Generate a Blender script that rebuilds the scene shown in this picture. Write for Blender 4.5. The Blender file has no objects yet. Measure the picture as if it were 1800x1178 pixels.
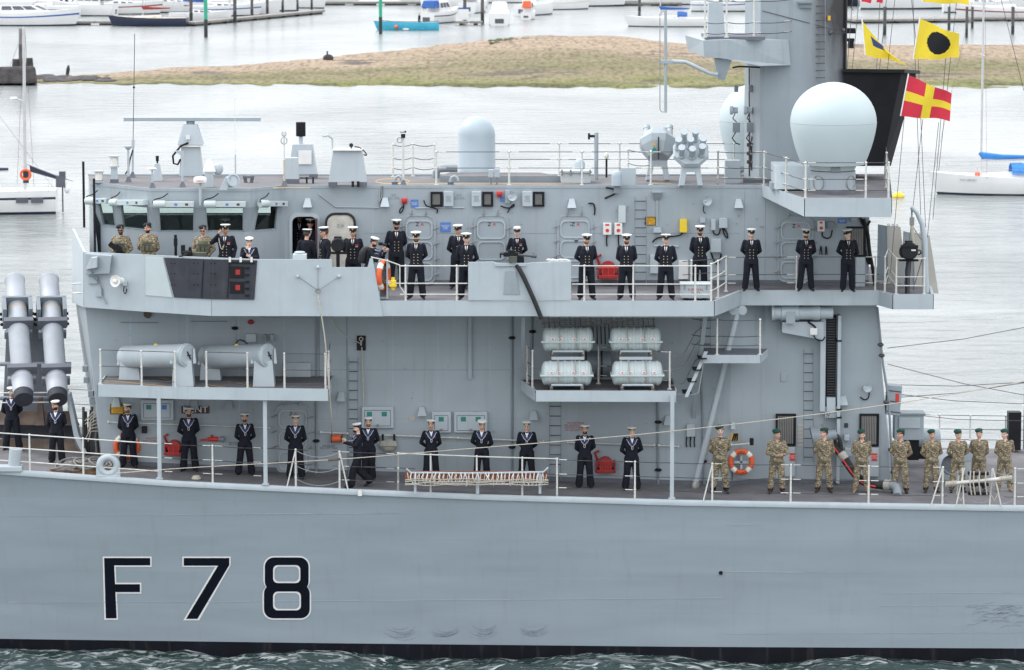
import bpy,bmesh,math,random
import numpy as np
from mathutils import Vector,Matrix,Euler
from mathutils.bvhtree import BVHTree

scene = bpy.context.scene
COL = scene.collection
RAD = math.radians
# ------------------------------------------------------------------ camera
D,FPX,TH,HC = 100.0,6500.0,RAD(7.18),21.46
cam_data = bpy.data.cameras.new('camera')
cam_data.sensor_width = 36.0
cam_data.lens = FPX/1800.0*36.0
cam_data.clip_start = 1.0
cam_data.clip_end = 6000.0
cam = bpy.data.objects.new('camera',cam_data)
cam.location = (0,-D,HC)
cam.rotation_euler = (RAD(90)-TH,0,0)
COL.objects.link(cam)
scene.camera = cam
cam_data.dof.use_dof = True
cam_data.dof.focus_distance = 103.0
cam_data.dof.aperture_fstop = 3.2
# ------------------------------------------------------------------ world: bright overcast
SUN_EL, SUN_AZ = RAD(48), RAD(-62)        # azimuth from +Y towards +X
world = bpy.data.worlds.new('World')
scene.world = world
world.use_nodes = True
wn,wl = world.node_tree.nodes,world.node_tree.links
wn.clear()
sky = wn.new('ShaderNodeTexSky')
sky.sky_type = 'NISHITA'
sky.sun_disc = False
sky.sun_elevation = SUN_EL
sky.sun_rotation = SUN_AZ
sky.dust_density = 6.0
sky.air_density = 1.0
hs = wn.new('ShaderNodeHueSaturation')
hs.inputs['Saturation'].default_value = 0.25
wl.new(sky.outputs[0],hs.inputs['Color'])
mixw = wn.new('ShaderNodeMixRGB')         # cloud sheet over the clear sky
mixw.inputs[0].default_value = 0.86
wtc = wn.new('ShaderNodeTexCoord'); wsp = wn.new('ShaderNodeSeparateXYZ'); wl.new(wtc.outputs['Generated'],wsp.inputs[0])
wrp = wn.new('ShaderNodeMapRange'); wrp.inputs[1].default_value = 0.0; wrp.inputs[2].default_value = 1.0; wl.new(wsp.outputs['Z'],wrp.inputs[0])
wmx = wn.new('ShaderNodeMixRGB'); wmx.inputs[1].default_value = (11.2, 11.5, 11.9, 1); wmx.inputs[2].default_value = (18.5, 19.1, 20.2, 1)   # overcast: brighter overhead
wl.new(wrp.outputs[0],wmx.inputs[0]); wl.new(wmx.outputs[0],mixw.inputs[2])
wl.new(hs.outputs[0],mixw.inputs[1])
bg = wn.new('ShaderNodeBackground')
bg.inputs['Strength'].default_value = 0.1
wo = wn.new('ShaderNodeOutputWorld')
wl.new(mixw.outputs[0],bg.inputs['Color'])
wl.new(bg.outputs[0],wo.inputs['Surface'])
sun_data = bpy.data.lights.new('sun','SUN')
sun_data.energy = 1.2
sun_data.angle = RAD(18)
sun_data.color = (1.0,0.97,0.92)
sun = bpy.data.objects.new('sun',sun_data)
sd = Vector((math.sin(SUN_AZ)*math.cos(SUN_EL),math.cos(SUN_AZ)*math.cos(SUN_EL),math.sin(SUN_EL)))
sun.rotation_euler = sd.to_track_quat('Z','Y').to_euler()
sun.location = (-40,20,60)
COL.objects.link(sun)
vs = scene.view_settings
vs.view_transform = 'Standard'
vs.look = 'None'
vs.exposure = 0.5
vs.gamma = 1.0
scene.cycles.max_bounces = 8
scene.cycles.transparent_max_bounces = 12
scene.cycles.volume_bounces = 0

# ------------------------------------------------------------------ picture -> place
def P(px,py,Y):
    """point at distance plane Y seen at photo pixel (px, py)"""
    u,v = (px-900.0)/FPX,-(py-589.0)/FPX
    d = Vector((u,math.cos(TH)+v*math.sin(TH),-math.sin(TH)+v*math.cos(TH)))
    t = (Y+D)/d.y
    return Vector((d.x*t,Y,HC+d.z*t))
def PZ(px,py,z):
    u,v = (px-900.0)/FPX,-(py-589.0)/FPX
    d = Vector((u,math.cos(TH)+v*math.sin(TH),-math.sin(TH)+v*math.cos(TH)))
    t = (z-HC)/d.z
    return Vector((d.x*t,-D+d.y*t,z))
SEA = -0.26                                   # still-water level
def ipl(x,pts):
    if x <= pts[0][0]: return pts[0][1]
    for (a,b),(c,d) in zip(pts,pts[1:]):
        if x <= c: return b+(d-b)*(x-a)/(c-a)
    return pts[-1][1]

# ------------------------------------------------------------------ materials
M = {}
def mat(name,c,rough=0.5,metal=0.0,var=0.12,scale=2.5,bump=0.0,bscale=None,spec=0.5,dirt=0.0,coat=0.0,stretch=(1,1,1),emit=None,plates=None,bd=0.02,bst=None):
    m = bpy.data.materials.new(name); m.use_nodes = True
    n,l = m.node_tree.nodes,m.node_tree.links
    b = n['Principled BSDF']
    tc = n.new('ShaderNodeTexCoord'); mp = n.new('ShaderNodeMapping')
    mp.inputs['Scale'].default_value = stretch
    l.new(tc.outputs['Object'],mp.inputs[0])
    nz = n.new('ShaderNodeTexNoise'); nz.inputs['Scale'].default_value = scale; nz.inputs['Detail'].default_value = 5
    l.new(mp.outputs[0],nz.inputs['Vector'])
    rp = n.new('ShaderNodeValToRGB')
    rp.color_ramp.elements[0].position = 0.3; rp.color_ramp.elements[1].position = 0.7
    rp.color_ramp.elements[0].color = tuple(x*(1-var) for x in c)+(1,)
    rp.color_ramp.elements[1].color = tuple(min(1,x*(1+var)) for x in c)+(1,)
    l.new(nz.outputs['Fac'],rp.inputs[0])
    out = rp.outputs[0]
    if dirt:
        mp2 = n.new('ShaderNodeMapping'); mp2.inputs['Scale'].default_value = (5,5,0.35)
        l.new(tc.outputs['Object'],mp2.inputs[0])
        n2 = n.new('ShaderNodeTexNoise'); n2.inputs['Scale'].default_value = 1.0; n2.inputs['Detail'].default_value = 6
        l.new(mp2.outputs[0],n2.inputs['Vector'])
        r2 = n.new('ShaderNodeValToRGB')
        r2.color_ramp.elements[0].position = 0.56; r2.color_ramp.elements[1].position = 0.78
        r2.color_ramp.elements[0].color = (0,0,0,1); r2.color_ramp.elements[1].color = (dirt,)*3+(1,)
        l.new(n2.outputs['Fac'],r2.inputs[0])
        mx = n.new('ShaderNodeMixRGB'); l.new(r2.outputs[0],mx.inputs[0]); l.new(out,mx.inputs[1])
        mx.inputs[2].default_value = (0.16,0.13,0.11,1)
        out = mx.outputs[0]
    if plates:
        sp = n.new('ShaderNodeSeparateXYZ'); cb = n.new('ShaderNodeCombineXYZ'); l.new(tc.outputs['Object'],sp.inputs[0]); l.new(sp.outputs['X'],cb.inputs['X']); l.new(sp.outputs['Z'],cb.inputs['Y'])
        bk = n.new('ShaderNodeTexBrick'); l.new(cb.outputs[0],bk.inputs['Vector']); bk.inputs['Scale'].default_value = 1.0; bk.inputs['Brick Width'].default_value = plates[0]; bk.inputs['Row Height'].default_value = plates[1]
        bk.inputs['Mortar Size'].default_value = 0.006; bk.inputs['Mortar Smooth'].default_value = 0.6; bk.inputs['Color1'].default_value = (1,1,1,1); bk.inputs['Color2'].default_value = (plates[2],)*3+(1,); bk.inputs['Mortar'].default_value = (0.9,0.9,0.9,1)
        pm_ = n.new('ShaderNodeMixRGB'); pm_.blend_type = 'MULTIPLY'; pm_.inputs[0].default_value = 1.0; l.new(out,pm_.inputs[1]); l.new(bk.outputs['Color'],pm_.inputs[2]); out = pm_.outputs[0]
    l.new(out,b.inputs['Base Color'])
    b.inputs['Roughness'].default_value = rough
    b.inputs['Metallic'].default_value = metal
    b.inputs['Specular IOR Level'].default_value = spec
    b.inputs['Coat Weight'].default_value = coat
    if bump:
        nb = n.new('ShaderNodeTexNoise'); nb.inputs['Scale'].default_value = bscale or scale*4; nb.inputs['Detail'].default_value = 1.5 if bst else 4
        mb_ = n.new('ShaderNodeMapping'); mb_.inputs['Scale'].default_value = bst or (1,1,1); l.new(tc.outputs['Object'],mb_.inputs[0]); l.new(mb_.outputs[0],nb.inputs['Vector'])
        bp = n.new('ShaderNodeBump'); bp.inputs['Strength'].default_value = bump; bp.inputs['Distance'].default_value = bd
        l.new(nb.outputs['Fac'],bp.inputs['Height']); l.new(bp.outputs[0],b.inputs['Normal'])
    if emit:
        b.inputs['Emission Color'].default_value = emit+(1,); b.inputs['Emission Strength'].default_value = 1.0
    M[name] = m
    return m

mat('grey',(0.345,0.395,0.428),0.45,var=0.07,scale=0.7,bump=0.5,bscale=0.9,dirt=0.22,spec=0.4,plates=(3.1,2.05,0.955),bd=0.05)
mat('hullgrey',(0.308,0.362,0.405),0.40,var=0.05,scale=0.5,bump=0.7,bscale=0.8,dirt=0.10,spec=0.45,stretch=(0.5,1,1.6),plates=(8.5,1.05,0.945),bd=0.06,bst=(0.35,1,1.5))
mat('weld',(0.36,0.425,0.475),0.5,var=0.1)
mat('mastgrey',(0.295,0.34,0.372),0.5,var=0.08,scale=0.9,dirt=0.35,spec=0.35)
mat('palegrey',(0.425,0.48,0.515),0.45,var=0.06,scale=1.5,dirt=0.14)
mat('palegreen',(0.50,0.565,0.57),0.4,var=0.04,scale=2)
mat('midgrey',(0.22,0.255,0.285),0.5,var=0.1)
mat('darkgrey',(0.045,0.048,0.06),0.7,var=0.18,scale=3,dirt=0.2,spec=0.25)
mat('skirt',(0.12,0.13,0.155),0.6,var=0.15)
mat('deck',(0.150,0.147,0.155),0.85,var=0.22,scale=1.3,bump=0.3,bscale=60,spec=0.25)
mat('roofdeck',(0.165,0.162,0.168),0.85,var=0.18,scale=1.1,bump=0.3,bscale=60,spec=0.25)
mat('black',(0.010,0.011,0.014),0.55,var=0.3,spec=0.25)
mat('soot',(0.013,0.013,0.017),0.75,var=0.25,scale=1.2,bump=0.2,spec=0.2)
mat('rubber',(0.02,0.02,0.022),0.75,var=0.3)
mat('white',(0.74,0.74,0.72),0.45,var=0.05,scale=4,dirt=0.06)
mat('railpaint',(0.62,0.62,0.585),0.5,var=0.10,scale=8,dirt=0.25)
mat('letterwhite',(0.78,0.78,0.78),0.5,var=0.03)
mat('letterblack',(0.004,0.006,0.013),0.7,var=0.2,spec=0.12)
mat('boot',(0.006,0.007,0.012),0.6,var=0.35,scale=1.2,dirt=0.22,spec=0.2)
mat('radome',(0.49,0.57,0.59),0.65,var=0.025,scale=1.0)
mat('radomegrey',(0.38,0.45,0.50),0.4,var=0.03)
mat('orange',(0.72,0.12,0.035),0.5,var=0.08,scale=9)
mat('red',(0.36,0.02,0.02),0.4,var=0.15)
mat('brightred',(0.65,0.04,0.03),0.4,var=0.08)
mat('maroon',(0.075,0.018,0.024),0.5,var=0.15)
mat('yellow',(0.78,0.56,0.03),0.45,var=0.06)
mat('signyellow',(0.74,0.40,0.02),0.5,var=0.06)
mat('signblue',(0.08,0.19,0.50),0.5,var=0.06)
mat('signgreen',(0.015,0.21,0.16),0.5,var=0.1)
mat('steel',(0.28,0.28,0.275),0.4,metal=0.6,var=0.2)
mat('rope',(0.50,0.46,0.39),0.9,var=0.2,scale=40)
mat('greyrope',(0.22,0.21,0.20),0.9,var=0.35,scale=20)
mat('brownmat',(0.19,0.095,0.045),0.95,var=0.4,scale=14,bump=0.8)
mat('wood',(0.23,0.075,0.035),0.6,var=0.25,scale=6,stretch=(1,6,6))
mat('canvas',(0.36,0.35,0.31),0.9,var=0.12,scale=6,bump=0.3)
mat('wire',(0.06,0.06,0.065),0.5,var=0.2)
mat('mirror',(0.5,0.5,0.5),0.3,metal=0.9,var=0.1)
mat('lamp',(0.75,0.74,0.66),0.25,var=0.05)
mat('brown',(0.13,0.095,0.075),0.8,var=0.35,scale=3,dirt=0.3)
mat('olive',(0.075,0.082,0.065),0.6,var=0.2)
mat('greymesh',(0.24,0.235,0.22),0.55,metal=0.2,var=0.1)
mat('doorcream',(0.50,0.48,0.43),0.6,var=0.18,scale=5)
mat('linen',(0.205,0.20,0.185),0.75,var=0.06,scale=1.5)
mat('linenwarm',(0.46,0.44,0.40),0.75,var=0.06,scale=1.5)

def glassmat(name,tint,alpha,rough=0.03):
    m = bpy.data.materials.new(name); m.use_nodes = True
    n,l = m.node_tree.nodes,m.node_tree.links
    n.remove(n['Principled BSDF'])
    tr = n.new('ShaderNodeBsdfTransparent'); tr.inputs[0].default_value = tint+(1,)
    gl = n.new('ShaderNodeBsdfGlossy'); gl.inputs['Roughness'].default_value = rough
    nz = n.new('ShaderNodeTexNoise'); nz.inputs['Scale'].default_value = 1.5
    rp = n.new('ShaderNodeMapRange'); rp.inputs[3].default_value = alpha*0.7; rp.inputs[4].default_value = alpha*1.3
    l.new(nz.outputs['Fac'],rp.inputs[0])
    mx = n.new('ShaderNodeMixShader'); l.new(rp.outputs[0],mx.inputs[0])
    l.new(tr.outputs[0],mx.inputs[1]); l.new(gl.outputs[0],mx.inputs[2])
    l.new(mx.outputs[0],n['Material Output'].inputs[0]); M[name] = m
glassmat('glass',(0.62,0.76,0.73),0.07)
def soot_on_mast():
    m = M['mastgrey']; n,l = m.node_tree.nodes,m.node_tree.links; b = n['Principled BSDF']; src = b.inputs['Base Color'].links[0].from_socket
    tc = n.new('ShaderNodeTexCoord'); sp = n.new('ShaderNodeSeparateXYZ'); l.new(tc.outputs['Object'],sp.inputs[0])
    x0 = P(1425,60,5).x; mr = n.new('ShaderNodeMapRange'); mr.inputs[1].default_value = x0 - .3; mr.inputs[2].default_value = x0+1.1; l.new(sp.outputs['X'],mr.inputs[0])
    mz = n.new('ShaderNodeMapRange'); mz.inputs[1].default_value = P(0,240,5).z; mz.inputs[2].default_value = P(0,20,5).z; l.new(sp.outputs['Z'],mz.inputs[0])
    mp = n.new('ShaderNodeMapping'); mp.inputs['Scale'].default_value = (2.5,2.5,.5); l.new(tc.outputs['Object'],mp.inputs[0]); nz = n.new('ShaderNodeTexNoise'); nz.inputs['Scale'].default_value = 1.0; nz.inputs['Detail'].default_value = 6; l.new(mp.outputs[0],nz.inputs['Vector'])
    k = None
    for s in (mr.outputs[0],mz.outputs[0],nz.outputs['Fac']):
        if k is None: k = s
        else: q = n.new('ShaderNodeMath'); q.operation = 'MULTIPLY'; l.new(k,q.inputs[0]); l.new(s,q.inputs[1]); k = q.outputs[0]
    q = n.new('ShaderNodeMath'); q.operation = 'MULTIPLY'; q.use_clamp = True; l.new(k,q.inputs[0]); q.inputs[1].default_value = 2.8
    mx = n.new('ShaderNodeMixRGB'); l.new(q.outputs[0],mx.inputs[0]); l.new(src,mx.inputs[1]); mx.inputs[2].default_value = (.05,.048,.052,1); l.new(mx.outputs[0],b.inputs['Base Color'])
soot_on_mast()                # funnel grime on the after side of the mast
glassmat('boatglass',(0.2,0.24,0.27),0.25)

# ------------------------------------------------------------------ mesh builder
class MB:
    def __init__(s): s.v = []; s.f = []; s.m = []; s.mi = 0
    def add(s,vs,fs):
        o = len(s.v); s.v += [tuple(v) for v in vs]
        s.f += [tuple(i+o for i in f) for f in fs]; s.m += [s.mi]*len(fs); return s
    def mat(s,i): s.mi = i; return s
    def box(s,x0,x1,y0,y1,z0,z1,T=None):
        vs = [Vector((x,y,z)) for z in (z0,z1) for y in (y0,y1) for x in (x0,x1)]
        if T is not None: vs = [T @ v for v in vs]
        return s.add(vs,[(0,2,3,1),(4,5,7,6),(0,1,5,4),(2,6,7,3),(0,4,6,2),(1,3,7,5)])
    def cbox(s,c,sx,sy,sz,T=None):
        return s.box(c[0]-sx/2,c[0]+sx/2,c[1]-sy/2,c[1]+sy/2,c[2]-sz/2,c[2]+sz/2,T)
    def frus(s,b,t):
        """solid between two equal-length point loops"""
        n = len(b); vs = list(b)+list(t)
        fs = [tuple(range(n))[::-1],tuple(range(n,2*n))]
        fs += [(i,(i+1) % n,n+(i+1) % n,n+i) for i in range(n)]
        return s.add(vs,fs)
    def quad(s,a,b,c,d): return s.add([a,b,c,d],[(0,1,2,3)])
    def tube(s,pts,r,n=8,cap=True,closed=False):
        pts = [Vector(p) for p in pts]; k = len(pts)
        rs = r if isinstance(r,(list,tuple)) else [r]*k
        tang = []
        for i in range(k):
            if closed: t = pts[(i+1) % k]-pts[i-1]
            else: t = pts[min(i+1,k-1)]-pts[max(i-1,0)]
            tang.append(t.normalized() if t.length > 1e-9 else Vector((0,0,1)))
        u = tang[0].orthogonal().normalized(); vs = []
        for i in range(k):
            u = (u-tang[i]*u.dot(tang[i])); u = u.normalized() if u.length > 1e-6 else tang[i].orthogonal().normalized()
            w = tang[i].cross(u)
            for j in range(n):
                a = 2*math.pi*j/n
                vs.append(pts[i]+(u*math.cos(a)+w*math.sin(a))*rs[i])
        fs = []
        for i in range(k if closed else k-1):
            i2 = (i+1) % k
            for j in range(n):
                j2 = (j+1) % n
                fs.append((i*n+j,i*n+j2,i2*n+j2,i2*n+j))
        if cap and not closed:
            fs.append(tuple(range(n))[::-1]); fs.append(tuple(range((k-1)*n,k*n)))
        return s.add(vs,fs)
    def lathe(s,prof,n=24,T=None,cap=True):
        T = T or Matrix.Identity(4); vs = []; fs = []; k = len(prof)
        for (r,z) in prof:
            for j in range(n):
                a = 2*math.pi*j/n; vs.append(T @ Vector((r*math.cos(a),r*math.sin(a),z)))
        for i in range(k-1):
            for j in range(n):
                j2 = (j+1) % n; fs.append((i*n+j,i*n+j2,(i+1)*n+j2,(i+1)*n+j))
        if cap: fs.append(tuple(range(n))[::-1]); fs.append(tuple(range((k-1)*n,k*n)))
        return s.add(vs,fs)
    def ball(s,c,rx,ry=None,rz=None,nu=12,nv=8,T=None):
        ry = rx if ry is None else ry; rz = rx if rz is None else rz; c = Vector(c)
        prof = []
        vs = [c+Vector((0,0,-rz))]; fs = []
        for i in range(1,nv):
            a = -math.pi/2+math.pi*i/nv
            for j in range(nu):
                b = 2*math.pi*j/nu
                vs.append(c+Vector((rx*math.cos(a)*math.cos(b),ry*math.cos(a)*math.sin(b),rz*math.sin(a))))
        vs.append(c+Vector((0,0,rz)))
        for j in range(nu): fs.append((0,1+(j+1) % nu,1+j))
        for i in range(nv-2):
            for j in range(nu):
                j2 = (j+1) % nu; fs.append((1+i*nu+j,1+i*nu+j2,1+(i+1)*nu+j2,1+(i+1)*nu+j))
        e = len(vs)-1
        for j in range(nu): fs.append((1+(nv-2)*nu+j,1+(nv-2)*nu+(j+1) % nu,e))
        if T is not None: vs = [T @ v for v in vs]
        return s.add(vs,fs)
    def torus(s,c,Rr,r,axis=(0,1,0),n=32,k=10,sx=1.0,sz=1.0):
        q = Vector((0,0,1)).rotation_difference(Vector(axis)).to_matrix()
        pts = [Vector(c)+q @ Vector((Rr*math.cos(2*math.pi*i/n),Rr*math.sin(2*math.pi*i/n),0)) for i in range(n)]
        return s.tube(pts,r,k,closed=True)
    def build(s,name,m='grey',parent=None,smooth=None,bevel=0.0,loc=None,rot=None,kind=None):
        me = bpy.data.meshes.new(name)
        me.from_pydata(s.v,[],s.f)
        ms = m if isinstance(m,(list,tuple)) else [m]
        for x in ms: me.materials.append(M[x] if isinstance(x,str) else x)
        if len(ms) > 1: me.polygons.foreach_set('material_index',s.m)
        me.update()
        if smooth:
            me.polygons.foreach_set('use_smooth',[True]*len(me.polygons))
            me.set_sharp_from_angle(angle=RAD(smooth if smooth is not True else 35))
        o = bpy.data.objects.new(name,me); COL.objects.link(o)
        if loc is not None: o.location = loc
        if rot is not None: o.rotation_euler = rot
        if parent is not None: o.parent = parent
        if bevel:
            bv = o.modifiers.new('edges','BEVEL'); bv.width = bevel; bv.segments = 2; bv.limit_method = 'ANGLE'; bv.angle_limit = RAD(40)
        if kind: o['kind'] = kind
        return o
def tag(o,label,cat,group=None):
    o['label'] = label; o['category'] = cat
    if group: o['group'] = group
    return o
def thing(name,label,cat,loc=(0,0,0),rot=None,group=None):
    o = bpy.data.objects.new(name,None); o.empty_display_size = 0.2
    o.location = loc
    if rot is not None: o.rotation_euler = rot
    COL.objects.link(o)
    return tag(o,label,cat,group)
def dup(root,loc=None,rot=None,label=None):
    def cp(o,par):
        c = o.copy(); COL.objects.link(c); c.parent = par
        for ch in list(o.children): cp(ch,c)
        return c
    r = cp(root,None)
    if loc is not None: r.location = loc
    if rot is not None: r.rotation_euler = rot
    if label: r['label'] = label
    return r
def inst(o,name,loc,parent,rot=None,scale=None):
    c = bpy.data.objects.new(name,o.data); COL.objects.link(c); c.location = loc; c.parent = parent
    for md in o.modifiers:
        if md.type == 'BEVEL':
            b = c.modifiers.new('edges','BEVEL'); b.width = md.width; b.segments = 2; b.limit_method = 'ANGLE'; b.angle_limit = RAD(40)
    if rot is not None: c.rotation_euler = rot
    if scale is not None: c.scale = scale
    return c
def text(s,name,m,parent,loc,size,rot=(RAD(90),0,0),sx=1.0,thick=0.0015,align='CENTER'):
    cu = bpy.data.curves.new(name,'FONT'); cu.body = s; cu.size = size; cu.align_x = align; cu.align_y = 'CENTER'
    cu.extrude = thick; cu.resolution_u = 3; cu.space_line = 0.9
    to = bpy.data.objects.new(name,cu)
    me = bpy.data.meshes.new_from_object(to)
    bpy.data.objects.remove(to); bpy.data.curves.remove(cu)
    me.materials.clear(); me.materials.append(M[m])
    o = bpy.data.objects.new(name,me); COL.objects.link(o)
    o.location = loc; o.rotation_euler = rot; o.scale = (sx,1,1)
    if parent is not None: o.parent = parent
    return o
def pbox(mb,x0,y0,x1,y1,Y,dep):
    """axis-aligned box whose front face at Y covers the photo rectangle"""
    a,b = P(x0,y1,Y),P(x1,y0,Y)
    return mb.box(a.x,b.x,Y,Y+dep,a.z,b.z)
def pm(px, Y=0): return px * (D + Y) / FPX      # photo pixels -> metres
# ================================================================== water and shore
def water_material():
    m = bpy.data.materials.new('sea_water'); m.use_nodes = True
    n,l = m.node_tree.nodes,m.node_tree.links
    b = n['Principled BSDF']
    geo = n.new('ShaderNodeNewGeometry'); sep = n.new('ShaderNodeSeparateXYZ'); l.new(geo.outputs['Position'],sep.inputs[0])
    def noise(sc,st,det=4,dist=0.0):
        mp = n.new('ShaderNodeMapping'); mp.inputs['Scale'].default_value = st; l.new(geo.outputs['Position'],mp.inputs[0])
        z = n.new('ShaderNodeTexNoise'); z.inputs['Scale'].default_value = sc; z.inputs['Detail'].default_value = det
        z.inputs['Distortion'].default_value = dist; l.new(mp.outputs[0],z.inputs['Vector']); return z.outputs['Fac']
    def ramp(x,a,bb,ca=(0,0,0,1),cb=(1,1,1,1)):
        r = n.new('ShaderNodeValToRGB'); r.color_ramp.elements[0].position = a; r.color_ramp.elements[1].position = bb
        r.color_ramp.elements[0].color = ca; r.color_ramp.elements[1].color = cb; l.new(x,r.inputs[0]); return r.outputs[0]
    def rng(x,a,bb,c=0.0,d=1.0):
        r = n.new('ShaderNodeMapRange'); r.inputs[1].default_value = a; r.inputs[2].default_value = bb
        r.inputs[3].default_value = c; r.inputs[4].default_value = d; l.new(x,r.inputs[0]); return r.outputs[0]
    def mul(x,y):
        k = n.new('ShaderNodeMath'); k.operation = 'MULTIPLY'; l.new(x,k.inputs[0]); l.new(y,k.inputs[1]); return k.outputs[0]
    # turbid body colour, with swirls of churned-up water abeam of the ship
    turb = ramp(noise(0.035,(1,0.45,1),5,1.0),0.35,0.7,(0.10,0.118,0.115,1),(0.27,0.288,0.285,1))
    # foam: laced near the hull side, thin streaks elsewhere
    nearhull = rng(sep.outputs['Y'],1.0,6.0,1.0,0.0)
    foamn = ramp(noise(2.4,(0.5,1.0,1),9,1.8),0.565,0.70)
    edge = mul(ramp(noise(4.0,(0.5,1,1),8,0.9),0.52,0.66),rng(sep.outputs['Y'],-0.9,0.9,0.0,0.7))
    lace = mul(foamn,nearhull)
    mx0 = n.new('ShaderNodeMath'); mx0.operation = 'MAXIMUM'; l.new(lace,mx0.inputs[0]); l.new(mul(edge,nearhull),mx0.inputs[1])
    wake = mul(ramp(noise(0.05,(0.5,1.0,1),7,1.5),0.56,0.70),rng(sep.outputs['Y'],12,130,0.75,0.0))
    mx1 = n.new('ShaderNodeMath'); mx1.operation = 'MAXIMUM'; l.new(mx0.outputs[0],mx1.inputs[0]); l.new(wake,mx1.inputs[1])
    c = n.new('ShaderNodeMixRGB'); l.new(mx1.outputs[0],c.inputs[0]); l.new(turb,c.inputs[1]); c.inputs[2].default_value = (0.62,0.66,0.66,1)
    l.new(c.outputs[0],b.inputs['Base Color'])
    tn = n.new('ShaderNodeMixRGB'); l.new(rng(sep.outputs['Y'], 8, 40, 0.0, 1.0), tn.inputs[0]); tn.inputs[1].default_value = (0.03, 0.052, 0.05, 1); l.new(turb, tn.inputs[2]); l.new(tn.outputs[0], c.inputs[1])   # dark hull reflection painted into the colour alongside, turbid tone farther off
    l.new(rng(sep.outputs['Y'],8,40,1.33,1.5),b.inputs['IOR'])
    b.inputs['Specular IOR Level'].default_value = 0.5
    l.new(rng(mx1.outputs[0],0,1,0.2,0.7),b.inputs['Roughness'])
    # ripples at several sizes
    b1 = n.new('ShaderNodeBump'); b1.inputs['Strength'].default_value = 1.0; b1.inputs['Distance'].default_value = 0.6
    l.new(noise(0.55,(0.45,1.0,1),6,0.5),b1.inputs['Height'])
    b2 = n.new('ShaderNodeBump'); b2.inputs['Strength'].default_value = 0.8; b2.inputs['Distance'].default_value = 0.10
    l.new(noise(2.2,(0.5,1,1),4,0.5),b2.inputs['Height']); l.new(b1.outputs[0],b2.inputs['Normal'])
    l.new(b2.outputs[0],b.inputs['Normal'])
    M['water'] = m
water_material()

def build_water():
    xs = [-1400,-800,-500,-200,-100,-50,-30,-20]+list(np.arange(-17,17.01,0.14))+[20,30,50,100,200,500,800,1400]
    ys = [-180,-95,-40,-15]+list(np.arange(-7,2.01,0.12))+[4,8,15,30,60,100,150,250,400,600,900,1500]
    xs,ys = np.array(xs),np.array(ys)
    X,Yg = np.meshgrid(xs,ys)
    rg = np.random.RandomState(3); Z = np.zeros_like(X)
    for i in range(46):
        L = 0.45*(1.09 ** i)*0.9; th = rg.normal(1.3,0.8); k = 2*math.pi/L
        Z += 0.0085*L ** 0.75*np.sin(k*(math.cos(th)*X+math.sin(th)*Yg)+rg.uniform(0,6.3))*(L < 7)
    wgt = np.clip((17-np.abs(X))/2,0,1)*np.clip((Yg+7)/1.5,0,1)*np.clip((2-Yg)/0.5,0,1)
    Z = Z*wgt*1.1+SEA
    vs = np.stack([X.ravel(),Yg.ravel(),Z.ravel()],1)
    nx,ny = len(xs),len(ys)
    mb = MB(); mb.v = [tuple(v) for v in vs]
    mb.f = [(j*nx+i,j*nx+i+1,(j+1)*nx+i+1,(j+1)*nx+i) for j in range(ny-1) for i in range(nx-1)]
    mb.m = [0]*len(mb.f)
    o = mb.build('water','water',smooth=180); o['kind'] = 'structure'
build_water()

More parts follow.
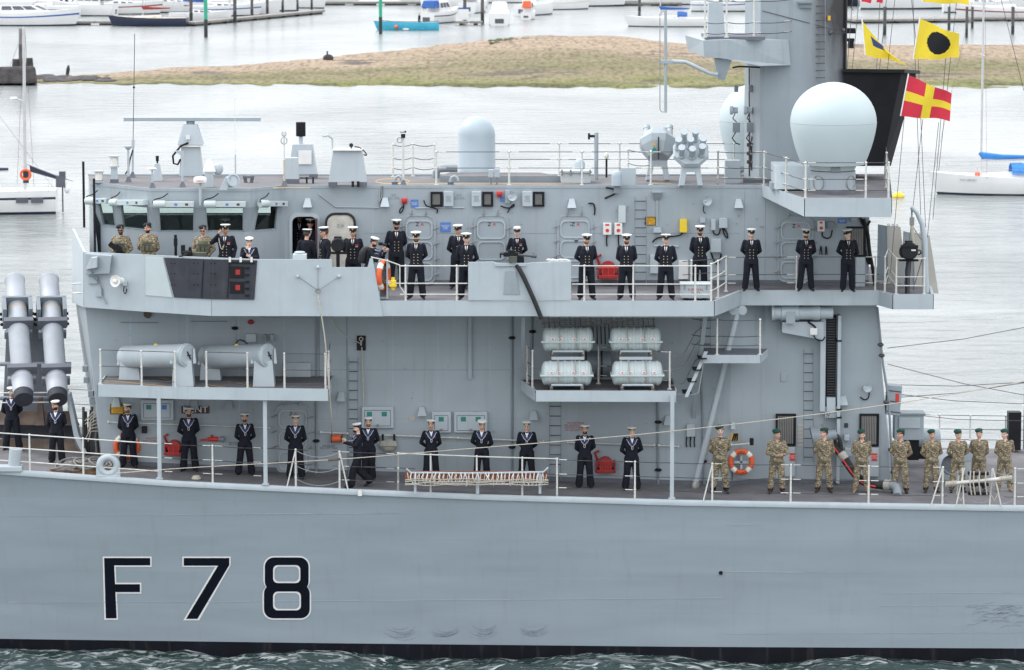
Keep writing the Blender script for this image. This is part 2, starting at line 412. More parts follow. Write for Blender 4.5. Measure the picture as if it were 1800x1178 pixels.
def sand_material():
    m = bpy.data.materials.new('sandbank_ground'); m.use_nodes = True
    n,l = m.node_tree.nodes,m.node_tree.links; b = n['Principled BSDF']
    geo = n.new('ShaderNodeNewGeometry')
    sep = n.new('ShaderNodeSeparateXYZ'); l.new(geo.outputs['Position'],sep.inputs[0])
    def noise(sc,st,det=6,dist=0.0):
        mp = n.new('ShaderNodeMapping'); mp.inputs['Scale'].default_value = st; l.new(geo.outputs['Position'],mp.inputs[0])
        z = n.new('ShaderNodeTexNoise'); z.inputs['Scale'].default_value = sc; z.inputs['Detail'].default_value = det; z.inputs['Distortion'].default_value = dist
        l.new(mp.outputs[0],z.inputs['Vector']); return z.outputs['Fac']
    def ramp(x,els):
        r = n.new('ShaderNodeValToRGB'); e = r.color_ramp.elements
        e[0].position,e[0].color = els[0]; e[1].position,e[1].color = els[-1]
        for p,c in els[1:-1]:
            q = e.new(p); q.color = c
        l.new(x,r.inputs[0]); return r.outputs[0]
    # zones from the tide line up: wet weed, olive flats, shingle
    at = n.new('ShaderNodeAttribute'); at.attribute_name = 'tide'
    k = n.new('ShaderNodeMath'); k.operation = 'MULTIPLY_ADD'; l.new(noise(0.11,(0.5,0.55,1),8,0.5),k.inputs[0]); k.inputs[1].default_value = 0.62; k.inputs[2].default_value = -0.31
    k2 = n.new('ShaderNodeMath'); k2.operation = 'ADD'; l.new(at.outputs['Fac'],k2.inputs[0]); l.new(k.outputs[0],k2.inputs[1])
    zone = ramp(k2.outputs[0],[(0.0,(0.099,0.099,0.050,1)),(0.06,(0.149,0.155,0.063,1)),(0.16,(0.191,0.175,0.099,1)),(0.27,(0.198,0.165,0.112,1)),(0.37,(0.149,0.142,0.076,1)),(0.50,(0.205,0.175,0.115,1)),(0.64,(0.277,0.221,0.162,1)),(1.0,(0.314,0.244,0.185,1))])
    spk = ramp(noise(2.2,(1,.22,1),6),[(0.32,(0.62,)*3+(1,)),(0.5,(1.0,)*3+(1,)),(0.7,(1.25,1.22,1.18,1))])
    c = n.new('ShaderNodeMixRGB'); c.blend_type = 'MULTIPLY'; c.inputs[0].default_value = 1.0; l.new(zone,c.inputs[1]); l.new(spk,c.inputs[2])
    ab = n.new('ShaderNodeMath'); ab.operation = 'SUBTRACT'; l.new(noise(0.075,(0.45,1.0,1),9,0.4),ab.inputs[0]); ab.inputs[1].default_value = 0.5
    ab2 = n.new('ShaderNodeMath'); ab2.operation = 'ABSOLUTE'; l.new(ab.outputs[0],ab2.inputs[0])
    wr = ramp(ab2.outputs[0], [(0.006, (0.8,) * 3 + (1,)), (0.028, (0, 0, 0, 1))])                 # strand lines of dark wrack
    wp2 = ramp(noise(0.2,(0.4,.3,1),7),[(0.45,(0,0,0,1)),(0.62,(1,1,1,1))])
    wm = n.new('ShaderNodeMath'); wm.operation = 'MULTIPLY'; l.new(wr,wm.inputs[0]); l.new(wp2,wm.inputs[1])
    c2 = n.new('ShaderNodeMixRGB'); l.new(wm.outputs[0],c2.inputs[0]); l.new(c.outputs[0],c2.inputs[1]); c2.inputs[2].default_value = (0.075,0.068,0.07,1)
    l.new(c2.outputs[0],b.inputs['Base Color']); b.inputs['Roughness'].default_value = 0.95; b.inputs['Specular IOR Level'].default_value = 0.1
    bp = n.new('ShaderNodeBump'); bp.inputs['Strength'].default_value = 0.7; bp.inputs['Distance'].default_value = 0.25
    l.new(noise(1.0,(1,1,1),8),bp.inputs['Height']); l.new(bp.outputs[0],b.inputs['Normal'])
    M['sand'] = m
sand_material()
def build_sand():
    near = [(-500,150),(60,146),(200,149),(430,150),(800,155),(1100,157),(1300,156),(1800,157),(2600,156)]
    far = [(-500,149),(60,144),(130,138),(300,124),(420,119),(560,106),(760,84),(880,70),(960,66),(1060,66),(1150,76),(1300,80),(1800,80),(2600,76)]
    hgt = [(-500,0.02),(60,0.05),(200,0.3),(430,0.6),(700,0.95),(880,1.55),(960,1.9),(1060,1.9),(1150,1.3),(1300,0.9),(2600,0.9)]
    rg = np.random.RandomState(5)
    cols = np.arange(60,2200,6.0); rows = 46
    tide = []
    mb = MB(); ph = rg.uniform(0,6.28,30); fr = rg.uniform(0.05,0.9,30); fy = rg.uniform(0.1,1.2,30)
    for px in cols:
        nb = PZ(px,ipl(px,near),SEA).y+1.2*math.sin(px*0.05)+0.8*math.sin(px*0.13+1)
        # crest line of the far side is what the photo shows: allow for its height
        fb = PZ(px,ipl(px,far),SEA+ipl(px,hgt)*0.8).y
        x_at = lambda y: (px-900)/FPX*(y+D)
        for j in range(rows):
            t = j/(rows-1)
            y = nb+(fb+6-nb)*t
            h = ipl(px,hgt)
            prof = ipl(t,[(0,-0.15),(0.04,0.06),(0.25,0.28),(0.45,0.42),(0.7,0.75),(0.86,1.0),(0.95,0.85),(1.0,-0.3)])
            z = SEA+(h*prof if prof > 0 else prof*0.6)
            x = x_at(y)
            if prof > 0.0:
                z += 0.05*sum(math.sin(fr[i]*x+fy[i]*y+ph[i]) for i in range(12))*min(1,h)*0.6
            mb.v.append((x,y,z)); tide.append(t)
    nc = len(cols)
    for i in range(nc-1):
        for j in range(rows-1):
            mb.f.append((i*rows+j,(i+1)*rows+j,(i+1)*rows+j+1,i*rows+j+1)); mb.m.append(0)
    o = mb.build('sandbank','sand',smooth=180); o['kind'] = 'structure'
    at = o.data.attributes.new('tide','FLOAT','POINT'); at.data.foreach_set('value',tide)
build_sand()
# ================================================================== the frigate
frig = thing('frigate','light grey warship with F78 on its hull, bridge and mast, crew lining the decks','warship')
EY = [(-500,795),(0,827),(300,848),(600,862),(850,872),(1200,882),(1500,887),(1800,892),(2300,898)]
YE = [(-500,2.6),(0,0.9),(300,0.4),(700,0.1),(1000,0.0),(2300,0.0)]
BY = [(-500,1118),(0,1123),(600,1131),(1200,1137),(1800,1140),(2300,1141)]
YFAR = [(-500,7.5),(0,9.2),(300,10.0),(900,10.4),(2300,10.4)]
FL = [(-500,1.8),(0,1.1),(700,0.7),(1400,0.45),(2300,0.4)]
def ey(px): return ipl(px,EY)
def yedge(px): return ipl(px,YE)
def yh(px,py):
    t = max(0.0,(py-ey(px))/(ipl(px,BY)-ey(px)))
    return yedge(px)+ipl(px,FL)*t ** 0.8
HPX = list(range(-500,2301,25))
DKX = [P(p,ey(p),yedge(p)).x for p in HPX]
DKZ = [P(p,ey(p),yedge(p)).z for p in HPX]
def zdeck(x): return float(np.interp(x,DKX,DKZ))
def ondeck(px,py,lift=0.0):
    z = 4.2
    for _ in range(12):
        q = PZ(px,py,z); z = zdeck(q.x)
    return Vector((q.x,q.y,z+lift))
def deckat(px,Y):
    q = P(px,850,Y); return Vector((q.x,Y,zdeck(q.x)))
# hull side with flare
def build_hull():
    mb = MB(); rows = 18
    for p in HPX:
        e,b = ey(p),ipl(p,BY)
        for j in range(rows):
            t = j/(rows-3) if j < rows-2 else 1+0.13*(j-rows+3)
            py = e+(b-e)*t
            mb.v.append(tuple(P(p,py,yh(p,py))))
    n = len(HPX)
    for i in range(n-1):
        for j in range(rows-1):
            mb.f.append((i*rows+j,i*rows+j+1,(i+1)*rows+j+1,(i+1)*rows+j)); mb.m.append(1 if j >= rows-3 else 0)
    k = len(mb.v)                                   # far side and ends, plain
    for p in HPX:
        q = P(p,ey(p),yedge(p)); yf = ipl(p,YFAR); mb.v.append((q.x,yf,q.z)); mb.v.append((q.x,yf - .6,-1.5))
    for i in range(n-1):
        mb.f.append((k+2*i,k+2*i+2,k+2*i+3,k+2*i+1)); mb.m.append(0)
    mb.build('hull',['hullgrey','boot'],frig,smooth=25)
    d = MB()
    for p in HPX:
        q = P(p,ey(p),yedge(p)); yf = ipl(p,YFAR); d.v += [(q.x,q.y+0.02,q.z),(q.x,yf*.5,q.z+0.02),(q.x,yf,q.z)]
    for i in range(n-1):
        for j in range(2): d.f.append((3*i+j,3*i+3+j,3*i+4+j,3*i+1+j)); d.m.append(0)
    d.build('main_deck','deck',frig)
    g = MB()
    pr = [(-0.02,-0.11),(-0.035,-0.02),(0.0,0.045),(0.10,0.045),(0.13,0.0)]
    for p in HPX:
        q = P(p,ey(p),yedge(p)); g.v += [(q.x,q.y+a,q.z+b) for a,b in pr]
    for i in range(n-1):
        for j in range(4): g.f.append((5*i+j,5*i+5+j,5*i+6+j,5*i+1+j)); g.m.append(0)
    g.build('gunwale','palegrey',frig,smooth=60)
    s = MB()
    for (x0,x1,ya,yb,th) in [(0,720,907,902,1.1),(-200,440,1059,1058,1.2),(445,1272,1057,1051,1.4),(1274,1412,1005,1006,1.6),(1412,1548,1006,1006,1.0),
                                 (1274,1900,1114,1111,1.0),(1548,1900,1043,1041,1.0),(1548,1900,1065,1062,1.0),(1279,1340,923,921,1.4),(445,720,903,902,1.0)]:
        m = 14
        for a in range(m):
            q = []
            for b in (a,a+1):
                px = x0+(x1-x0)*b/m; py = ya+(yb-ya)*b/m
                for dy in (-th/2,th/2): q.append(P(px,py+dy,yh(px,py+dy)-0.012))
            s.quad(q[0],q[1],q[3],q[2])
    s.build('weld_seams','weld',frig,kind='stuff')
    o = MB(); c = P(1267,1007,yh(1267,1007))
    o.lathe([(0.055,0),(0.055,0.03),(0.03,0.03),(0.03,0.01)],14,Matrix.Translation(c) @ Matrix.Rotation(RAD(90),4,'X'))
    o.build('drain_outlet','black',frig)
build_hull()
# hull scuffs from fenders and tugs: thin dark rubbed streaks on the paint
mat('scuff',(0.25,0.298,0.338),0.6,var=0.25,scale=9)
def scuffs():
    rr = random.Random(11); mb = MB()
    def arc(cx,cy,r,a0,a1,w):
        m = 9; pts = []
        for i in range(m+1):
            a = a0+(a1-a0)*i/m; px = cx+r*math.cos(a); py = cy+r*0.62*math.sin(a)
            ww = w*(1-abs(2*i/m-1) ** 2)+0.1
            pts.append((P(px,py-ww,yh(px,py-ww)-0.009),P(px,py+ww,yh(px,py+ww)-0.009)))
        for a,b in zip(pts,pts[1:]): mb.quad(a[0],a[1],b[1],b[0])
    for cx,cy in ((705,1100),(780,1102),(850,1098),(935,1096)):
        for k in range(9): arc(cx+rr.uniform(-4,4),cy+rr.uniform(-8,6),rr.uniform(18,34),rr.uniform(0.1,0.6),rr.uniform(1.9,3.0),rr.uniform(0.15,0.55))
    for k in range(40):
        x = rr.uniform(1705,1800); y = rr.uniform(1075,1112)
        arc(x,y,rr.uniform(12,30),rr.uniform(3.5,4.2),rr.uniform(4.6,5.6),rr.uniform(0.25,0.8))
    mb.build('hull_scuffs','scuff',frig,kind='stuff')
scuffs()
# pendant number
def pendant():
    def sheet(polys,off,name,m):
        mb = MB()
        for quads in polys:
            for q in quads:
                # subdivide so it follows the plating
                a,b,c,d = [Vector((x,y)) for x,y in q]
                k = 6
                for i in range(k):
                    for j in range(2):
                        f = lambda u,v: (a*(1-u)+d*u)*(1-v)+(b*(1-u)+c*u)*v
                        pts = [f(i/k,j/2),f((i+1)/k,j/2),f((i+1)/k,(j+1)/2),f(i/k,(j+1)/2)]
                        mb.add([P(p.x,p.y,yh(p.x,p.y)-off) for p in pts],[(0,1,2,3)])
        return mb.build(name,m,frig)
    def rr(x0,y0,x1,y1,r,n=6):
        pts = []
        for cx,cy,a0 in ((x1-r,y0+r,-90),(x1-r,y1-r,0),(x0+r,y1-r,90),(x0+r,y0+r,180)):
            for i in range(n+1):
                a = RAD(a0+90*i/n); pts.append((cx+r*math.cos(a),cy+r*math.sin(a)))
        return pts
    def ring(o,i,off,mb):
        n = len(o)
        for k in range(n):
            q = [o[k],o[(k+1) % n],i[(k+1) % n],i[k]]
            mb.add([P(x,y,yh(x,y)-off) for x,y in q],[(0,1,2,3)])
    w = 2.6
    def F(e): return [[(183-e,981-e),(200+e,981-e),(205+e,1087+e),(186-e,1087+e)]],[[(200,981-e),(264+e,981-e),(264+e,994+e),(200,994+e)]],[[(202,1027-e),(246+e,1027-e),(246+e,1041+e),(203,1041+e)]]
    def S7(e): return [[(323-e,981-e),(403+e,981-e),(403+e,994.5),(323-e,994.5)]],[[(384-e*1.5,994.5-1),(403+e,994.5-1),(347+e*1.2,1088+e),(327-e*1.9,1088+e)]],[[(323-e,994),(386,994),(386-e,994+e),(323-e,994+e)]] if e else [[(326,990),(330,990),(330,992),(326,992)]]
    sheet(F(w),0.010,'pendant_letter_edge','letterwhite'); sheet(F(0),0.016,'pendant_letter','letterblack')
    sheet(S7(w),0.010,'pendant_letter_edge','letterwhite'); sheet(S7(0),0.016,'pendant_letter','letterblack')
    for e,off,nm,m in ((w,0.010,'pendant_letter_edge','letterwhite'),(0,0.016,'pendant_letter','letterblack')):
        mb = MB()
        ring(rr(465.5-e,980-e,542.5+e,1038.5+e*0,16+e),rr(480+e,993.5+e,528-e,1025-e,8),off,mb)
        ring(rr(464-e,1027-e*0,544.5+e,1087+e,16+e),rr(480+e,1040+e,529-e,1073-e,8),off+0.002,mb)
        mb.build(nm,m,frig)
pendant()

ZW = P(900, 531, 0).z          # bridge-wing deck
ZR = P(900, 327, 4).z          # superstructure roof
YL,YU = 2.8,4.0
def X(px,Y,py=589): return P(px,py,Y).x
# ---- lower superstructure: faceted side and sloping ends
def low_super():
    top = ZW-0.3
    plan_t = [(128,8.0),(149,YL),(1285,YL),(1345,3.4),(1540,3.4),(1530,9.0)]
    plan_b = [(166,8.0),(182,YL),(1285,YL),(1345,3.4),(1567,3.4),(1567,9.0)]
    mb = MB(); tv,bv = [],[]
    for (a,Ya),(b,Yb) in zip(plan_t,plan_b):
        ta = P(a,540,Ya); tb = P(b,835,Yb)
        tv.append(Vector((ta.x,Ya,top))); bv.append(Vector((tb.x,Yb,zdeck(tb.x)-0.05)))
    n = len(tv)
    for i in range(n-1):
        m = 24 if i == 1 else 4
        for k in range(m):
            f = lambda L,u: L[i].lerp(L[i+1],u)
            a,b = f(bv,k/m),f(bv,(k+1)/m); a.z = zdeck(a.x)-0.05; b.z = zdeck(b.x)-0.05
            mb.quad(a,b,f(tv,(k+1)/m),f(tv,k/m))
    mb.add([v for v in tv],[tuple(range(n))])
    o = mb.build('lower_superstructure','grey',frig)
    sk = MB()
    for i in range(1,n-2):
        m = 24 if i == 1 else 2
        for k in range(m):
            a,b = bv[i].lerp(bv[i+1],k/m),bv[i].lerp(bv[i+1],(k+1)/m)
            a.z,b.z = zdeck(a.x)+0.004,zdeck(b.x)+0.004
            off = Vector((0,-0.012,0)); up = Vector((0,0,0.13))
            sk.quad(a+off,b+off,b+off+up,a+off+up)
            sk.quad(a+off+up,b+off+up,b+up,a+up)
    sk.build('skirting','skirt',o)
    # plate joints
    j = MB()
    for y0,x0,x1 in ((650,585,905),(648,910,1000)):
        pbox(j,x0,y0,x1,y0+0.8,YL-0.006,0.006)
    pbox(j,610.0,556,610.8,836,YL-0.006,0.006); pbox(j,561,556,562,680,YL-0.006,0.006)
    j.build('plate_joint','midgrey',o)
    wl_ = MB(); rr = random.Random(5)                    # welds and eyebolts scattered over the plating
    for x in (230,330,420,500,690,770,860,1010,1070,1130,1200,1265): pbox(wl_,x,556,x + .9,ipl(x,[(200,822),(1265,850)]),YL - .004,.004)
    for y in (590,740): pbox(wl_,190,y,905,y + .8,YL - .004,.004)
    wl_.build('weld_beads','weld',o,kind='stuff')
    eb = MB()
    for k in range(90):
        x,y = rr.uniform(185,1280),rr.uniform(565,825); Yw = YL - .02; s = rr.uniform(.6,1.3)
        pbox(eb,x,y,x+s,y+s*rr.choice((1,1,2.5)),Yw - .02,.045)
    eb.build('eyebolts','midgrey',o,kind='stuff')
    return o
LOW = low_super()

# ---- bridge wing deck, fascia and bulwark
WPLAN = [(128,7.5),(148,2.1),(255,1.05),(372,0.08),(1255,0.0),(1302,2.55),(1545,2.55),(1570,1.6),(1640,1.6),(1632,6.0)]
def wing():
    pts = [Vector((X(p,Y,530),Y,ZW)) for p,Y in WPLAN]
    d = MB(); poly = [v+Vector((0,0.01,0)) for v in pts]+[Vector((pts[-1].x,9,ZW)),Vector((pts[0].x,9,ZW))]
    d.add(poly,[tuple(range(len(poly)))]); d.build('bridge_wing_deck','deck',frig)
    f = MB()
    dn = 0.39
    for i in range(3,len(pts)-1):
        a,b = pts[i],pts[i+1]
        t = Vector((0,0,0.03)); s = Vector((0,0,-dn))
        nrm = Vector((b.y-a.y,-(b.x-a.x),0)).normalized()*0.02
        f.quad(a+s+nrm,b+s+nrm,b+t+nrm,a+t+nrm)
        f.quad(a+t+nrm,b+t+nrm,b+t-nrm*3,a+t-nrm*3)
        f.quad(a+s+nrm,a+s-nrm*20,b+s-nrm*20,b+s+nrm)
    f.build('wing_fascia','palegrey',frig)
    # under plate
    u = MB(); z = ZW-0.36
    u.add([Vector((v.x,v.y+0.03,z)) for v in pts[1:]]+[Vector((pts[1].x+0.1,6,z))],[tuple(range(len(pts)))[::-1]])
    u.build('wing_underside','grey',frig)
    # solid bulwark
    b = MB()
    topy = [(128,402),(148,443),(300,450),(455,456),(583,456),(584,470),(646,470),(650,455),(655,454)]
    wp = WPLAN[:4]+[(655,0.0)]
    keys = sorted(set([p for p,_ in wp]+[p for p,_ in topy]+[200,430,500,620]))
    prev = None
    for px in keys:
        Y = ipl(px,wp); T = P(px,ipl(px,topy),Y)
        base = Vector((X(px,Y,530),Y,ZW-(0.39 if px > 140 else 0.9)))
        if px >= 650: base.x = X(px+18-(655-px),Y,530)
        cur = (base,Vector((T.x,Y,T.z)))
        if prev:
            n = Vector((cur[1].y-prev[1].y,-(cur[1].x-prev[1].x),0)).normalized()
            o1,o2 = n*0.02,n*-0.05
            b.quad(prev[0]+o1,cur[0]+o1,cur[1]+o1,prev[1]+o1)
            b.quad(cur[0]+o2,prev[0]+o2,prev[1]+o2,cur[1]+o2)
            b.quad(prev[1]+o1,cur[1]+o1,cur[1]+o2,prev[1]+o2)
        prev = cur
    b.quad(prev[0]+Vector((0,-.02,0)),prev[0]+Vector((0,.05,0)),prev[1]+Vector((0,.05,0)),prev[1]+Vector((0,-.02,0)))
    bw = b.build('bridge_wing_bulwark','palegrey',frig)
    def onbw(px,py,off): return P(px,py,ipl(px,wp)-off)
    p = MB()
    def sheet(poly,off,depth=0.03):
        k = []
        a = [onbw(x,y,off) for x,y in poly]; c = [v+Vector((0,depth,0)) for v in a]
        p.frus(c,a)
    sheet([(288,453),(371,456),(371,526),(306,523)],0.06,0.05); sheet([(371.3,456),(452,458),(447,527),(371.3,526)],0.06,0.05)
    p.build('navigation_light_screen','darkgrey',bw)
    q = MB(); p = q
    for x in (357,403): sheet([(x,458),(x+1.5,458),(x-2.5,525),(x-4,525)],0.075,0.02)
    sheet([(402,460),(448,461),(448,464),(402,463)],0.09,0.03)
    for k in range(5): sheet([(431,470+k*12),(438,470+k*12),(438,473+k*12),(431,473+k*12)],0.10,0.04)
    for sx in (300,306,340,347,370,377):
        for sy in (462,480,500): sheet([(sx,sy),(sx+2,sy),(sx+2,sy+2),(sx,sy+2)],0.068,0.01)
    q.build('screen_bolts','black',bw,kind='stuff')
    for y0 in (468,495):
        q = MB(); p = q
        sheet([(404,y0),(430,y0+0.5),(430,y0+22),(404,y0+21.5)],0.062,0.02); q.build('light_opening','black',bw)
        q = MB(); p = q
        sheet([(414,y0+6),(422,y0+6),(422,y0+15),(414,y0+15)],0.07,0.012); q.build('red_port_light','red',bw)
    q = MB(); p = q
    sheet([(256,452),(286,453),(303,523),(256,519)],0.05,0.03); q.build('doubler_plate','palegreen',bw)
    q = MB(); p = q
    for x in (402,421,440): sheet([(x,452),(x+4,452),(x+4,461),(x,461)],0.10,0.02)
    q.build('white_clip','white',bw)
    # boxed corner with floodlight bracket
    q = MB()
    a = [onbw(x,y,0.30) for x,y in ((150,446),(196,450),(192,481),(150,483))]
    q.frus([v+Vector((0,0.35,0)) for v in a],a); q.build('corner_box','grey',bw,bevel=0.01)
    q = MB()
    a = [onbw(x,y,0.52) for x,y in ((160,453),(170,452),(170,471),(150,474))]
    q.frus([v+Vector((0.02,0.25,0)) for v in a],a); q.build('lamp_bracket','palegrey',bw,bevel=0.01)
    q = MB(); q.tube([onbw(161,476,0.4),onbw(163,486,0.25),onbw(172,495,0.12),onbw(178,503,0.1),onbw(179,520,0.1),onbw(187,534,0.1)],0.02,6)
    q.build('cable_conduit','midgrey',bw)
    q = MB()
    for (x,y,w,h) in ((155,487,16,12),(168,508,10,14)):
        a = [onbw(x,y,0.13),onbw(x+w,y,0.13),onbw(x+w,y+h,0.13),onbw(x,y+h,0.13)]
        q.frus([v+Vector((0,0.14,0)) for v in a],a)
    q.build('junction_box','grey',bw,bevel=0.01)
    return bw,onbw
BW,onbw = wing()
# gun position screen further aft
def gun_screen():
    mb = MB()
    a = [P(823,461,-0.03),P(868,460,-0.03),P(880,467,-0.03),P(903,467,-0.03),P(932,462,-0.03),P(1004,459,-0.03),P(1004,528,-0.03),P(823,528,-0.03)]
    for i in range(6): pass
    mb.frus([v+Vector((0,0.06,0)) for v in a],a)
    o = mb.build('gun_screen','palegrey',frig,bevel=0.008)
    g = MB(); b = [P(889,477,-0.12),P(906,477,-0.12),P(914,518,-0.05),P(885,518,-0.05)]
    g.frus([Vector((v.x,-0.03,v.z)) for v in b],b); g.build('gun_socket','grey',o,bevel=0.006)
    g = MB(); pbox(g,870,463,925,468,-0.10,0.10); g.build('gun_shelf','palegrey',o)
    g = MB()
    rr = random.Random(2)
    for k in range(5): g.torus(P(968+k*7,459,0.25),0.10,0.028,(rr.uniform(-.3,.3),0.4,1),16,6)
    g.build('coiled_line','white',o)
gun_screen()

# ---- upper superstructure
def rrect(x0,z0,x1,z1,r,n=5):
    pts = []
    for cx,cz,a0 in ((x1-r,z0+r,-90),(x1-r,z1-r,0),(x0+r,z1-r,90),(x0+r,z0+r,180)):
        for i in range(n+1):
            a = RAD(a0+90*i/n); pts.append((cx+r*math.cos(a),cz+r*math.sin(a)))
    return pts
def ringprism(mb,o,i,y0,y1):
    """frame between two xz loops, front y0, back y1"""
    n = len(o)
    for k in range(n):
        k2 = (k+1) % n
        A = [Vector((x,y0,z)) for x,z in (o[k],o[k2],i[k2],i[k])]
        B = [Vector((x,y1,z)) for x,z in (o[k],o[k2],i[k2],i[k])]
        mb.add(A,[(0,1,2,3)]); mb.add([A[0],B[0],B[1],A[1]],[(0,1,2,3)]); mb.add([A[3],A[2],B[2],B[3]],[(0,1,2,3)])
def platep(mb,o,y0,y1):
    n = len(o); mb.add([Vector((x,y0,z)) for x,z in o],[tuple(range(n))])
    for k in range(n):
        k2 = (k+1) % n
        mb.add([Vector((o[k][0],y0,o[k][1])),Vector((o[k][0],y1,o[k][1])),Vector((o[k2][0],y1,o[k2][1])),Vector((o[k2][0],y0,o[k2][1]))],[(0,1,2,3)])
RPLAN = [(159,4.9),(198,4.25),(266,2.95),(440,2.95),(500,YU)]
RLOW = [(177,5.1),(206,4.5),(274,3.2),(437,3.2),(500,YU)]
def upper():
    tp = [Vector((X(p,Y,330),Y,ZR)) for p,Y in RPLAN]; lp = [Vector((X(p,Y,403),Y,0)) for p,Y in RLOW]
    zt,zb = P(300,364.5,3.0).z,P(300,408,3.1).z
    wins = [((172,198),(181,203)),((211,259),(216,262)),((278,341),(281,341),(360,428),(364,428)),((454,489),(446,485))]
    mb = MB(); panes = []
    for i in range(4):
        A,B,C,E = tp[i],tp[i+1],lp[i],lp[i+1]
        def top(t,z): v = A.lerp(B,t); return Vector((v.x,v.y,z))
        def low(t,z): v = C.lerp(E,t); return Vector((v.x,v.y,z))
        mb.quad(top(0,zt),top(1,zt),top(1,ZR),top(0,ZR))
        mb.quad(low(0,ZW),low(1,ZW),low(1,zb),low(0,zb))
        w = wins[i]; p0,p1,q0,q1 = RPLAN[i][0],RPLAN[i+1][0],RLOW[i][0],RLOW[i+1][0]
        cur_t,cur_b = 0.0,0.0
        for k in range(0,len(w),2):
            (a,b),(c,d) = w[k],w[k+1]
            ta,tb,tc,td = (a-p0)/(p1-p0),(b-p0)/(p1-p0),(c-q0)/(q1-q0),(d-q0)/(q1-q0)
            ta,tc,tb,td = max(ta,0.03),max(tc,0.03),min(tb,0.97),min(td,0.97)
            mb.quad(low(cur_b,zb),low(tc,zb),top(ta,zt),top(cur_t,zt))
            panes.append([low(tc,zb),low(td,zb),top(tb,zt),top(ta,zt)])
            cur_t,cur_b = tb,td
        mb.quad(low(cur_b,zb),low(1,zb),top(1,zt),top(cur_t,zt))
    # starboard/front closing wall
    e = Vector((tp[0].x-0.35,7.5,0))
    mb.quad(Vector((e.x,e.y,ZW)),Vector((lp[0].x,lp[0].y,ZW)),Vector((tp[0].x,tp[0].y,ZR)),Vector((e.x,e.y,ZR)))
    br = mb.build('bridge_wall','grey',frig)
    for q in panes:
        n = (q[1]-q[0]).cross(q[3]-q[0]).normalized()
        if n.y > 0: n = -n
        g = MB(); g.add([v-n*0.05 for v in q],[(0,1,2,3)]); g.build('window_pane','glass',br)
        c = sum(q,Vector())/4
        f = MB()
        for k in range(4):
            a,b = q[k],q[(k+1) % 4]
            ai,bi = a+(c-a)*0.045,b+(c-b)*0.045
            f.quad(a+n*.006,b+n*.006,bi+n*.006,ai+n*.006); f.quad(ai+n*.006,bi+n*.006,bi-n*.08,ai-n*.08)
            ao,bo = a+(a-c)*0.045,b+(b-c)*0.045
            for s in range(9):
                v = ao.lerp(bo,(s + .5)/9); f.cbox(v+n*.01,0.025,0.025,0.025)
        f.build('window_frame','grey',br)
    # bridge interior
    it = MB(); it.box(tp[0].x + .4,X(500,4) - .1,7.0,7.1,ZW,zb + .12); it.box(tp[0].x + .4,X(500,4) - .1,3.4,7,ZW + .02,ZW + .05)
    it.build('bridge_interior','midgrey',br)
    it = MB()
    for a,b in ((230,262),(285,335),(365,384),(450,480)): it.box(X(a,4.6),X(b,4.6),4.7,5.3,ZW + .04,ZW+1.25)
    it.build('bridge_console','olive',br,bevel=0.03)
    # main side wall with a doorway
    w = MB(); zd0,zd1 = P(530,462,YU).z,P(530,380,YU).z
    x0,xa,xb,x1 = X(500,YU,400),X(513,YU,400),X(558,YU,400),X(1528,YU,400)
    w.quad((x0,YU,ZW),(xa,YU,ZW),(xa,YU,ZR),(x0,YU,ZR))
    w.quad((xa,YU,zd1),(xb,YU,zd1),(xb,YU,ZR),(xa,YU,ZR))
    w.quad((xb,YU,ZW),(x1,YU,ZW),(x1,YU,ZR),(xb,YU,ZR))
    w.quad((x1,YU,ZW),(x1,7.5,ZW),(x1,7.5,ZR),(x1,YU,ZR))
    w.quad((x1,7.5,ZW),(x0,7.5,ZW),(x0,7.5,ZR),(x1,7.5,ZR)); w.quad((x0,7.5,ZW),(e.x,7.5,ZW),(e.x,7.5,zb + .13),(x0,7.5,zb + .13)); w.quad((x0,7.5,zt),(e.x,7.5,zt),(e.x,7.5,ZR),(x0,7.5,ZR))
    uw = w.build('upper_superstructure','grey',frig)
    dr = MB()
    ringprism(dr,rrect(xa - .07,ZW - .02,xb + .07,zd1 + .09,.22),rrect(xa + .01,ZW + .06,xb - .01,zd1 - .01,.18),YU - .05,YU + .12)
    dr.build('door_frame','palegrey',uw)
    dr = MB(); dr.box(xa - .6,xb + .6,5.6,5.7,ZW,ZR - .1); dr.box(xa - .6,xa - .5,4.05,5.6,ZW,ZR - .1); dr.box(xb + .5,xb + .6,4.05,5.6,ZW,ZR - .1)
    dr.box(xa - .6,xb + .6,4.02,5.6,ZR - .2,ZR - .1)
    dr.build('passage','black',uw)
    dr = MB(); dr.box(xb - .03,xb + .0,YU - .62,YU - .02,ZW + .08,zd1 - .05); dr.build('door_curtain','maroon',uw)
    # open door leaf folded flat against the wall
    a,b = P(574,476,YU),P(624,375,YU)
    lf = MB(); platep(lf,rrect(a.x,a.z,b.x,b.z,.25),YU - .16,YU - .02); leaf = lf.build('open_door_leaf','doorcream',uw,bevel=.005)
    lf = MB(); ringprism(lf,rrect(a.x - .03,a.z - .03,b.x + .03,b.z + .03,.28),rrect(a.x + .035,a.z + .035,b.x - .035,b.z - .035,.22),YU - .18,YU - .1); lf.build('door_seal','rubber',leaf)
    text('Z A','door_lettering','midgrey',leaf,((a.x+b.x)/2,YU - .165,P(0,396,YU).z),.13)
    # roof
    rp = [(v.x,v.y) for v in tp]+[(x1,YU),(x1,7.5),(e.x,7.5)]
    r = MB(); r.add([Vector((x,y,ZR + .005)) for x,y in rp],[tuple(range(len(rp)))])
    rf = r.build('roof_deck','roofdeck',frig)
    ed = MB()
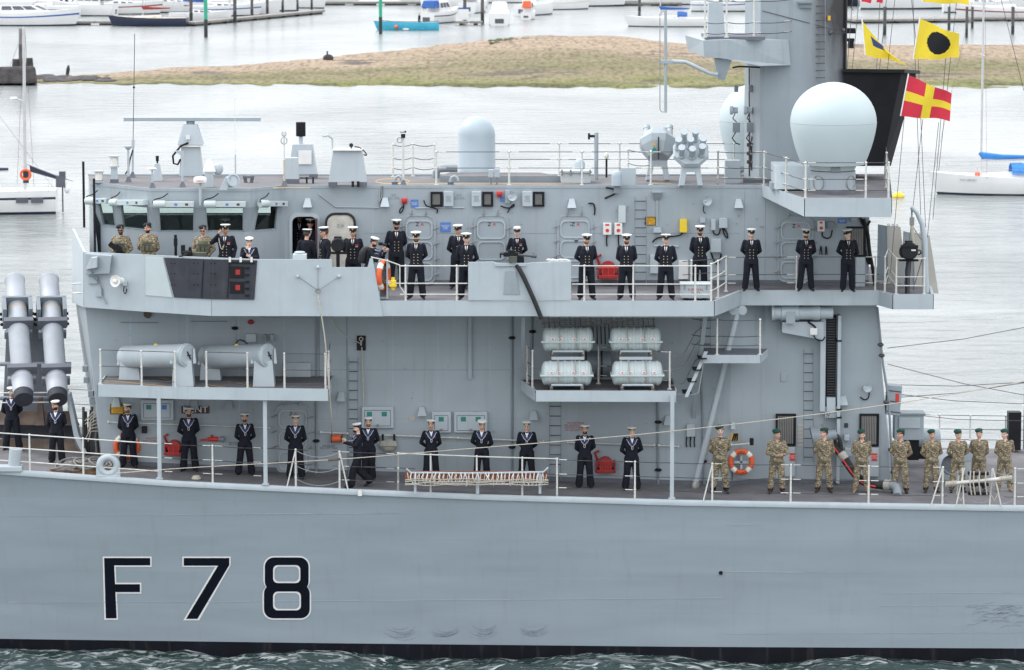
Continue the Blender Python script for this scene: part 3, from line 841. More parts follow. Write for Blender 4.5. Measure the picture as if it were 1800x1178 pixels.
    for (a,b) in zip(rp[:6],rp[1:6]):
        A,B = Vector((a[0],a[1] - .015,ZR - .06)),Vector((b[0],b[1] - .015,ZR - .06)); u = Vector((0,0,.085)); i_ = Vector((0,.05,0))
        ed.quad(A,B,B+u,A+u); ed.quad(A+u,B+u,B+u+i_,A+u+i_)
    ed.box(e.x,x1,7.42,7.5,ZR,ZR + .05)
    ed.build('roof_edge','grey',rf)
    mk = MB()                       # painted deck lines
    for cx,cy,a,b in ((690,319,30,4.2),):
        pts = [PZ(cx+a*math.cos(t*math.pi/12),cy+b*math.sin(t*math.pi/12),ZR + .01) for t in range(25)]
        for p,q in zip(pts,pts[1:]):
            dv = Vector((0,.12,0)); mk.quad(p,q,q+dv,p+dv)
    for (xx0,xx1,y0) in ((700,1020,323.5),(1145,1180,323),(480,545,330.5),(330,360,318),(550,640,326)):
        p,q = PZ(xx0,y0,ZR + .01),PZ(xx1,y0,ZR + .01); dv = Vector((0,.1,0)); mk.quad(p,q,q+dv,p+dv)
    mk.build('deck_marking','signyellow',rf)
    # skirting at foot of the wall
    s = MB(); s.box(x0,x1,YU - .012,YU,ZW + .006,ZW + .16); s.build('skirting','skirt',uw)
    j = MB(); pbox(j,640,410,1300,410.7,YU - .005,.005)
    for xx in (1308,1345): pbox(j,xx,332,xx + .8,500,YU - .005,.005)
    j.build('plate_joint','midgrey',uw)
    eb = MB(); rr = random.Random(8)
    for k in range(70):
        x,y = rr.uniform(640,1520),rr.uniform(340,490); s = rr.uniform(.7,1.4); pbox(eb,x,y,x+s,y+s*rr.choice((1,1,2.2)),YU - .035,.035)
    eb.build('eyebolts','midgrey',uw,kind='stuff')
    wb = MB()
    for x in (655,820,905,965,1055,1180,1275,1470): pbox(wb,x,334,x + .8,500,YU - .004,.004)
    wb.build('weld_beads','weld',uw,kind='stuff')
    return br,uw,rf
BRW,UPW,ROOF = upper()

# ---- mast, satcom platform, yard platform
def mast():
    pl = [(1308,7.2),(1335,5.0),(1425,5.0),(1487,5.7),(1487,9),(1308,9)]
    tpz = 34.0
    mb = MB(); b = [Vector((X(p,Y,250),Y,ZR)) for p,Y in pl]; t = [Vector((X(p,Y,250),Y,tpz)) for p,Y in pl]
    mb.frus(b,t); ms = mb.build('mast','mastgrey',frig)
    f = MB(); pbox(f,1306,315,1400,333,4.98,.03); f.build('skirting','skirt',ms)
    k = MB(); pbox(k,1483,-200,1490,122,5.6,.3); k.build('soot_stain','soot',ms)
    # exhaust screen
    q = MB(); a = [P(1483,123,5.5),P(1585,124,5.5),P(1552,290,5.5),P(1483,292,5.5)]; c = [P(1483,123,7.6),P(1612,126,7.2),P(1566,292,7.2),P(1483,292,7.6)]
    q.frus(c,a); q.build('exhaust_screen','soot',ms,bevel=.01)
    q = MB(); q.frus([P(1481,127,5.4),P(1590,128,5.4),P(1618,130,7.3),P(1481,130,7.7)],[P(1481,121,5.4),P(1590,122,5.4),P(1618,124,7.3),P(1481,124,7.7)]); q.build('screen_cap','black',ms)
    q = MB()
    for x,y,w,h in ((1487,-4,12,12),(1489,50,15,9),(1487,68,15,5),(1492,73,9,12)): pbox(q,x,y,x+w,y+h,6,.3)
    q.tube([P(1495,8,6),P(1497,15,6),P(1500,18,6)],.012,5); q.build('navigation_light_box','black',ms)
    q = MB(); q.tube([P(1458,57,5.4),P(1486,58,5.4)],.012,6); q.ball(P(1460,57,5.35),.07); q.ball(P(1482,53,5.4),.06); q.build('light_bracket','mastgrey',ms)
    q = MB(); pbox(q,1455,28,1460,36,5.2,.1); q.build('yellow_lamp','signyellow',ms)
    # mid yard platform
    a = [P(1236,71,3.4),P(1280,70,3.1),P(1386,70,4.9),P(1390,115,4.9),P(1335,116,3.9),P(1278,104,3.1),P(1238,100,3.4)]
    c = [Vector((v.x,6.8,v.z)) for v in a]; c[0].x -= .35; c[6].x -= .3
    q = MB(); q.frus(c,a); pl_ = q.build('yard_platform','grey',ms,bevel=.008)
    q = MB(); pbox(q,1240,65,1345,70.5,3.6,2.4); q.build('platform_toe_board','skirt',pl_)
    q = MB(); a = [P(1244,65,4.0),P(1275,65,4.0),P(1270,4,4.0),P(1246,4,4.0)]; q.frus([v+Vector((0,.6,0)) for v in a],a)
    q.build('equipment_pedestal','palegrey',pl_,bevel=.01)
    q = MB(); a = [P(1256,104,3.4),P(1287,104,3.4),P(1274,141,3.6),P(1262,140,3.6)]; q.frus([v+Vector((0,.5,0)) for v in a],a); q.build('support_bracket','grey',pl_)
    q = MB(); q.tube([P(1288,119,3.7),P(1300,117,3.8),P(1335,118.5,4.9)],.025,6); q.build('black_cable','black',pl_)
    # pylon fittings on the pale edge of the mast
    for x in (1289,1314):
        q = MB()
        for y in (186,):
            T = Matrix.Translation(P(x,y+8,6.0)) @ Matrix.Rotation(RAD(90),4,'Y')
            q.lathe([(.02,-.11),(.12,-.10),(.13,-.02),(.09,.0),(.09,.12),(.11,.13)],14,T)
        q.build('loudspeaker','palegrey',ms,smooth=40)
        q = MB(); pbox(q,x-1,216,x+12,233,5.9,.18); q.build('junction_box','midgrey',ms,bevel=.01)
        q = MB(); pbox(q,x+2,150,x+9,162,6.0,.12); q.build('small_box','midgrey',ms,bevel=.01)
        q = MB(); q.tube([P(x+3,200,6),P(x-1,208,5.9),P(x+6,215,5.9)],.015,6); q.tube([P(x+4,233,5.9),P(x-2,243,5.9),P(x+5,252,5.9),P(x+12,254,5.9)],.017,6)
        q.build('looped_cable','black',ms)
    q = MB()
    for k in range(9): pbox(q,1313+(k % 3)*3,252+k*5,1318+(k % 3)*3,258+k*5,6.05,.1)
    q.tube([P(1317,120,6.3),P(1317,310,6.3)],.02,6); q.tube([P(1322,240,6),P(1316,270,6),P(1322,300,6)],.02,6)
    q.build('cable_run','wire',ms)
    # ladder on the dirty side
    q = MB()
    for x in (1434,1450.5): q.tube([P(x,-60,5.1),P(x,150,5.1)],.012,5)
    q.build('ladder_stile','midgrey',ms)
    pr = MB(); pr.tube([Vector((-.13,0,0)),Vector((.13,0,0))],.011,6); proto = None
    for k in range(12):
        l_ = P(1442,-2+k*12.6,5.08)
        if proto is None: proto = pr.build('rung','wire',ms,loc=l_)
        else: inst(proto,'rung',l_,ms)
    q = MB(); pbox(q,1403,3,1428,6,4.8,.3); pbox(q,1405,6,1427,14,4.9,.2); q.build('lamp_shelf','midgrey',ms)
    q = MB(); q.tube([P(1340,19,4.98),P(1420,40,4.98),P(1465,52,5.3)],.01,5); q.build('stay_wire','wire',ms)
    # satcom platform
    zp = ZR
    top = [(1340,4.0),(1415,-.25),(1567,-.25),(1562,8.0),(1340,8.0)]
    vt = [Vector((X(p,Y,345),Y,zp + .012)) for p,Y in top]
    q = MB(); q.add(vt,[tuple(range(5))]); q.build('satcom_platform_deck','deck',frig)
    q = MB(); dn = [.05,.48,.5,.5,.5]
    for i in range(3):
        a,b = vt[i],vt[i+1]; n = Vector((b.y-a.y,-(b.x-a.x),0)).normalized()*.02
        q.quad(a+n-Vector((0,0,.30 if i == 0 else dn[i])),b+n-Vector((0,0,dn[i+1])),b+n+Vector((0,0,.03)),a+n+Vector((0,0,.03)))
    q.add([vt[0]-Vector((0,0,.3)),vt[1]-Vector((0,0,.48)),vt[2]-Vector((0,0,.5)),vt[3]-Vector((0,0,.5)),vt[4]-Vector((0,0,.3))],[(4,3,2,1,0)])
    sp = q.build('satcom_platform','palegrey',frig)
    q = MB(); a = [P(1362,333,2.2),P(1425,333,2.2),P(1425,292,2.6),P(1362,292,2.6)]; q.frus([v+Vector((0,1.6,0)) for v in a],a); q.build('plinth','palegrey',sp,bevel=.01)
    q = MB(); pbox(q,1354,321,1366,333,2.6,.4); q.build('wedge_box','grey',sp)
    # wall block right of the doors under the platform
    return ms,sp
MAST,SATP = mast()

# ---- guard rails: solid rails or wires with stanchions
def rail_run(posts,h=1.08,fr=(1,.63,.28),wire=False,sag=0.0,r=.017,ends=None,m='railpaint',parent=None,tilt=None):
    """posts: base points; rails through them; posts are sub-parts"""
    mb = MB(); pts = [Vector(p) for p in posts]
    if ends: path = [Vector(ends[0])]+pts+[Vector(ends[1])] if ends[0] is not None and ends[1] is not None else ([Vector(ends[0])]+pts if ends[0] is not None else pts+[Vector(ends[1])])
    else: path = pts
    for q in fr:
        for a,b in zip(path,path[1:]):
            A,B = a+Vector((0,0,h*q - .02)),b+Vector((0,0,h*q - .02))
            if sag:
                L = [A.lerp(B,t/6)-Vector((0,0,sag*4*(t/6)*(1-t/6))) for t in range(7)]
            else: L = [A,B]
            mb.tube(L,.011 if wire else r,6)
            if wire:      # turnbuckles near the stanchions
                ln = (B-A).length
                if ln > 1.2:
                    d = (B-A)/ln
                    for s,e in ((A,d),(B,-d)):
                        mb.mat(1).tube([s+e*.06,s+e*.27],.0125,6).mat(0)
    o = mb.build('guard_rail',['wire',m] if wire else [m,m],parent or frig,smooth=60)
    pr = MB(); pr.tube([(0,0,0),(0,0,h)],[.03,.023],8)
    for q in fr: pr.ball((0,0,h*q - .02),.036,nu=8,nv=6)
    pr.box(-.06,.06,-.05,.05,0,.025)
    p0 = None
    for p in pts:
        if p0 is None: p0 = pr.build('post',m,o,smooth=50,loc=p)
        else: p0_ = inst(p0,'post',p,o)
    return o
def dk(px,off=.06): return deckat(px,yedge(px)+off)
# main deck edge
rail_run([dk(-160),dk(-50),dk(53),dk(147)],h=1.06,ends=(dk(-300),dk(279)))
rail_run([dk(374)],wire=True,sag=.02,ends=(dk(286),dk(463)))
rail_run([dk(520)],wire=True,ends=(dk(470),dk(540)))
rail_run([dk(597)],wire=True,ends=(dk(585),dk(697)))
rail_run([dk(700),dk(757),dk(838),dk(918),dk(979)],h=1.10,fr=(1,),r=.019)
rail_run([dk(700)],wire=True,h=1.10,fr=(.63,.28),ends=(dk(640),dk(730)))
rail_run([dk(979),dk(1116)],wire=True,sag=.01,ends=(dk(960),dk(1178)))
rail_run([dk(1252),dk(1390),dk(1527),dk(1657)],wire=True,sag=.012,ends=(dk(1185),dk(1665)))
rail_run([dk(1784),dk(1900),dk(2040)],wire=True,sag=.012,ends=(dk(1765),dk(2150)))
for x, s in ((520, -16), (597, 15), (1252, -16), (1657, -20), (1695, -14), (1745, 16), (1691, 4), (1744, -4)):   # raking braces of the break stanchions
    q = MB(); q.tube([dk(x)+Vector((0,0,1.06)),dk(x+s,-.02)],.02,6); q.build('rail_brace','railpaint',frig)
q = MB()
for a,b in ((520,597),(1657,1691),(1700,1745),(1745,1784)):
    for f in (1.04,.62,.25):
        A,B = dk(a)+Vector((0,0,f)),dk(b)+Vector((0,0,f))
        q.tube([A.lerp(B,t/8)-Vector((0,0,.16*4*(t/8)*(1-t/8))) for t in range(9)],.009,5)
q.build('slack_chain','steel',frig)
q = MB(); a,b = P(616,856,.1),P(636,870,.1); pbox(q,629,862,636,872,.02,.12); q.build('fairlead_notch','white',frig)
# wing rails
def wk(px,Y=.08): return Vector((X(px,Y,530),Y,ZW))
rail_run([wk(713),wk(803)],h=1.0,fr=(1,.52,.22),ends=(wk(703),wk(822)))
rail_run([wk(1027),wk(1113),wk(1222)],h=1.0,fr=(1,.50,.22),ends=(wk(1005),wk(1250)))
rail_run([wk(1250),wk(1262,.9)],h=1.05,fr=(1,.62,.3),ends=(None,wk(1276,2.2)))
rail_run([wk(1276,2.5),wk(1400,2.6),wk(1538,2.6)],h=.98,fr=(1,.5,.26),wire=True,ends=(wk(1266,2.0),wk(1545,2.62)))
rail_run([wk(1555,2.2),wk(1560,4.5),wk(1575,1.8),wk(1624,1.8)],h=1.02,fr=(1,.5,.26))
rail_run([wk(1215,1.6)],h=.98,fr=(1,.62),wire=True,ends=(wk(1200,1.4),wk(1272,2.2)))
q = MB(); q.tube([wk(703)+Vector((0,0,1.0)),wk(680)+Vector((0,0,1.13)),P(652,452,.05)],.017,6); q.tube([wk(703)+Vector((0,0,1.0)),wk(703)+Vector((0,0,.42)),wk(712)+Vector((0,0,.22))],.017,6); q.tube([wk(703)+Vector((0,0,.5)),wk(683)+Vector((0,0,.52))],.015,6)
q.build('cranked_rail','railpaint',frig)
# roof rails
def rk(px,Y): return Vector((X(px,Y,320),Y,ZR))
rail_run([rk(767,4.15),rk(895,4.15),rk(1023,4.15),rk(1144,4.15),rk(1262,4.15)],h=.97,fr=(1,.53),wire=True,parent=ROOF)
rail_run([rk(691,6.9),rk(726,7.2),rk(764,6.9)],h=.97,fr=(1,.6,.3),wire=True,sag=.06,parent=ROOF)
rail_run([rk(810,7.3),rk(983,7.3),rk(1089,7.3),rk(1290,7.3)],h=.97,fr=(1,.53),wire=True,parent=ROOF)
rail_run([rk(1104,5.0),rk(1144,4.4)],h=.97,fr=(1,.6,.3),wire=True,sag=.05,parent=ROOF)
rail_run([rk(1262,4.15),rk(1343,4.15),rk(1382,2.0),rk(1416,.0)],h=.97,fr=(1,.55,.25),wire=True,sag=.03,parent=ROOF)
rail_run([rk(1416,-.1),rk(1522,-.1),rk(1562,-.1),rk(1558,3.4),rk(1556,6)],h=1.0,fr=(1,.55,.25),wire=True,parent=ROOF)
rail_run([P(1239,66,3.5),P(1277,66,3.3),P(1325,66,4.0)],h=1.05,fr=(1,.42,.14),wire=True,sag=.04,ends=(P(1239,66,3.5),P(1391,63,4.95)),parent=MAST)
# rail forward by the launcher, and low rail behind
rail_run([deckat(122,9),deckat(180,9),deckat(60,9),deckat(10,9)][:2],h=1.2,parent=frig,r=.014)
rail_run([deckat(p,10.2) for p in (1580,1650,1704,1766,1850)],h=1.05,fr=(1,.6,.3),wire=True)
# ================================================================== fittings on the superstructure (parts of the frigate)
def door(px0,py0,px1,py1,Y,dogs=True,peep=False):
    a,b = P(px0,py1,Y),P(px1,py0,Y); w,h = b.x-a.x,b.z-a.z
    cx,cz = (a.x+b.x)/2,(a.z+b.z)/2
    mb = MB(); ringprism(mb,rrect(a.x,a.z,b.x,b.z,.24),rrect(a.x + .05,a.z + .05,b.x - .05,b.z - .05,.2),Y - .06,Y)
    platep(mb,rrect(a.x + .05,a.z + .05,b.x - .05,b.z - .05,.2),Y - .035,Y)
    d = mb.build('watertight_door','grey',frig,bevel=.006)
    for k in range(3):
        z0 = a.z + .10+k*(h - .2)/3; z1 = z0+(h - .2)/3 - .06
        e = MB()
        o,i = rrect(a.x + .09,z0,b.x - .09,z1,.16),rrect(a.x + .125,z0 + .035,b.x - .125,z1 - .035,.13)
        ringprism(e,o,i,Y - .075,Y - .03); e.build('door_panel_ridge','palegrey',d,bevel=.008)
    if dogs:
        pr = MB(); pr.tube([(0,-.02,0),(0,-.10,0)],.022,8); pr.tube([(-.08,-.09,-.02),(.10,-.10,.05)],.014,6)
        p0 = None
        for (x,z,r) in [(a.x - .03,a.z+h*f,0) for f in (.16,.38,.60,.82)]+[(b.x + .03,a.z+h*f,3.14) for f in (.16,.38,.60,.82)]+[(cx - .2,b.z + .03,-1.0),(cx + .2,b.z + .03,-1.0)]:
            if p0 is None: p0 = pr.build('dog_lever','steel',d,loc=(x,Y,z),rot=(0,r,0),smooth=50)
            else: inst(p0,'dog_lever',(x,Y,z),d,rot=(0,r,0))
    if peep:
        e = MB(); e.lathe([(.07,0),(.07,.03),(.055,.04)],16,Matrix.Translation((cx + .04,Y - .035,cz+h*.12)) @ Matrix.Rotation(RAD(90),4,'X')); e.build('sight_glass','midgrey',d)
    zt = b.z - .28
    text('Z','door_letter','black',d,(cx - .05,Y - .046,zt),.15); text('A','door_letter','brightred',d,(cx + .09,Y - .046,zt),.13)
    e = MB(); e.box(cx - .1,cx + .1,Y - .04,Y - .036,zt + .11,zt + .125); e.build('door_print','midgrey',d)
    return d
door(708,377,766,500,YU); door(833,377,894,500,YU); door(979,377,1042,495,YU,peep=True); door(1366,380,1430,496,YU)
ld = door(485,710,545,832,YL)

def hood(px,py,Y,par,w=16,h=15):
    mb = MB(); t,b = P(px,py-h/2,Y),P(px,py+h/2,Y); hw = pm(w,Y)/2
    A = [Vector((t.x-hw*.55,Y,t.z)),Vector((t.x+hw*.55,Y,t.z)),Vector((t.x+hw*.55,Y - .08,t.z)),Vector((t.x-hw*.55,Y - .08,t.z))]
    B = [Vector((b.x-hw,Y,b.z)),Vector((b.x+hw,Y,b.z)),Vector((b.x+hw,Y - .24,b.z)),Vector((b.x-hw,Y - .24,b.z))]
    mb.frus(B,A); return mb.build('bulkhead_lamp_hood','palegrey',par,bevel=.006)
for x,y in ((541,356),(677,355),(1005,357),(1298,357)): hood(x,y,YU,UPW)
for x,y,Y in ((742,722,YL),(938,729,YL),(600,696,YL),(1174,738,YL),(342,710,YL),(205,706,YL),(403,711,YL),(1482,703,3.4)): hood(x,y,Y,LOW)

def ebox(px0,py0,px1,py1,Y,dep,m,par,name='junction_box',bev=.012):
    mb = MB(); pbox(mb,px0,py0,px1,py1,Y-dep,dep - .002); return mb.build(name,m,par,bevel=bev)
def louvre(px0,py0,px1,py1,Y,par,n=9):
    a,b = P(px0,py1,Y),P(px1,py0,Y)
    mb = MB(); ringprism(mb,[(a.x,a.z),(b.x,a.z),(b.x,b.z),(a.x,b.z)],[(a.x + .045,a.z + .045),(b.x - .045,a.z + .045),(b.x - .045,b.z - .045),(a.x + .045,b.z - .045)],Y - .10,Y)
    fr_ = mb.build('ventilation_grille','black',frig)
    mb = MB(); mb.box(a.x + .05,b.x - .05,Y - .03,Y - .01,a.z + .05,b.z - .05); mb.build('grille_back','darkgrey',fr_)
    w = (b.x-a.x - .12)/n
    pr = MB(); pr.box(0,w*.62,-.07,-.035,0,b.z-a.z - .12); p0 = None
    for k in range(n):
        l_ = (a.x + .06+k*w,Y,a.z + .06)
        if p0 is None: p0 = pr.build('slat','greymesh',fr_,loc=l_)
        else: inst(p0,'slat',l_,fr_)
    return fr_
for x0,x1 in ((757,778),(848,867),(937,957)): louvre(x0,337,x1,363,YU,UPW,7)
louvre(1487,398,1522,451,YU,UPW); louvre(1363,727,1399,783,3.4,LOW); louvre(1510,727,1545,784,3.4,LOW)
for x0,x1 in ((780,797),(829,846),(918,936)):
    o = ebox(x0,337,x1,363,YU,.16,'palegrey',frig,'fan_starter_box')
    c = P((x0+x1)/2,350,YU - .165); text('VENT\nFAN\nSTOP','box_lettering','midgrey',o,c,.07)
# junction boxes, switch boxes, cables
for r in [(1060,392,1075,413),(1080,392,1094,413),(1437,388,1450,407)]:
    o = ebox(*r,YU,.14,'white',frig,'alarm_push_box')
    cx = (r[0]+r[2])/2; mb = MB(); mb.lathe([(.05,0),(.05,.02),(.03,.025)],14,Matrix.Translation(P(cx,r[1]+13,YU - .14)) @ Matrix.Rotation(RAD(90),4,'X')); mb.build('red_button','brightred',o)
    mb = MB(); pbox(mb,r[0]+4,r[1]+2,r[2]-4,r[1]+5,YU - .148,.006); mb.build('red_strip','brightred',o)
for r,m in [((1087,362,1100,392),'palegreen'),((1143,448,1157,481),'palegrey'),((1193,458,1210,491),'white'),((1250,420,1268,444),'palegrey'),((1250,386,1258,405),'palegrey'),((1264,384,1279,401),'palegrey'),((1231,383,1240,392),'palegrey'),((1455,390,1466,402),'midgrey'),((1494,312,1500,322),'palegrey'),((1495,383,1507,390),'grey')]:
    ebox(*r,YU,.15,m,UPW)
ebox(1504,452,1521,508,YU,.22,'palegrey',UPW,'battery_locker')
ebox(1195,386,1208,409,YU,.18,'yellow',UPW,'yellow_telephone_box')
def cable(pts,par,r=.02,m='black',name='cable'):
    # smooth the polyline a little
    q = [Vector(p) for p in pts]
    for _ in range(2):
        n = [q[0]]
        for a,b in zip(q,q[1:]): n += [a.lerp(b,.25),a.lerp(b,.75)]
        q = n+[q[-1]]
    mb = MB(); mb.tube(q,r,6); return mb.build(name,m,par,smooth=70)
def wc(l,Y,par,r=.02,m='black'): return cable([P(x,y,Y - .06) for x,y in l],par,r,m)
wc([(1067,413),(1066,425),(1067,433)],YU,UPW); wc([(1087,413),(1087,425),(1088,433)],YU,UPW)
wc([(1200,409),(1196,414),(1180,416),(1160,417),(1152,420),(1147,426)],YU,UPW,.022)
wc([(1253,405),(1256,413),(1264,413),(1266,403)],YU,UPW); wc([(1270,401),(1274,415),(1280,420),(1278,408),(1272,402)],YU,UPW)
wc([(709,358),(710,366),(703,377),(702,369),(709,362)],YU,UPW,.018); wc([(745,352),(748,362),(760,365),(770,368),(768,375)],YU,UPW,.018)
wc([(880,362),(890,366),(902,365),(905,358),(898,363),(892,374)],YU,UPW); wc([(1034,358),(1043,357),(1046,366),(1045,378)],YU,UPW,.022)
wc([(1445,408),(1446,418),(1460,420),(1463,404)],YU,UPW); wc([(1441,448),(1443,428),(1445,448)],YU,UPW,.016); wc([(1451,448),(1452,428),(1454,448)],YU,UPW,.016)
wc([(1512,382),(1516,395),(1523,400),(1530,388)],YU,UPW,.03); wc([(1518,385),(1526,410),(1528,440),(1534,470),(1538,505)],YU,UPW,.05); wc([(1521,440),(1524,460),(1530,466),(1526,450)],YU,UPW,.03)
wc([(1065,330),(1080,332),(1083,340),(1070,346),(1063,349)],YU,UPW,.025)
wc([(1250,444),(1253,455),(1262,468),(1266,455),(1268,446)],YU,UPW,.022)
mb = MB(); pr = [(.15,-.02),(.15,.26),(.13,.36),(.07,.40),(.0,.405)]
mb.lathe(pr,20,Matrix.Translation(P(1084,325,YU - .25)),cap=False); mb.build('small_radome','radomegrey',UPW,smooth=50)
mb = MB(); pbox(mb,1079,325,1090,340,YU - .25,.2); mb.build('radome_bracket','midgrey',UPW)
def horn(px,py,Y,par,r=.12,name='loudspeaker'):
    mb = MB(); mb.lathe([(.06,.0),(.07,.10),(r*.7,.14),(r,.26),(r*1.03,.27),(r*.85,.25),(.05,.20)],20,Matrix.Translation(P(px,py,Y)) @ Matrix.Rotation(RAD(82),4,'X') @ Matrix.Rotation(RAD(12),4,'Y'))
    mb.ball(P(px,py,Y - .2),.05); return mb.build(name,'palegrey',par,smooth=40)
horn(1239,354,YU,UPW,.13); horn(897,346,YU,UPW,.13); wc([(1237,362),(1236,372),(1240,375)],YU,UPW,.014)
ebox(888,335,896,358,YU,.12,'grey',UPW)
for x,y in ((711,353),(878,341)):
    mb = MB(); c = P(x,y,YU); mb.cbox(c+Vector((0,-.05,0)),.17,.10,.15); o = mb.build('alarm_bell','brightred',frig,bevel=.02)
    mb = MB(); mb.lathe([(.065,0),(.06,.03),(.02,.05)],14,Matrix.Translation(c+Vector((0,-.1,0))) @ Matrix.Rotation(RAD(90),4,'X')); mb.build('bell_lens','red',o)
# wall conduits
def conduit(l,Y,par,r=.018,m='palegrey'):
    mb = MB(); mb.tube([P(x,y,Y - .03) for x,y in l],r,6); mb.build('conduit',m,par,smooth=60)
conduit([(560,341),(590,364),(666,365),(668,335)],YU,UPW); conduit([(730,366),(816,365)],YU,UPW); conduit([(1150,432),(1192,433)],YU,UPW,.025)
conduit([(672,327),(671,347),(666,356)],YU,UPW,.03,'steel')
for l in [[(900,553),(900,846)],[(557,553),(557,690)],[(556,705),(556,836)],[(1156,705),(1157,852)],[(935,556),(934,690)],[(1232,640),(1234,700),(1238,852)]]:
    conduit(l,YL,LOW,.035,'midgrey')
for x,y in ((900,594),(556,775),(1157,742),(1157,826),(936,583),(413,577),(1237,811),(900,786)):
    mb = MB(); mb.ball(P(x,y,YL - .04),.10,.07,.05); mb.build('pipe_flange','black',LOW)
conduit([(457,551),(463,557),(560,559)],YL,LOW,.03,'palegrey'); conduit([(414,553),(413,620)],YL,LOW,.01)
def grab(x0,y0,x1,y1,Y,par):
    mb = MB(); a,b = P(x0,y0,Y - .09),P(x1,y1,Y - .09); mb.tube([a,b],.02,7)
    n = max(2,int((b-a).length/1.6)+1)
    for k in range(n):
        v = a.lerp(b,k/(n-1)); mb.tube([v,Vector((v.x,Y,v.z))],.018,6); mb.ball(v,.04,nu=8,nv=6)
    return mb.build('handrail','railpaint',par,smooth=50)
grab(191,742,474,752,YL,LOW); grab(655,764,955,776,YL,LOW); grab(998,778,1150,783,YL,LOW); grab(1158,783,1192,785,YL,LOW); grab(564,760,612,762,YL,LOW); grab(1285,782,1316,780,YL,LOW)
# rung ladders
def ladder(xc,y0,y1,n,w,Y,par,stile=True,m='midgrey'):
    mb = MB()
    hw = pm(w,Y)/2
    for s in (-1,1):
        a,b = P(xc,y0,Y - .12),P(xc,y1,Y - .12); a.x += s*hw; b.x += s*hw
        mb.tube([a,b],.011,6)
        for v in (a.lerp(b,.06),a.lerp(b,.94)): mb.tube([v,Vector((v.x,Y,v.z))],.012,6)
    o = mb.build('rung_ladder',m,frig); pr = MB(); pr.tube([(-hw,0,0),(hw,0,0)],.012,6); p0 = None
    for k in range(n):
        l_ = P(xc,y0+(y1-y0)*(k + .5)/n,Y - .12)
        if p0 is None: p0 = pr.build('rung','darkgrey',o,loc=l_)
        else: inst(p0,'rung',l_,o)
ladder(1126,346,502,10,20,YU,UPW); ladder(621,628,845,13,16,YL,LOW); ladder(976,706,842,8,20,YL,LOW); ladder(1421,614,812,12,17,3.4,LOW)
# triangular brackets up the wall
mb = MB(); a = [P(1146,337,YU),P(1164,337,YU),P(1160,352,YU),P(1150,352,YU)]; mb.frus(a,[Vector((v.x,v.y - .25*(1 if i < 2 else .1),v.z)) for i,v in enumerate(a)]); pbox(mb,1153,352,1157,398,YU - .04,.04)
mb.build('davit_socket','grey',UPW)
mb = MB(); a = [P(1149,399,YU),P(1161,399,YU),P(1163,408,YU),P(1148,408,YU)]; mb.frus(a,[v+Vector((0,-.15,0)) for v in a]); mb.build('davit_foot','palegrey',UPW)
mb = MB(); pbox(mb,823,556,829,666,YL - .12,.12); mb.build('stiffener','grey',LOW)
mb = MB(); a = [P(917,556,.5),P(923,556,.5),P(921,668,2.2),P(915,668,2.2)]; mb.frus(a,[v+Vector((0,.08,0)) for v in a]); mb.build('platform_hanger','grey',frig)

# ---- signs
def sign(px0,py0,px1,py1,Y,bgm,txt,fg,size,name='notice',par=None,sx=1.0,border=None):
    mb = MB(); pbox(mb,px0,py0,px1,py1,Y - .018,.015)
    o = mb.build(name,bgm,par or frig)
    c = P((px0+px1)/2,(py0+py1)/2,Y - .0195)
    if txt: text(txt,'lettering',fg,o,c,size,sx=sx,thick=.0008)
    if border:
        a,b = P(px0,py1,Y),P(px1,py0,Y); e = MB(); ringprism(e,[(a.x,a.z),(b.x,a.z),(b.x,b.z),(a.x,b.z)],[(a.x + .02,a.z + .02),(b.x - .02,a.z + .02),(b.x - .02,b.z - .02),(a.x + .02,b.z - .02)],Y - .024,Y - .018); e.build('sign_border',border,o)
    return o
sign(319,714,368,727,YL - .03,'maroon','KENT','white',.245,'name_board',sx=1.15)
sign(194,711,218,728,YL,'signyellow','WARNING\nRISK NO FALL\nDO NOT MOUNT\nIN GUARD RAIL','black',.058,border='black')
sign(1134,381,1153,396,YU,'signyellow','DANGER\nSHIPSAC\nKEEP CLEAR','black',.066,border='black')
sign(722,351,735,365,YU,'signblue','BREATHING\nAIR LINE\nCONNECT','white',.034); sign(774,391,792,408,YU,'signblue','FIRE INTEGRITY\nKEEP DOOR\nCLOSED\nAT SEA','white',.036)
sign(1473,384,1488,393,YU,'signblue','HARNESS\nPOINT','white',.045); sign(879,346,886,355,YU,'signblue','','white',.03)
for x,y in ((692,346),(807,346)): text('AIR\nESCAPE','stencil','midgrey',UPW,P(x,y,YU - .004),.10)
text('NO SMOKING\nOR NAKED LIGHTS\nWITHIN 3 METRES\nOF GAS BOTTLES','stencil','red',LOW,P(1012,750,YL - .004),.075)
text('DO NOT COVER\nAIR ESCAPE\nNO 2 WATER\nTANK','stencil','darkgrey',LOW,P(1110,797,YL - .004),.062)
text('AIR ESCAPE\nNO 4 WT TANK','stencil','darkgrey',LOW,P(578,786,YL - .004),.068); text('AIR ESCAPE\nNO 5 TANK','stencil','darkgrey',LOW,P(412,780,YL - .004),.06)
text('CAUTION\nHOT SURFACE','stencil','red',LOW,P(268,773,YL - .004),.08)
sign(1285,762,1298,775,YL,'signyellow','','black',.05,'hazard_plate')
mb = MB()
for k in range(3):
    a = [P(1286+k*4,775,YL - .022),P(1289+k*4,775,YL - .022),P(1292.5+k*2.6,762,YL - .022),P(1289.5+k*2.6,762,YL - .022)]; mb.add(a,[(0,1,2,3)])
mb.build('hazard_stripes','black',frig)
for x in (1388,1532): sign(x,797,x+10,810,3.3,'brightred','DANGER\nHIGH\nVOLTAGE','white',.04)
for x0,x1,y0 in ((1375,1398,786),(1507,1545,787)): ebox(x0,y0,x1,838,3.4,.10,'palegrey',LOW,'electrical_locker')
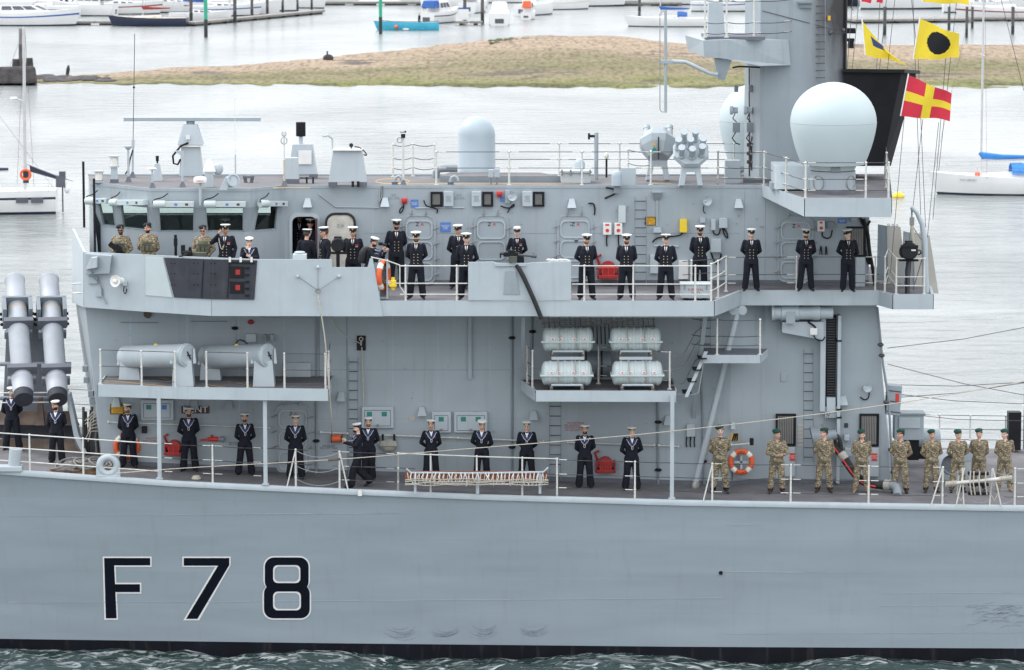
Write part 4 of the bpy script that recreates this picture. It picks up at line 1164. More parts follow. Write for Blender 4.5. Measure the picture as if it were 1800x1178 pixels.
for k in range(6): sign(1402,745+k*7,1412,750+k*7,3.4,'linenwarm','','black',.03,'data_plate')
ebox(1484,744,1491,752,3.4,.02,'darkgrey',LOW,'dark_plate')
ebox(1372,656,1384,671,3.4,.03,'grey',LOW,'access_plate')
# framed lockers on the lower wall
def locker(x0,y0,x1,y1,plates):
    mb = MB(); pbox(mb,x0,y0,x1,y1,YL - .13,.128); o = mb.build('wall_locker','palegrey',frig,bevel=.02)
    a,b = P(x0+5,y1-5,YL),P(x1-5,y0+5,YL); e = MB()
    ringprism(e,[(a.x,a.z),(b.x,a.z),(b.x,b.z),(a.x,b.z)],[(a.x + .012,a.z + .012),(b.x - .012,a.z + .012),(b.x - .012,b.z - .012),(a.x + .012,b.z - .012)],YL - .135,YL - .13); e.build('locker_seam','darkgrey',o)
    for px,m in plates: e = MB(); pbox(e,px,y0+9,px+9,y0+17,YL - .137,.006); e.build('label_plate',m,o)
    e = MB(); pbox(e,(x0+x1)/2-2,y1-7,(x0+x1)/2+2,y1-3,YL - .16,.03); e.build('latch','steel',o)
locker(248,703,305,739,((257,'signgreen'),(284,'signblue'))); locker(636,715,692,753,((645,'signgreen'),(671,'signgreen')))
locker(759,724,793,761,((771,'signgreen'),)); locker(798,724,857,761,((810,'signgreen'),(836,'signgreen')))
sign(719,731,730,740,YL,'linenwarm','','black',.03,'data_plate')
for r,m in [((432,587,450,602),'palegrey'),((464,588,468,600),'midgrey'),((475,588,481,600),'grey'),((500,638,546,671),'palegrey'),((1207,746,1222,768),'palegrey'),((249,750,258,762),'black'),((1318,771,1325,783),'black')]:
    ebox(*r,YL,.14,m,LOW)
for x in (1207,1214,1221): wc([(x,768),(x-1,778),(x,786)],YL,LOW,.018)
wc([(413,606),(420,596),(430,600),(436,606)],YL,LOW,.014)
mb = MB(); mb.lathe([(.14,0),(.14,.05),(.12,.05),(.12,.015),(.0,.015)],22,Matrix.Translation(P(260,552,YL)) @ Matrix.Rotation(RAD(90),4,'X'),cap=False); mb.build('scuttle',['grey'],LOW)
mb = MB(); mb.lathe([(.12,0),(.118,.02)],22,Matrix.Translation(P(260,552,YL)) @ Matrix.Rotation(RAD(90),4,'X')); mb.build('scuttle_glass','brown',LOW)
for x0,x1,y in ((212,277,567),(335,400,565)): mb = MB(); mb.tube([P(x0,y,YL - .04),P(x1,y,YL - .04)],.012,5); mb.build('jackstay','midgrey',LOW)
mb = MB(); mb.ball(P(441,566,YL - .03),.09,.05,.07); mb.build('red_cover','red',LOW)
horn(1520,682,3.4,LOW,.12); wc([(1528,690),(1527,700),(1520,704),(1512,698)],3.4,LOW,.018)
hood(1288,747,YL,LOW,9,11)
wc([(1562,790),(1566,796),(1575,803)],3.4,LOW,.03); ebox(1484,765,1493,775,3.4,.2,'palegrey',LOW); ebox(1485,788,1497,802,3.4,.2,'palegrey',LOW)
mb = MB(); mb.tube([P(1542,540,3.2),P(1552,640,3.2),P(1562,700,3.2),P(1570,850,3.2)],.035,8); mb.build('corner_pipe','midgrey',LOW)
for y in (606,625,707,790,830): mb = MB(); mb.ball(P(1548+(y-606)*.1,y,3.15),.09,.07,.06); mb.build('pipe_flange','wire',LOW)
wc([(1287,845),(1287,828),(1293,828)],YL,LOW,.012)

# ---- platforms below the wing
def platform(name,poly,z,dep,post=()):
    """poly: front edge (px, Y) from left to right, closed against the wall"""
    pts = [Vector((X(p,Y,690),Y,z)) for p,Y in poly]
    mb = MB(); wall = [Vector((pts[-1].x,YL,z)),Vector((pts[0].x,YL,z))]
    d = pts+wall; mb.add(d,[tuple(range(len(d)))]); mb.add([v-Vector((0,0,.05)) for v in d],[tuple(range(len(d)))[::-1]])
    o = mb.build(name,'deck',frig)
    f = MB(); path = [wall[1]]+pts+[wall[0]]
    for a,b in zip(path,path[1:]):
        n = Vector((b.y-a.y,-(b.x-a.x),0)).normalized()*.02; s = Vector((0,0,-dep)); t = Vector((0,0,.035))
        f.quad(a+n+s,b+n+s,b+n+t,a+n+t); f.quad(a+n+t,b+n+t,b-n+t,a-n+t); f.quad(b-n,a-n,a-n+t,b-n+t)
    f.build('platform_fascia','palegrey',o)
    return o
ZC = P(400,685,.1).z
PLC = platform('canister_platform',[(173,.9),(330,.35),(577,.02)],ZC,.30)
ZF = P(1060,689,.3).z
PLR = platform('raft_platform',[(916,2.5),(942,.35),(1189,.25)],ZF,.27)
for px,Y,zt,top in ((281,.55,ZC,703),(467,.2,ZC,705),(1181,.12,ZF,703)):
    a = deckat(px,max(Y,yedge(px) + .04)); hw = .055
    mb = MB(); mb.box(a.x-hw,a.x+hw,a.y - .05,a.y + .05,a.z - .02,zt - .05); o = mb.build('platform_pillar','palegrey',frig,bevel=.008)
    mb = MB(); mb.box(a.x-hw*1.7,a.x+hw*1.7,a.y - .09,a.y + .09,a.z + .05,a.z + .09); mb.build('pillar_foot','palegrey',o)
mk = MB()
for a,b,c,d in ((178,668,290,679),(280,664,330,676),(355,675,400,682),(400,671,450,679)):
    p,q = PZ(a,b,ZC + .006),PZ(c,d,ZC + .006); mk.quad(p,q,q+Vector((0,.06,0)),p+Vector((0,.06,0)))
mk.build('deck_marking','signyellow',PLC)
def pk(px,Y,z): return Vector((X(px,Y,660),Y,z))
rail_run([pk(177,.98,ZC),pk(249,.72,ZC),pk(308,.5,ZC)],h=1.0,fr=(1,.55,.18),wire=True,parent=PLC)
rail_run([pk(363,.5,ZC),pk(435,.3,ZC)],h=1.0,fr=(1,.55,.18),wire=True,parent=PLC)
rail_run([pk(500,.2,ZC),pk(572,.1,ZC),pk(578,.6,ZC)],h=1.0,fr=(1,.55,.18),wire=True,ends=(pk(496,.2,ZC),pk(581,2.6,ZC)),parent=PLC)
rail_run([pk(927,2.0,ZF),pk(936,1.1,ZF)],h=1.05,fr=(1,.6,.25),wire=True,parent=PLR)
rail_run([pk(1052,1.9,ZF),pk(1177,.8,ZF)],h=1.05,fr=(1,.5,.25),wire=True,parent=PLR)
q = MB()
for dz in (.1,.55,.9):
    z = ZF+dz; a = pk(1177,.8,z); q.tube([a,a+Vector((.4,.3,.02)),a+Vector((.75,1.0,.55)),a+Vector((1.0,1.9,.6))],.014,6)
q.build('curved_handrail','steel',PLR)
# small ladder landing aft of the rafts
ZL = P(1280,622,1.5).z
mb = MB(); pts = [Vector((X(p,Y,622),Y,ZL)) for p,Y in ((1235,1.2),(1336,1.2),(1349,2.6),(1235,2.75))]
mb.frus([v-Vector((0,0,.03)) for v in pts],[v.copy() for v in pts]); LND = mb.build('ladder_landing','skirt',frig)
mb = MB()
for a,b in zip(pts[:3],pts[1:3]):
    n = Vector((b.y-a.y,-(b.x-a.x),0)).normalized()*.02; mb.quad(a+n-Vector((0,0,.22)),b+n-Vector((0,0,.22)),b+n+Vector((0,0,.01)),a+n+Vector((0,0,.01)))
mb.build('landing_fascia','palegrey',LND)
rail_run([pts[0]+Vector((.4,.05,0)),pts[1]+Vector((0,.05,0))],h=1.0,fr=(1,.55,.3),wire=True,sag=.03,ends=(pts[0]+Vector((-.3,.3,0)),pts[1]+Vector((.02,.06,0))),parent=LND)
mb = MB()
for s in (0,.55):
    a,b = P(1238,618,1.3+s),P(1203,698,.9+s); t = Vector((.0,.05,0)); mb.frus([a,a+Vector((.10,0,0)),b+Vector((.10,0,0)),b],[a+t,a+Vector((.10,0,0))+t,b+Vector((.10,0,0))+t,b+t])
st = mb.build('ship_ladder','palegrey',frig)
for k in range(4):
    a = P(1234-k*9,628+k*20,1.3); mb = MB(); mb.box(a.x - .12,a.x + .12,1.0,1.7,a.z - .02,a.z); mb.build('ladder_tread','black',st)
conduit([(1190,693),(1218,694),(1228,690),(1236,640),(1246,634),(1330,634)],1.3,frig,.018)
ladder(1240,556,640,6,18,YL,LOW)
# sloping props
for (a,b,r) in ((P(1297,545,2.35),ondeck(1222,858),.085),):
    mb = MB(); mb.tube([a,b+Vector((0,0,.1))],r,14); o = mb.build('sloping_strut','palegrey',frig,smooth=60)
    mb = MB(); mb.lathe([(.13,-.04),(.13,.04)],16,Matrix.Translation(a+Vector((-.12,-.06,0))) @ Matrix.Rotation(RAD(90),4,'X')); mb.lathe([(.13,-.04),(.13,.04)],16,Matrix.Translation(a+Vector((.12,-.06,0))) @ Matrix.Rotation(RAD(90),4,'X')); mb.cbox(a+Vector((0,-.06,0)),.34,.06,.14)
    mb.build('strut_lug','palegrey',o,smooth=40)
    mb = MB(); mb.lathe([(.14,0),(.14,.12),(.1,.2)],14,Matrix.Translation(b)); mb.build('strut_foot','steel',o,smooth=40)
mb = MB(); a,b = P(1237,552,.9),P(1216,735,YL - .03); t = Vector((0,.06,0)); w = Vector((.11,0,0)); mb.frus([a,a+w,b+w,b],[a+t,a+w+t,b+w+t,b+t]); mb.build('platform_brace','grey',frig)
# replenishment rail: black toothed track in a pale trunk, and its winch drum
mb = MB()
for x0,x1,y1 in ((1441,1452,724),(1470,1479,850)): pbox(mb,x0,555,x1,y1,3.05,.35)
TR = mb.build('replenishment_trunk','palegrey',frig,bevel=.008)
ebox(1452,554,1470,700,3.4,.10,'black',TR,'toothed_track')
pr = MB(); pr.box(-.12,.12,-.03,0,-.012,.012); p0 = None
for k in range(30):
    l_ = P(1461,560+k*4.6,3.29)
    if p0 is None: p0 = pr.build('track_tooth','wire',TR,loc=l_)
    else: inst(p0,'track_tooth',l_,TR)
ebox(1453,699,1469,725,3.4,.30,'palegrey',TR,'track_carriage'); ebox(1450,715,1474,735,3.4,.26,'grey',TR,'carriage_plate')
for y in (598,719,733): ebox(1471,y,1480,y+3,3.42,.40,'black',TR,'clamp_band')
T = Matrix.Translation(P(1356,550,2.9)) @ Matrix.Rotation(RAD(90),4,'Y')
mb = MB(); mb.lathe([(.24,0),(.24,.06),(.19,.1),(.19,.25),(.22,.28),(.22,.75),(.19,.78),(.19,1.15),(.21,1.18),(.21,1.35),(.17,1.37),(.17,1.72)],22,T); wd = mb.build('winch_drum','palegrey',frig,smooth=35)
mb = MB(); a = [P(1375,566,2.9),P(1448,566,2.9),P(1448,598,2.9),P(1375,585,2.9)]; mb.frus([v+Vector((0,.45,0)) for v in a],a); mb.build('winch_bed','palegrey',wd,bevel=.01)
ebox(1424,577,1437,589,2.9,.14,'white',wd,'winch_box'); wc([(1430,590),(1436,598),(1446,600),(1450,592)],2.85,wd,.02); wc([(1420,566),(1430,572),(1434,577)],2.85,wd,.03)
mb = MB(); pbox(mb,1382,548,1398,569,2.65,.2); mb.build('winch_strap','grey',wd)

# ================================================================== separate things on board
# -- bridge roof
def roofpt(px,py): return PZ(px,py,ZR + .006)
def radar():
    b = roofpt(336,309); t = thing('navigation_radar','long grey bar radar scanner on a tapered pedestal on bridge roof','radar',b)
    s = pm(1,6)
    mb = MB(); mb.frus([(-.33,-.24,0),(.35,-.24,0),(.35,.28,0),(-.33,.28,0)],[(-.26,-.2,54*s),(.26,-.2,54*s),(.26,.22,54*s),(-.26,.22,54*s)]); mb.build('lower_pedestal','palegrey',t,bevel=.01)
    mb = MB(); mb.frus([(-.37,-.28,56*s),(.37,-.28,56*s),(.37,.28,56*s),(-.37,.28,56*s)],[(-.2,-.16,92*s),(.2,-.16,92*s),(.2,.18,92*s),(-.2,.18,92*s)]); mb.build('gearbox','palegrey',t,bevel=.01)
    mb = MB(); mb.box(-.33,.42,-.3,.3,53*s,55.5*s); mb.build('pedestal_flange','white',t)
    mb = MB(); mb.lathe([(.12,92*s),(.12,97*s),(.16,98*s)],16); mb.build('turning_shaft','midgrey',t)
    mb = MB(); L,R_ = P(218,211,b.y).x-b.x,P(458,209,b.y).x-b.x
    mb.box(L,R_,-.14,.14,98*s,104.5*s); mb.build('antenna_bar','grey',t,bevel=.012)
    mb = MB(); mb.box(-.12,-.0,-.3,-.25,66*s,74*s); mb.build('maintenance_switch','white',t)
    mb = MB(); mb.tube([(-.05,-.3,.98),(-.25,-.4,.9),(-.42,-.35,.7),(-.5,-.3,.6),(-.48,-.3,.38),(-.36,-.3,.35),(-.28,-.25,.5)],.03,8); mb.build('looped_cable','black',t,smooth=60)
radar()
def lantern(px,py,h,label):
    b = roofpt(px,py); t = thing('signal_lantern',label,'lantern',b,group='signal lanterns on the bridge roof')
    mb = MB(); mb.frus([(-.1,-.1,0),(.1,-.1,0),(.1,.1,0),(-.1,.1,0)],[(-.08,-.08,h),(.08,-.08,h),(.08,.08,h),(-.08,.08,h)]); mb.build('post','palegrey',t)
    mb = MB(); mb.box(-.11,.11,-.11,.11,0,.1); mb.build('foot','skirt',t)
    mb = MB(); mb.lathe([(.10,h),(.10,h + .24)],14); mb.build('lens','lamp',t,smooth=60)
    mb = MB(); mb.box(-.11,.11,.03,.12,h,h + .26); mb.box(-.13,.13,-.13,.13,h + .25,h + .29); mb.box(-.13,.13,-.13,.13,h - .04,h); mb.build('housing','palegrey',t)
lantern(201,321,.48,'tall white-lensed signal lantern on grey post, left on bridge roof'); lantern(174,323,.08,'low white-lensed lantern at the front corner of bridge roof')
def pole(name,label,px,py,top,r,m,cat='antenna',Yo=None,foot=True,group=None,extra=None):
    b = roofpt(px,py) if Yo is None else P(px,py,Yo); h = P(px,top,b.y).z-b.z
    t = thing(name,label,cat,b,group=group)
    mb = MB(); mb.tube([(0,0,0),(0,0,h)],r,8); mb.build('pole',m,t,smooth=60)
    if foot: mb = MB(); mb.frus([(-.09,-.09,0),(.09,-.09,0),(.09,.09,0),(-.09,.09,0)],[(-.03,-.03,.16),(.03,-.03,.16),(.03,.03,.16),(-.03,.03,.16)]); mb.build('foot','skirt',t)
    return t,h
t,h = pole('whip_antenna','very tall thin whip antenna leaning slightly, left of the bar radar',233,312,60,.010,'wire'); t.rotation_euler = (0,RAD(1.6),0)
mb = MB(); mb.tube([(0,0,0),(0,0,.85)],.03,8); mb.tube([(0,0,.85),(0,0,1.1)],.045,8); mb.build('base_section','palegrey',t); mb = MB(); mb.ball((0,0,h*.63),.035); mb.build('joint','black',t)
cable([b_+Vector((0,0,0)) for b_ in (Vector((0,-.05,.8)),Vector((-.08,-.1,.5)),Vector((-.1,-.1,.25)),Vector((-.2,-.1,.1)))],t,.022)
t,h = pole('whip_antenna','thin whip antenna on the bridge roof right of the bar radar',414,318,172,.008,'white'); mb = MB(); mb.tube([(0,0,0),(0,0,.75)],.022,8); mb.build('base_section','palegrey',t)
t,h = pole('horn_antenna_post','slim grey post with funnel top on the bridge roof',226,320,262,.035,'palegrey','antenna'); mb = MB(); mb.lathe([(.04,h - .02),(.11,h + .05),(.11,h + .09)],14); mb.build('funnel','palegrey',t)
t,h = pole('lamp_post','grey roof post with flat white disc lamp in front of the bar radar',268,331,300,.025,'palegrey','lamp'); mb = MB(); mb.lathe([(.03,h),(.13,h + .05),(.1,h + .08)],16); mb.build('lamp_disc','white',t)
t,h = pole('lamp_post','thin grey pole with a triangular bracket against the radar pedestal',321,329,265,.03,'palegrey','lamp'); mb = MB(); mb.frus([(-.24,-.03,h),(.03,-.03,h),(.03,-.03,h - .18)],[(-.24,.03,h),(.03,.03,h),(.03,.03,h - .18)]); mb.build('bracket','palegrey',t)
for px,lab in ((149,'taller'),(172,'shorter')):
    pass
t,h = pole('black_pole','black upright pole at bridge front, far side',148,400,284,.035,'black','pole',5.6,False); t,h = pole('black_pole','black upright pole standing on the bridge wing corner',167,445,314,.035,'black','pole',2.3,False)
# satellite compass: white dome and maker's disc
b = roofpt(352,333); t = thing('gps_dome','flat white mushroom antenna marked THALES on a short post','antenna',b); b2 = P(352,318,b.y)-b
mb = MB(); mb.tube([(0,0,-.45),(0,0,b2.z)],.04,10); mb.build('post','palegrey',t)
mb = MB(); mb.lathe([(.08,b2.z - .07),(.18,b2.z - .04),(.185,b2.z + .06),(.15,b2.z + .11),(.0,b2.z + .13)],24,cap=False); dm = mb.build('dome','white',t,smooth=50); text('THALES','maker_print','brightred',dm,(0,-.19,b2.z + .01),.065)
b = roofpt(368,329); t = thing('white_radome','white house-shaped radome on a grey box beside the bar radar','antenna',b); mb = MB(); mb.box(-.12,.12,-.1,.1,0,.45); mb.build('box_post','palegrey',t,bevel=.01)
mb = MB(); mb.frus([(-.18,-.15,.42),(.2,-.15,.42),(.2,.15,.42),(-.18,.15,.42)],[(-.06,-.05,.78),(.06,-.05,.78),(.06,.05,.78),(-.06,.05,.78)]); mb.build('peaked_cover','white',t,bevel=.04)
mb = MB(); mb.ball((.24,.1,.5),.15,.1,.17); mb.build('side_dish','palegrey',t,smooth=60)
b = roofpt(400,334); t = thing('searchlight','grey drum searchlight on a slanting bracket, bridge roof edge','searchlight',b)
mb = MB(); mb.frus([(-.22,-.1,0),(.0,-.1,0),(.0,.1,0),(-.22,.1,0)],[(-.05,-.08,.36),(.12,-.08,.36),(.12,.08,.36),(-.05,.08,.36)]); mb.build('bracket','palegrey',t,bevel=.01)
mb = MB(); mb.lathe([(.17,-.16),(.18,.06),(.19,.08),(.15,.09),(.14,.05)],22,Matrix.Translation((.14,0,.26)) @ Matrix.Rotation(RAD(75),4,'X') @ Matrix.Rotation(RAD(25),4,'Y')); mb.build('drum','palegrey',t,smooth=40)
b = roofpt(277,318); t = thing('tapered_post','small tapered grey post with black camera head on bridge roof','post',b); mb = MB(); mb.frus([(-.13,-.12,0),(.15,-.12,0),(.15,.12,0),(-.13,.12,0)],[(-.07,-.07,.5),(.06,-.07,.5),(.06,.07,.5),(-.07,.07,.5)]); mb.build('post','palegrey',t,bevel=.01); mb = MB(); mb.lathe([(.025,.5),(.025,.56),(.045,.57),(.045,.68),(.06,.7),(.03,.72)],12); mb.build('camera_head','black',t)
b = roofpt(437,321); t = thing('mooring_bitt','short dark twin bollard at the back of bridge roof','bollard',b); mb = MB(); mb.tube([(-.08,0,0),(-.12,0,.2)],.05,8); mb.tube([(.08,0,0),(.12,0,.2)],.05,8); mb.box(-.15,.15,-.08,.08,.13,.19); mb.build('bitt','skirt',t)
t,h = pole('cage_antenna','slender antenna with a wire cage top beside grey cabinets',500,328,237,.018,'railpaint')
mb = MB()
for k in range(4):
    a = k*math.pi/4; mb.torus((0,0,h - .17),.1,.006,(math.cos(a),math.sin(a),0),16,4); mb.torus((0,0,h + .02),.07,.006,(math.cos(a),math.sin(a),0),16,4)
mb.build('wire_cage','steel',t); mb = MB(); mb.tube([(0,0,.1),(0,0,.75)],.03,8); mb.build('base_section','rope',t)
def cabinet(px0,px1,base,top,tpx0,tpx1,label,extra,dep=.5):
    b = roofpt((px0+px1)/2,base); k = 1/FPX*(b.y+D); c = (px0+px1)/2; h = P(0,top,b.y).z-b.z
    t = thing('antenna_cabinet',label,'cabinet',b)
    w = .16
    mb = MB(); A = [((px0-c)*k,-dep/2,.12),((px1-c)*k,-dep/2,.12),((px1-c)*k,dep/2,.12),((px0-c)*k,dep/2,.12)]
    B = [((tpx0-c)*k,-dep/2.6,h),((tpx1-c)*k,-dep/2.6,h),((tpx1-c)*k,dep/2.6,h),((tpx0-c)*k,dep/2.6,h)]
    mb.frus(A,B); mb.build('body','palegrey',t,bevel=.012)
    for x in (px0,px1-14): mb = MB(); mb.box((x-c)*k,(x+14-c)*k,-dep/2 - .01,dep/2,0,.13); mb.build('foot','skirt',t)
    return t,h,k
t,h,k = cabinet(578,645,327,264,586,637,'tall tapered pale grey cabinet with peaked white top on roof',None)
mb = MB(); mb.box(-.42,.42,-.3,.25,h,h + .04); mb.build('top_plate','white',t,bevel=.006)
mb = MB(); mb.tube([(-.42,0,h),(-.43,0,h + .32),(-.55,-.1,h + .42),(-.68,-.2,h + .4)],.03,6); mb.build('bent_arm','palegrey',t); mb = MB(); mb.ball((.1,0,h + .14),.06); mb.tube([(.1,0,h),(.1,0,h + .1)],.02,6); mb.build('sensor_ball','black',t)
cable([Vector((.2,0,h + .1)),Vector((.35,-.1,h + .08)),Vector((.5,-.1,h - .05)),Vector((.55,-.1,h - .15)),Vector((.45,-.1,h - .12))],t,.018)
for x in (.12,.27): mb = MB(); mb.box(x,x + .07,-.4,-.32,0,.16); mb.build('black_cable_gland','black',t)
t,h,k = cabinet(508,558,313,253,515,550,'grey cabinet topped by a black cylinder antenna on roof',None)
mb = MB(); mb.tube([(-.06,0,h),(-.06,0,h + .25)],.06,12); mb.build('neck','palegrey',t,smooth=50); mb = MB(); mb.lathe([(.13,h + .22),(.14,h + .24),(.14,h + .62),(.13,h + .63)],22,Matrix.Translation((-.06,0,0))); mb.build('black_cylinder','black',t,smooth=40)
mb = MB(); mb.box(-.12,.26,-.29,-.25,.42,.82); mb.build('white_panel','white',t)
t,h,k = cabinet(498,526,322,277,502,524,'small pale cabinet in front of the black cylinder antenna',None,.35)
for x in (.42,.6): mb = MB(); mb.box(x,x + .05,-.1,-.02,0,.18); mb.build('black_cable_gland','black',t)
# big grey dome and its plinth
b = roofpt(838,310); t = thing('communications_dome','tall grey rounded cylinder dome standing mid roof','radome',b); k = pm(1,b.y)
h0 = P(0,305,b.y).z-b.z; ht = P(0,204,b.y).z-b.z; r = 33*k
mb = MB(); prof = [(r*1.02,h0 - .05),(r*1.02,h0 + .02),(r,h0 + .04),(r*.985,ht-r)]+[(r*.985*math.cos(a*math.pi/20),ht-r+r*math.sin(a*math.pi/20)) for a in range(1,10)]+[(.02,ht)]
mb.lathe(prof,40); mb.build('dome','radomegrey',t,smooth=60)
mb = MB(); mb.lathe([(r*.95,-.05),(r*.95,h0)],32); mb.build('base_ring','skirt',t)
b = roofpt(870,321); mb = MB(); a = [v+Vector((0,0,.15)) for v in (roofpt(772,320),roofpt(985,320),roofpt(950,313),roofpt(790,313))]
mb.frus([Vector((v.x,v.y,ZR)) for v in a],a); mb.build('dome_plinth','midgrey',ROOF,bevel=.01)
mb = MB(); mb.frus([Vector((v.x,v.y,ZR + .158)) for v in a],[Vector((v.x,v.y,ZR + .166)) for v in a]); mb.build('plinth_top','roofdeck',ROOF)
t,b = None,roofpt(866,324); t = thing('switch_box','small grey switch boxes on feet in front of the grey dome','switch box',b)
mb = MB(); mb.box(-.12,.02,-.08,.08,.2,.42); mb.box(.05,.2,-.08,.08,.2,.44); mb.build('boxes','palegrey',t,bevel=.01); mb = MB(); mb.tube([(-.05,0,0),(-.05,0,.2)],.02,6); mb.tube([(.12,0,0),(.12,0,.2)],.02,6); mb.build('legs','steel',t)
for (x0,y0,lab) in ((699,326,'left'),(797,326,'right')):
    b = roofpt(x0,y0); t = thing('gooseneck_vent','small grey gooseneck vent pipe on roof edge, %s of two' % lab,'vent',b)
    mb = MB(); mb.tube([(-.08,0,.0),(-.08,0,.14),(-.05,0,.22),(.03,0,.26),(.10,0,.22),(.13,0,.12)],.045,10); mb.build('pipe','grey',t,smooth=60); mb = MB(); mb.lathe([(.1,0),(.08,.07),(.1,.08),(.1,.1)],12,Matrix.Translation((-.08,0,0))); mb.build('flange','skirt',t)
b = roofpt(780,313); t = thing('vent_duct','dark curved vent duct beside the grey dome','vent',b); mb = MB(); mb.tube([(-.22,0,0),(-.22,0,.16),(-.14,0,.26),(.05,0,.28),(.4,0,.28)],.11,14); mb.build('duct','midgrey',t,smooth=60)
b = roofpt(1012,321); t = thing('roof_hatch','grey roof hatch box with clamps and a small dome behind','hatch',b)
mb = MB(); mb.frus([(-.42,-.3,.0),(.42,-.3,.0),(.42,.3,.0),(-.42,.3,.0)],[(-.4,-.28,.3),(.4,-.28,.3),(.4,.28,.3),(-.4,.28,.3)]); mb.build('coaming','palegrey',t,bevel=.015); mb = MB(); mb.box(-.46,.46,-.34,.34,.3,.36); mb.build('lid','palegrey',t,bevel=.01)
for x in (-.4,-.15,.15,.4): mb = MB(); mb.tube([(x,-.36,.22),(x,-.36,.4)],.025,6); mb.build('clamp','steel',t)
mb = MB(); mb.lathe([(.15,.3),(.15,.52),(.1,.62),(.02,.65)],16,Matrix.Translation((.12,.5,0))); mb.build('small_dome','radomegrey',t,smooth=60)
t,h = pole('grey_post','square grey post with a small black camera near the roof hatch',1048,316,233,.06,'grey','post',foot=False); mb = MB(); mb.box(-.22,-.05,-.04,.04,h - .14,h - .07); mb.box(-.24,-.18,-.05,.05,h - .2,h - .02); mb.build('camera','black',t)
t,h = pole('beacon_post','short black post with white lamp on roof near the posts',1066,312,274,.03,'black','lamp',foot=False); mb = MB(); mb.ball((0,0,h),.07,.07,.1); mb.build('lamp','lamp',t)
t,h = pole('camera_mast','thin mast with black wind sensor on the mid roof',709,326,238,.032,'railpaint','mast'); mb = MB(); mb.box(-.06,.06,-.06,.06,h - .07,h + .04); mb.tube([(-.09,0,h + .09),(.09,0,h + .09)],.012,5); mb.ball((.06,0,h + .1),.03); mb.build('sensor','black',t); mb = MB(); mb.torus((-.1,0,h - .14),.07,.008,(0,1,0),16,5); mb.build('cable_loop','black',t)
# decoy launchers
def decoy(px,py,face,label,k=1.0):
    b = roofpt(px,py); t = thing('decoy_launcher',label,'decoy launcher',b,group='decoy launchers on the roof')
    for s in (-1,1): mb = MB(); mb.frus([(s*.34,-.2,0),(s*.2,-.2,0),(s*.2,.2,0),(s*.34,.2,0)],[(s*.25,-.15,.62),(s*.08,-.15,.62),(s*.08,.15,.62),(s*.25,.15,.62)]); mb.build('leg','palegrey',t,bevel=.008)
    mb = MB(); mb.box(-.27,.27,-.17,.17,.42,.66); mb.build('leg_bridge','palegrey',t,bevel=.01)
    for s in (-.33,.2): mb = MB(); mb.box(s,s + .13,-.22,.22,0,.05); mb.build('foot','skirt',t)
    H = MB(); n = 8; ang = [RAD(22.5+45*i) for i in range(n)]
    if face:
        T = Matrix.Translation((0,0,1.0)) @ Matrix.Rotation(RAD(52),4,'X')
        H.lathe([(.40,-.34),(.54,-.06),(.50,.06)],8,T @ Matrix.Rotation(RAD(22.5),4,'Z'))
    else:
        T = Matrix.Translation((0,0,1.0)) @ Matrix.Rotation(RAD(-38),4,'X')
        H.lathe([(.30,-.42),(.5,-.1),(.56,.1),(.36,.42)],8,T @ Matrix.Rotation(RAD(22.5),4,'Z'))
    H.build('launcher_head','palegrey' if face else 'grey',t,bevel=.01)
    spots = [(-.2,.3),(.12,.33),(-.36,.05),(-.02,.06),(.33,.08),(-.28,-.22),(.02,-.26),(.3,-.18)] if face else [(-.3,.1),(-.08,.25),(.2,.25),(.36,.1)]
    for x,y in spots:
        mb = MB(); z0 = .02 if face else .25; z1 = .52 if face else .75
        L = T @ Vector((x,y,z0)),T @ Vector((x*1.0,y,z1))
        mb.tube([L[0],L[0].lerp(L[1],.25),L[0].lerp(L[1],.26),L[0].lerp(L[1],.8),L[0].lerp(L[1],.81),L[1]],[.105,.105,.085,.085,.1,.1],14); mb.build('launch_tube','palegrey',t,smooth=35)
    if not face:
        mb = MB(); mb.box(-.02,.02,-.56,-.5,.66,1.3); mb.build('door_bar','darkgrey',t)
        mb = MB(); q = Matrix.Translation((-.12,-.545,.93)) @ Matrix.Rotation(RAD(45),4,'Y'); mb.box(-.055,.055,-.01,.01,-.055,.055,q); mb.build('green_label','signgreen',t)
        mb = MB(); mb.frus([(-.17,-.55,1.06),(-.07,-.55,1.06),(-.12,-.55,1.16)],[(-.17,-.53,1.06),(-.07,-.53,1.06),(-.12,-.53,1.16)]); mb.build('orange_label','signyellow',t)
decoy(1156,318,False,'decoy launcher turned away, its tubes pointing up behind a green diamond label'); decoy(1214,328,True,'decoy launcher facing the camera with a cluster of eight tubes')
b = roofpt(1287,322); mb = MB(); mb.box(-.21,.22,-.2,.2,0,.66); mb.build('grey_cabinet','grey',None,bevel=.012,loc=b); tag(bpy.data.objects['grey_cabinet'],'plain grey upright cabinet at the foot of the mast','cabinet')
mb = MB(); mb.box(-.2,.22,-.02,.02,0,.5); o = mb.build('grey_locker','palegrey',None,bevel=.012,loc=roofpt(1104,326)); tag(o,'low pale locker on the roof edge left of the decoy launchers','locker')
